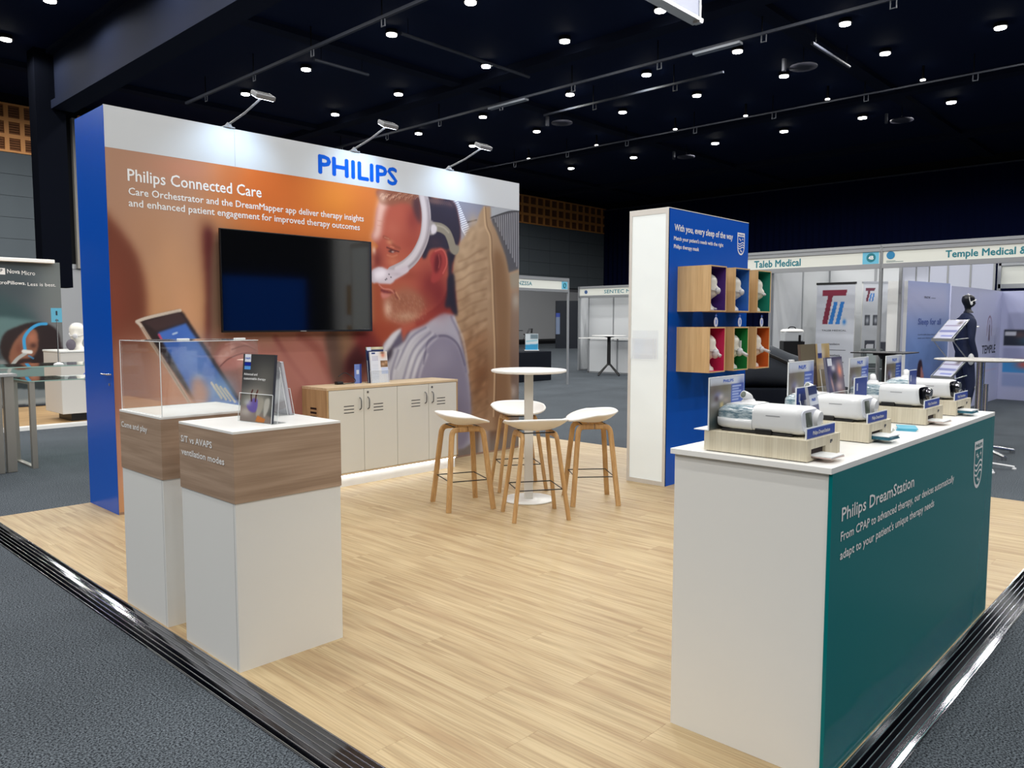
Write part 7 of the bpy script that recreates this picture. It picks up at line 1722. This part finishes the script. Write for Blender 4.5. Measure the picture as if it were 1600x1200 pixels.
# ------------------------------------------------------------------ booth on the far left
NX1, NY = 4.7, 15.66
nf = thing('booth_floor', 'raised pale timber floor of the neighbouring booth', 'floor deck', (0, 12.75, 0))
put('deck', MB().box(-3, 8.5, 12.75, 16.6, 0.0, 0.045), grain('booth_floor_timber', (204, 170, 122), (176, 140, 96), 'X', 1.0, rough=0.45), nf, world=True)
put('edge_trim', MB().box(-3, 8.5, 12.58, 12.75, 0.0, 0.05), M_wtop, nf, world=True)
SLP = [
('p',[(0.31,1.0391),(1.0613,1.1449),(1.0348,-0.1383),(0.2814,-0.0047)],0.02,(66,76,82),1,0),
('p',[(0.9317,1.0391),(1.0376,1.0516),(1.0129,-0.1344),(0.9476,0.3293),(0.9137,0.6859)],0.15,(112,118,118),0.9,0),
('p',[(0.864,0.7281),(0.9542,0.6426),(1.0027,0.4168),(0.992,0.3266),(0.9016,0.5977),(0.8245,0.7266)],0.12,(104,104,114),0.6,1),
('p',[(0.7305,0.7855),(0.8442,0.7273),(0.9221,0.5977),(0.8793,0.5098),(0.7221,0.4281)],0.1,(50,76,80),0.9,1),
('p',[(0.7638,0.5969),(0.8613,0.6062),(0.9215,0.5711),(0.8393,0.5105),(0.7978,0.4035),(0.7579,0.3414)],0.03,(96,126,128),0.8,1),
('p',[(0.7755,0.2758),(0.8049,0.2949),(0.874,0.268),(0.9967,0.3445),(0.9935,0.1898),(0.7738,0.2109)],0.02,(106,134,136),1,0),
('p',[(0.7982,0.425),(0.8157,0.5109),(0.8562,0.5539),(0.8971,0.5801),(0.9423,0.5758),(0.9793,0.5305),(0.9924,0.4398),(0.9924,0.3449),(0.9364,0.3031),(0.8843,0.2715),(0.8342,0.284),(0.8078,0.3383)],0.015,(38,28,30),1,1),
('p',[(0.8237,0.3457),(0.8376,0.432),(0.8589,0.4926),(0.884,0.5359),(0.9123,0.527),(0.9188,0.4426),(0.9088,0.3676),(0.8875,0.3332),(0.8552,0.3266),(0.8342,0.284)],0.015,(128,86,68),1,1),
('b',0.8988,0.4742,0.0145,0.0398,0,(170,110,88),0.8),
('b',0.8569,0.4008,0.012,0.0352,0,(110,66,54),0.8),
('b',0.9018,0.4211,0.0103,0.018,0,(60,36,34),0.8),
('p',[(0.8382,0.2836),(0.8748,0.3074),(0.8992,0.2969),(0.882,0.2629),(0.8417,0.2617)],0.01,(106,66,54),1,1),
('l',[(0.8748,0.3957),(0.8744,0.4746),(0.8961,0.5359),(0.9215,0.5668),(0.9464,0.5711)],0.0512,0.0128,(58,150,206),1),
('l',[(0.8763,0.3691),(0.8513,0.3355),(0.8303,0.2844),(0.8217,0.25)],0.057600000000000005,0.0128,(160,166,168),1),
('l',[(0.8706,0.3828),(0.8926,0.377)],0.064,0.019200000000000002,(206,210,212),1),
('l',[(0.8859,0.3508),(0.8998,0.3324)],0.0256,0.0128,(58,130,180),0.9),
('p',[(0.7863,0.3309),(0.8078,0.3293),(0.8186,0.2941),(0.8137,0.2508),(0.7845,0.2531)],0.02,(120,124,128),1,0),
('p',[(0.7738,0.2109),(0.998,0.1895),(0.9957,0.0891),(0.7724,0.1422)],0.01,(40,52,58),1,0),
('p',[(0.7724,0.1422),(0.9959,0.098),(0.9937,-0.0113),(0.7693,0.0129)],0.012,(112,124,132),0.9,0),
('l',[(0.7793,0.0289),(0.9947,0.0434)],0.07680000000000001,0.038400000000000004,(150,158,162),0.7),
('p',[(0.7695,0.0215),(0.9941,0.0066),(0.9912,-0.1305),(0.7669,-0.091)],0.01,(40,46,56),1,0)]
t, w = flat_thing('light_box_wall', 'dark teal wall picture of a sleeper wearing a blue mask strap', 'wall picture', (-0.2, NY), (4.69, NY), 0.05, 2.56, 0.25, mat('slate_wall', (70, 78, 82), 0.6), (66, 78, 84), SLP, 0.0128,
   [('Nova', 0.831, 0.87, .912, .030, 0.012, M_ink), ('Micro', 0.876, 0.918, .905, .030, 0.0, M_ink),
    ('MicroPillows.', 0.785, 0.887, .838, .024, 0.012, M_ink), ('Less is best.', 0.893, 0.984, .832, .024, 0.0, M_ink),
    ('P', 0.811, 0.817, .92, .02, 0.03, M_darktype)])
for o_ in list(t.children):
    pass
put('top_rail', MB().box(-0.1, w-0.11, -0.12, 0.0, 2.535, 2.60, b=0.01), M_wtop, t)
put('logo_tile', MB().box(w*0.792, w*0.825, -0.003, -0.001, 2.31, 2.42), M_ink, t)
wp = thing('white_plinth', 'white plinth on a recessed black foot in the neighbouring booth', 'plinth', (3.78, 12.85, 0.045))
wq = (3.841, 12.799)
put('foot', MB().box(wq[0]+0.10, wq[0]+0.72, 12.92, 13.5, 0.045, 0.17), M_black, wp, world=True)
put('body', MB().box(wq[0]-0.06, wq[0]+0.8, 12.78, 13.58, 0.17, 1.09, b=0.01), mat('warm_white_plinth', (206, 202, 196), 0.5), wp, world=True)
put('top', MB().box(wq[0]-0.07, wq[0]+0.81, 12.77, 13.59, 1.09, 1.12, b=0.008), M_white, wp, world=True)
put('printed_mask', MB().tube([Vector((wq[0]+p.x, 12.777, p.y)) for p in smooth_path([(0.78, 0.38, 0), (0.45, 0.60, 0), (0.24, 0.70, 0), (0.32, 0.80, 0), (0.6, 0.86, 0), (0.78, 0.84, 0)], 5)], 0.012, n=6), mat('print_blue', (92, 112, 190), 0.5), wp, world=True)
put('name_strip', MB().box(wq[0]+0.36, wq[0]+0.74, 12.772, 12.779, 0.985, 1.035), mat('print_navy', (50, 60, 110), 0.5), wp, world=True)
mask_head('white bust wearing a strapped mask on the white plinth', (4.125, 13.1, 1.12), 1.62, 'nasal', rz=-0.5)
tag(put('mask_kit', MB().ellipsoid((wq[0]+0.16, 13.0, 1.20), (0.07, 0.05, 0.085), 12, 8), mat('mask_dark', (90, 84, 96), 0.6)), 'small dark mask lying beside the white bust', 'mask')

# glass display tables at the far left
M_glass = clear('green_glass', (206, 226, 220), 1.1, 0.01); M_gedge = mat('glass_edge', (150, 180, 172), 0.15)
M_bar = mat('dark_steel_bar', (176, 172, 166), 0.45, 1.0)
def glass_table(label, x0, x1, y0, y1, h, bw=0.06):
    t = thing('glass_table', label, 'table', (x0, y0, 0), 0)
    put('glass_top', MB().box(x0, x1, y0, y1, h-0.012, h), M_glass, t, world=True)
    e = MB().box(x0, x1, y0-0.002, y0, h-0.012, h).box(x0-0.002, x0, y0, y1, h-0.012, h).box(x1, x1+0.002, y0, y1, h-0.012, h)
    put('glass_edge', e, M_gedge, t, world=True)
    for x in (x0+0.01, x1-0.03):
        f = MB()
        f.box(x, x+0.05, y0+0.02, y0+0.02+bw, 0, h-0.012).box(x, x+0.05, y1-0.02-bw, y1-0.02, 0, h-0.012).box(x, x+0.05, y0+0.02+bw, y1-0.02-bw, 0, 0.02).box(x, x+0.05, y0+0.02+bw, y1-0.02-bw, h-0.04, h-0.012)
        put('leg', f, M_bar, t, world=True)
    return t
glass_table('tall clear glass table with steel bar legs, behind the lower one', 2.02, 4.2, 9.62, 10.4, 1.06, 0.10)
glass_table('lower clear glass table with steel bar legs beside the blue wall end', 2.42, 3.9, 9.22, 9.95, 0.93)
gp = thing('steel_post_rack', 'close row of upright steel posts by the glass tables', 'rack', (1.98, 9.1, 0))
for k in range(5): put('post', MB().box(1.72+k*0.115, 1.72+k*0.115+0.09, 9.08+0.02*k, 9.16+0.02*k, 0, 0.99, b=0.006), M_bar, gp, world=True)
put('top_rail', MB().box(1.70, 2.28, 9.06, 9.26, 0.99, 1.02, b=0.004), M_alu, gp, world=True)
nq = (2.88, 9.8, 1.008)
ns = thing('number_stand', 'cyan card marked 1 on a thin pole on the glass table', 'number sign', (nq[0], 9.8, 1.06))
put('foot', MB().lathe([(0.005, 0), (0.055, 0), (0.045, 0.015), (0.005, 0.03)], n=20), M_plast, ns); put('pole', MB().cyl((0, 0, 0.02), (0, 0, 0.52), 0.006, n=8), M_steel, ns)
put('card', MB().box(-0.055, 0.055, -0.004, 0.0, 0.48, 0.64), mat('number_tile_blue', (104, 186, 216), 0.5), ns)
lettering([('1', -0.0075, 0.0075, 0.56, 0.05, 0.02), ('AA', -0.018, 0.018, 0.492, 0.022, 0.02)], M_darktype, ns, (0, -0.004, 0), (1, 0, 0), world=False)

# stands across the aisle, seen only mirrored in the television
t = thing('exhibit_backdrop', 'blue display panel across the aisle, mirrored in the television', 'display panel', (9.2, -6, 0)); put('panel', MB().box(0, 2.3, -0.3, 0, 0, 2.7), M_blue, t)
t = thing('exhibit_backdrop', 'pale column panel across the aisle, mirrored in the television', 'display panel', (12.6, -6, 0)); put('panel', MB().box(0, 0.8, -0.3, 0, 0, 4.2), M_white, t)
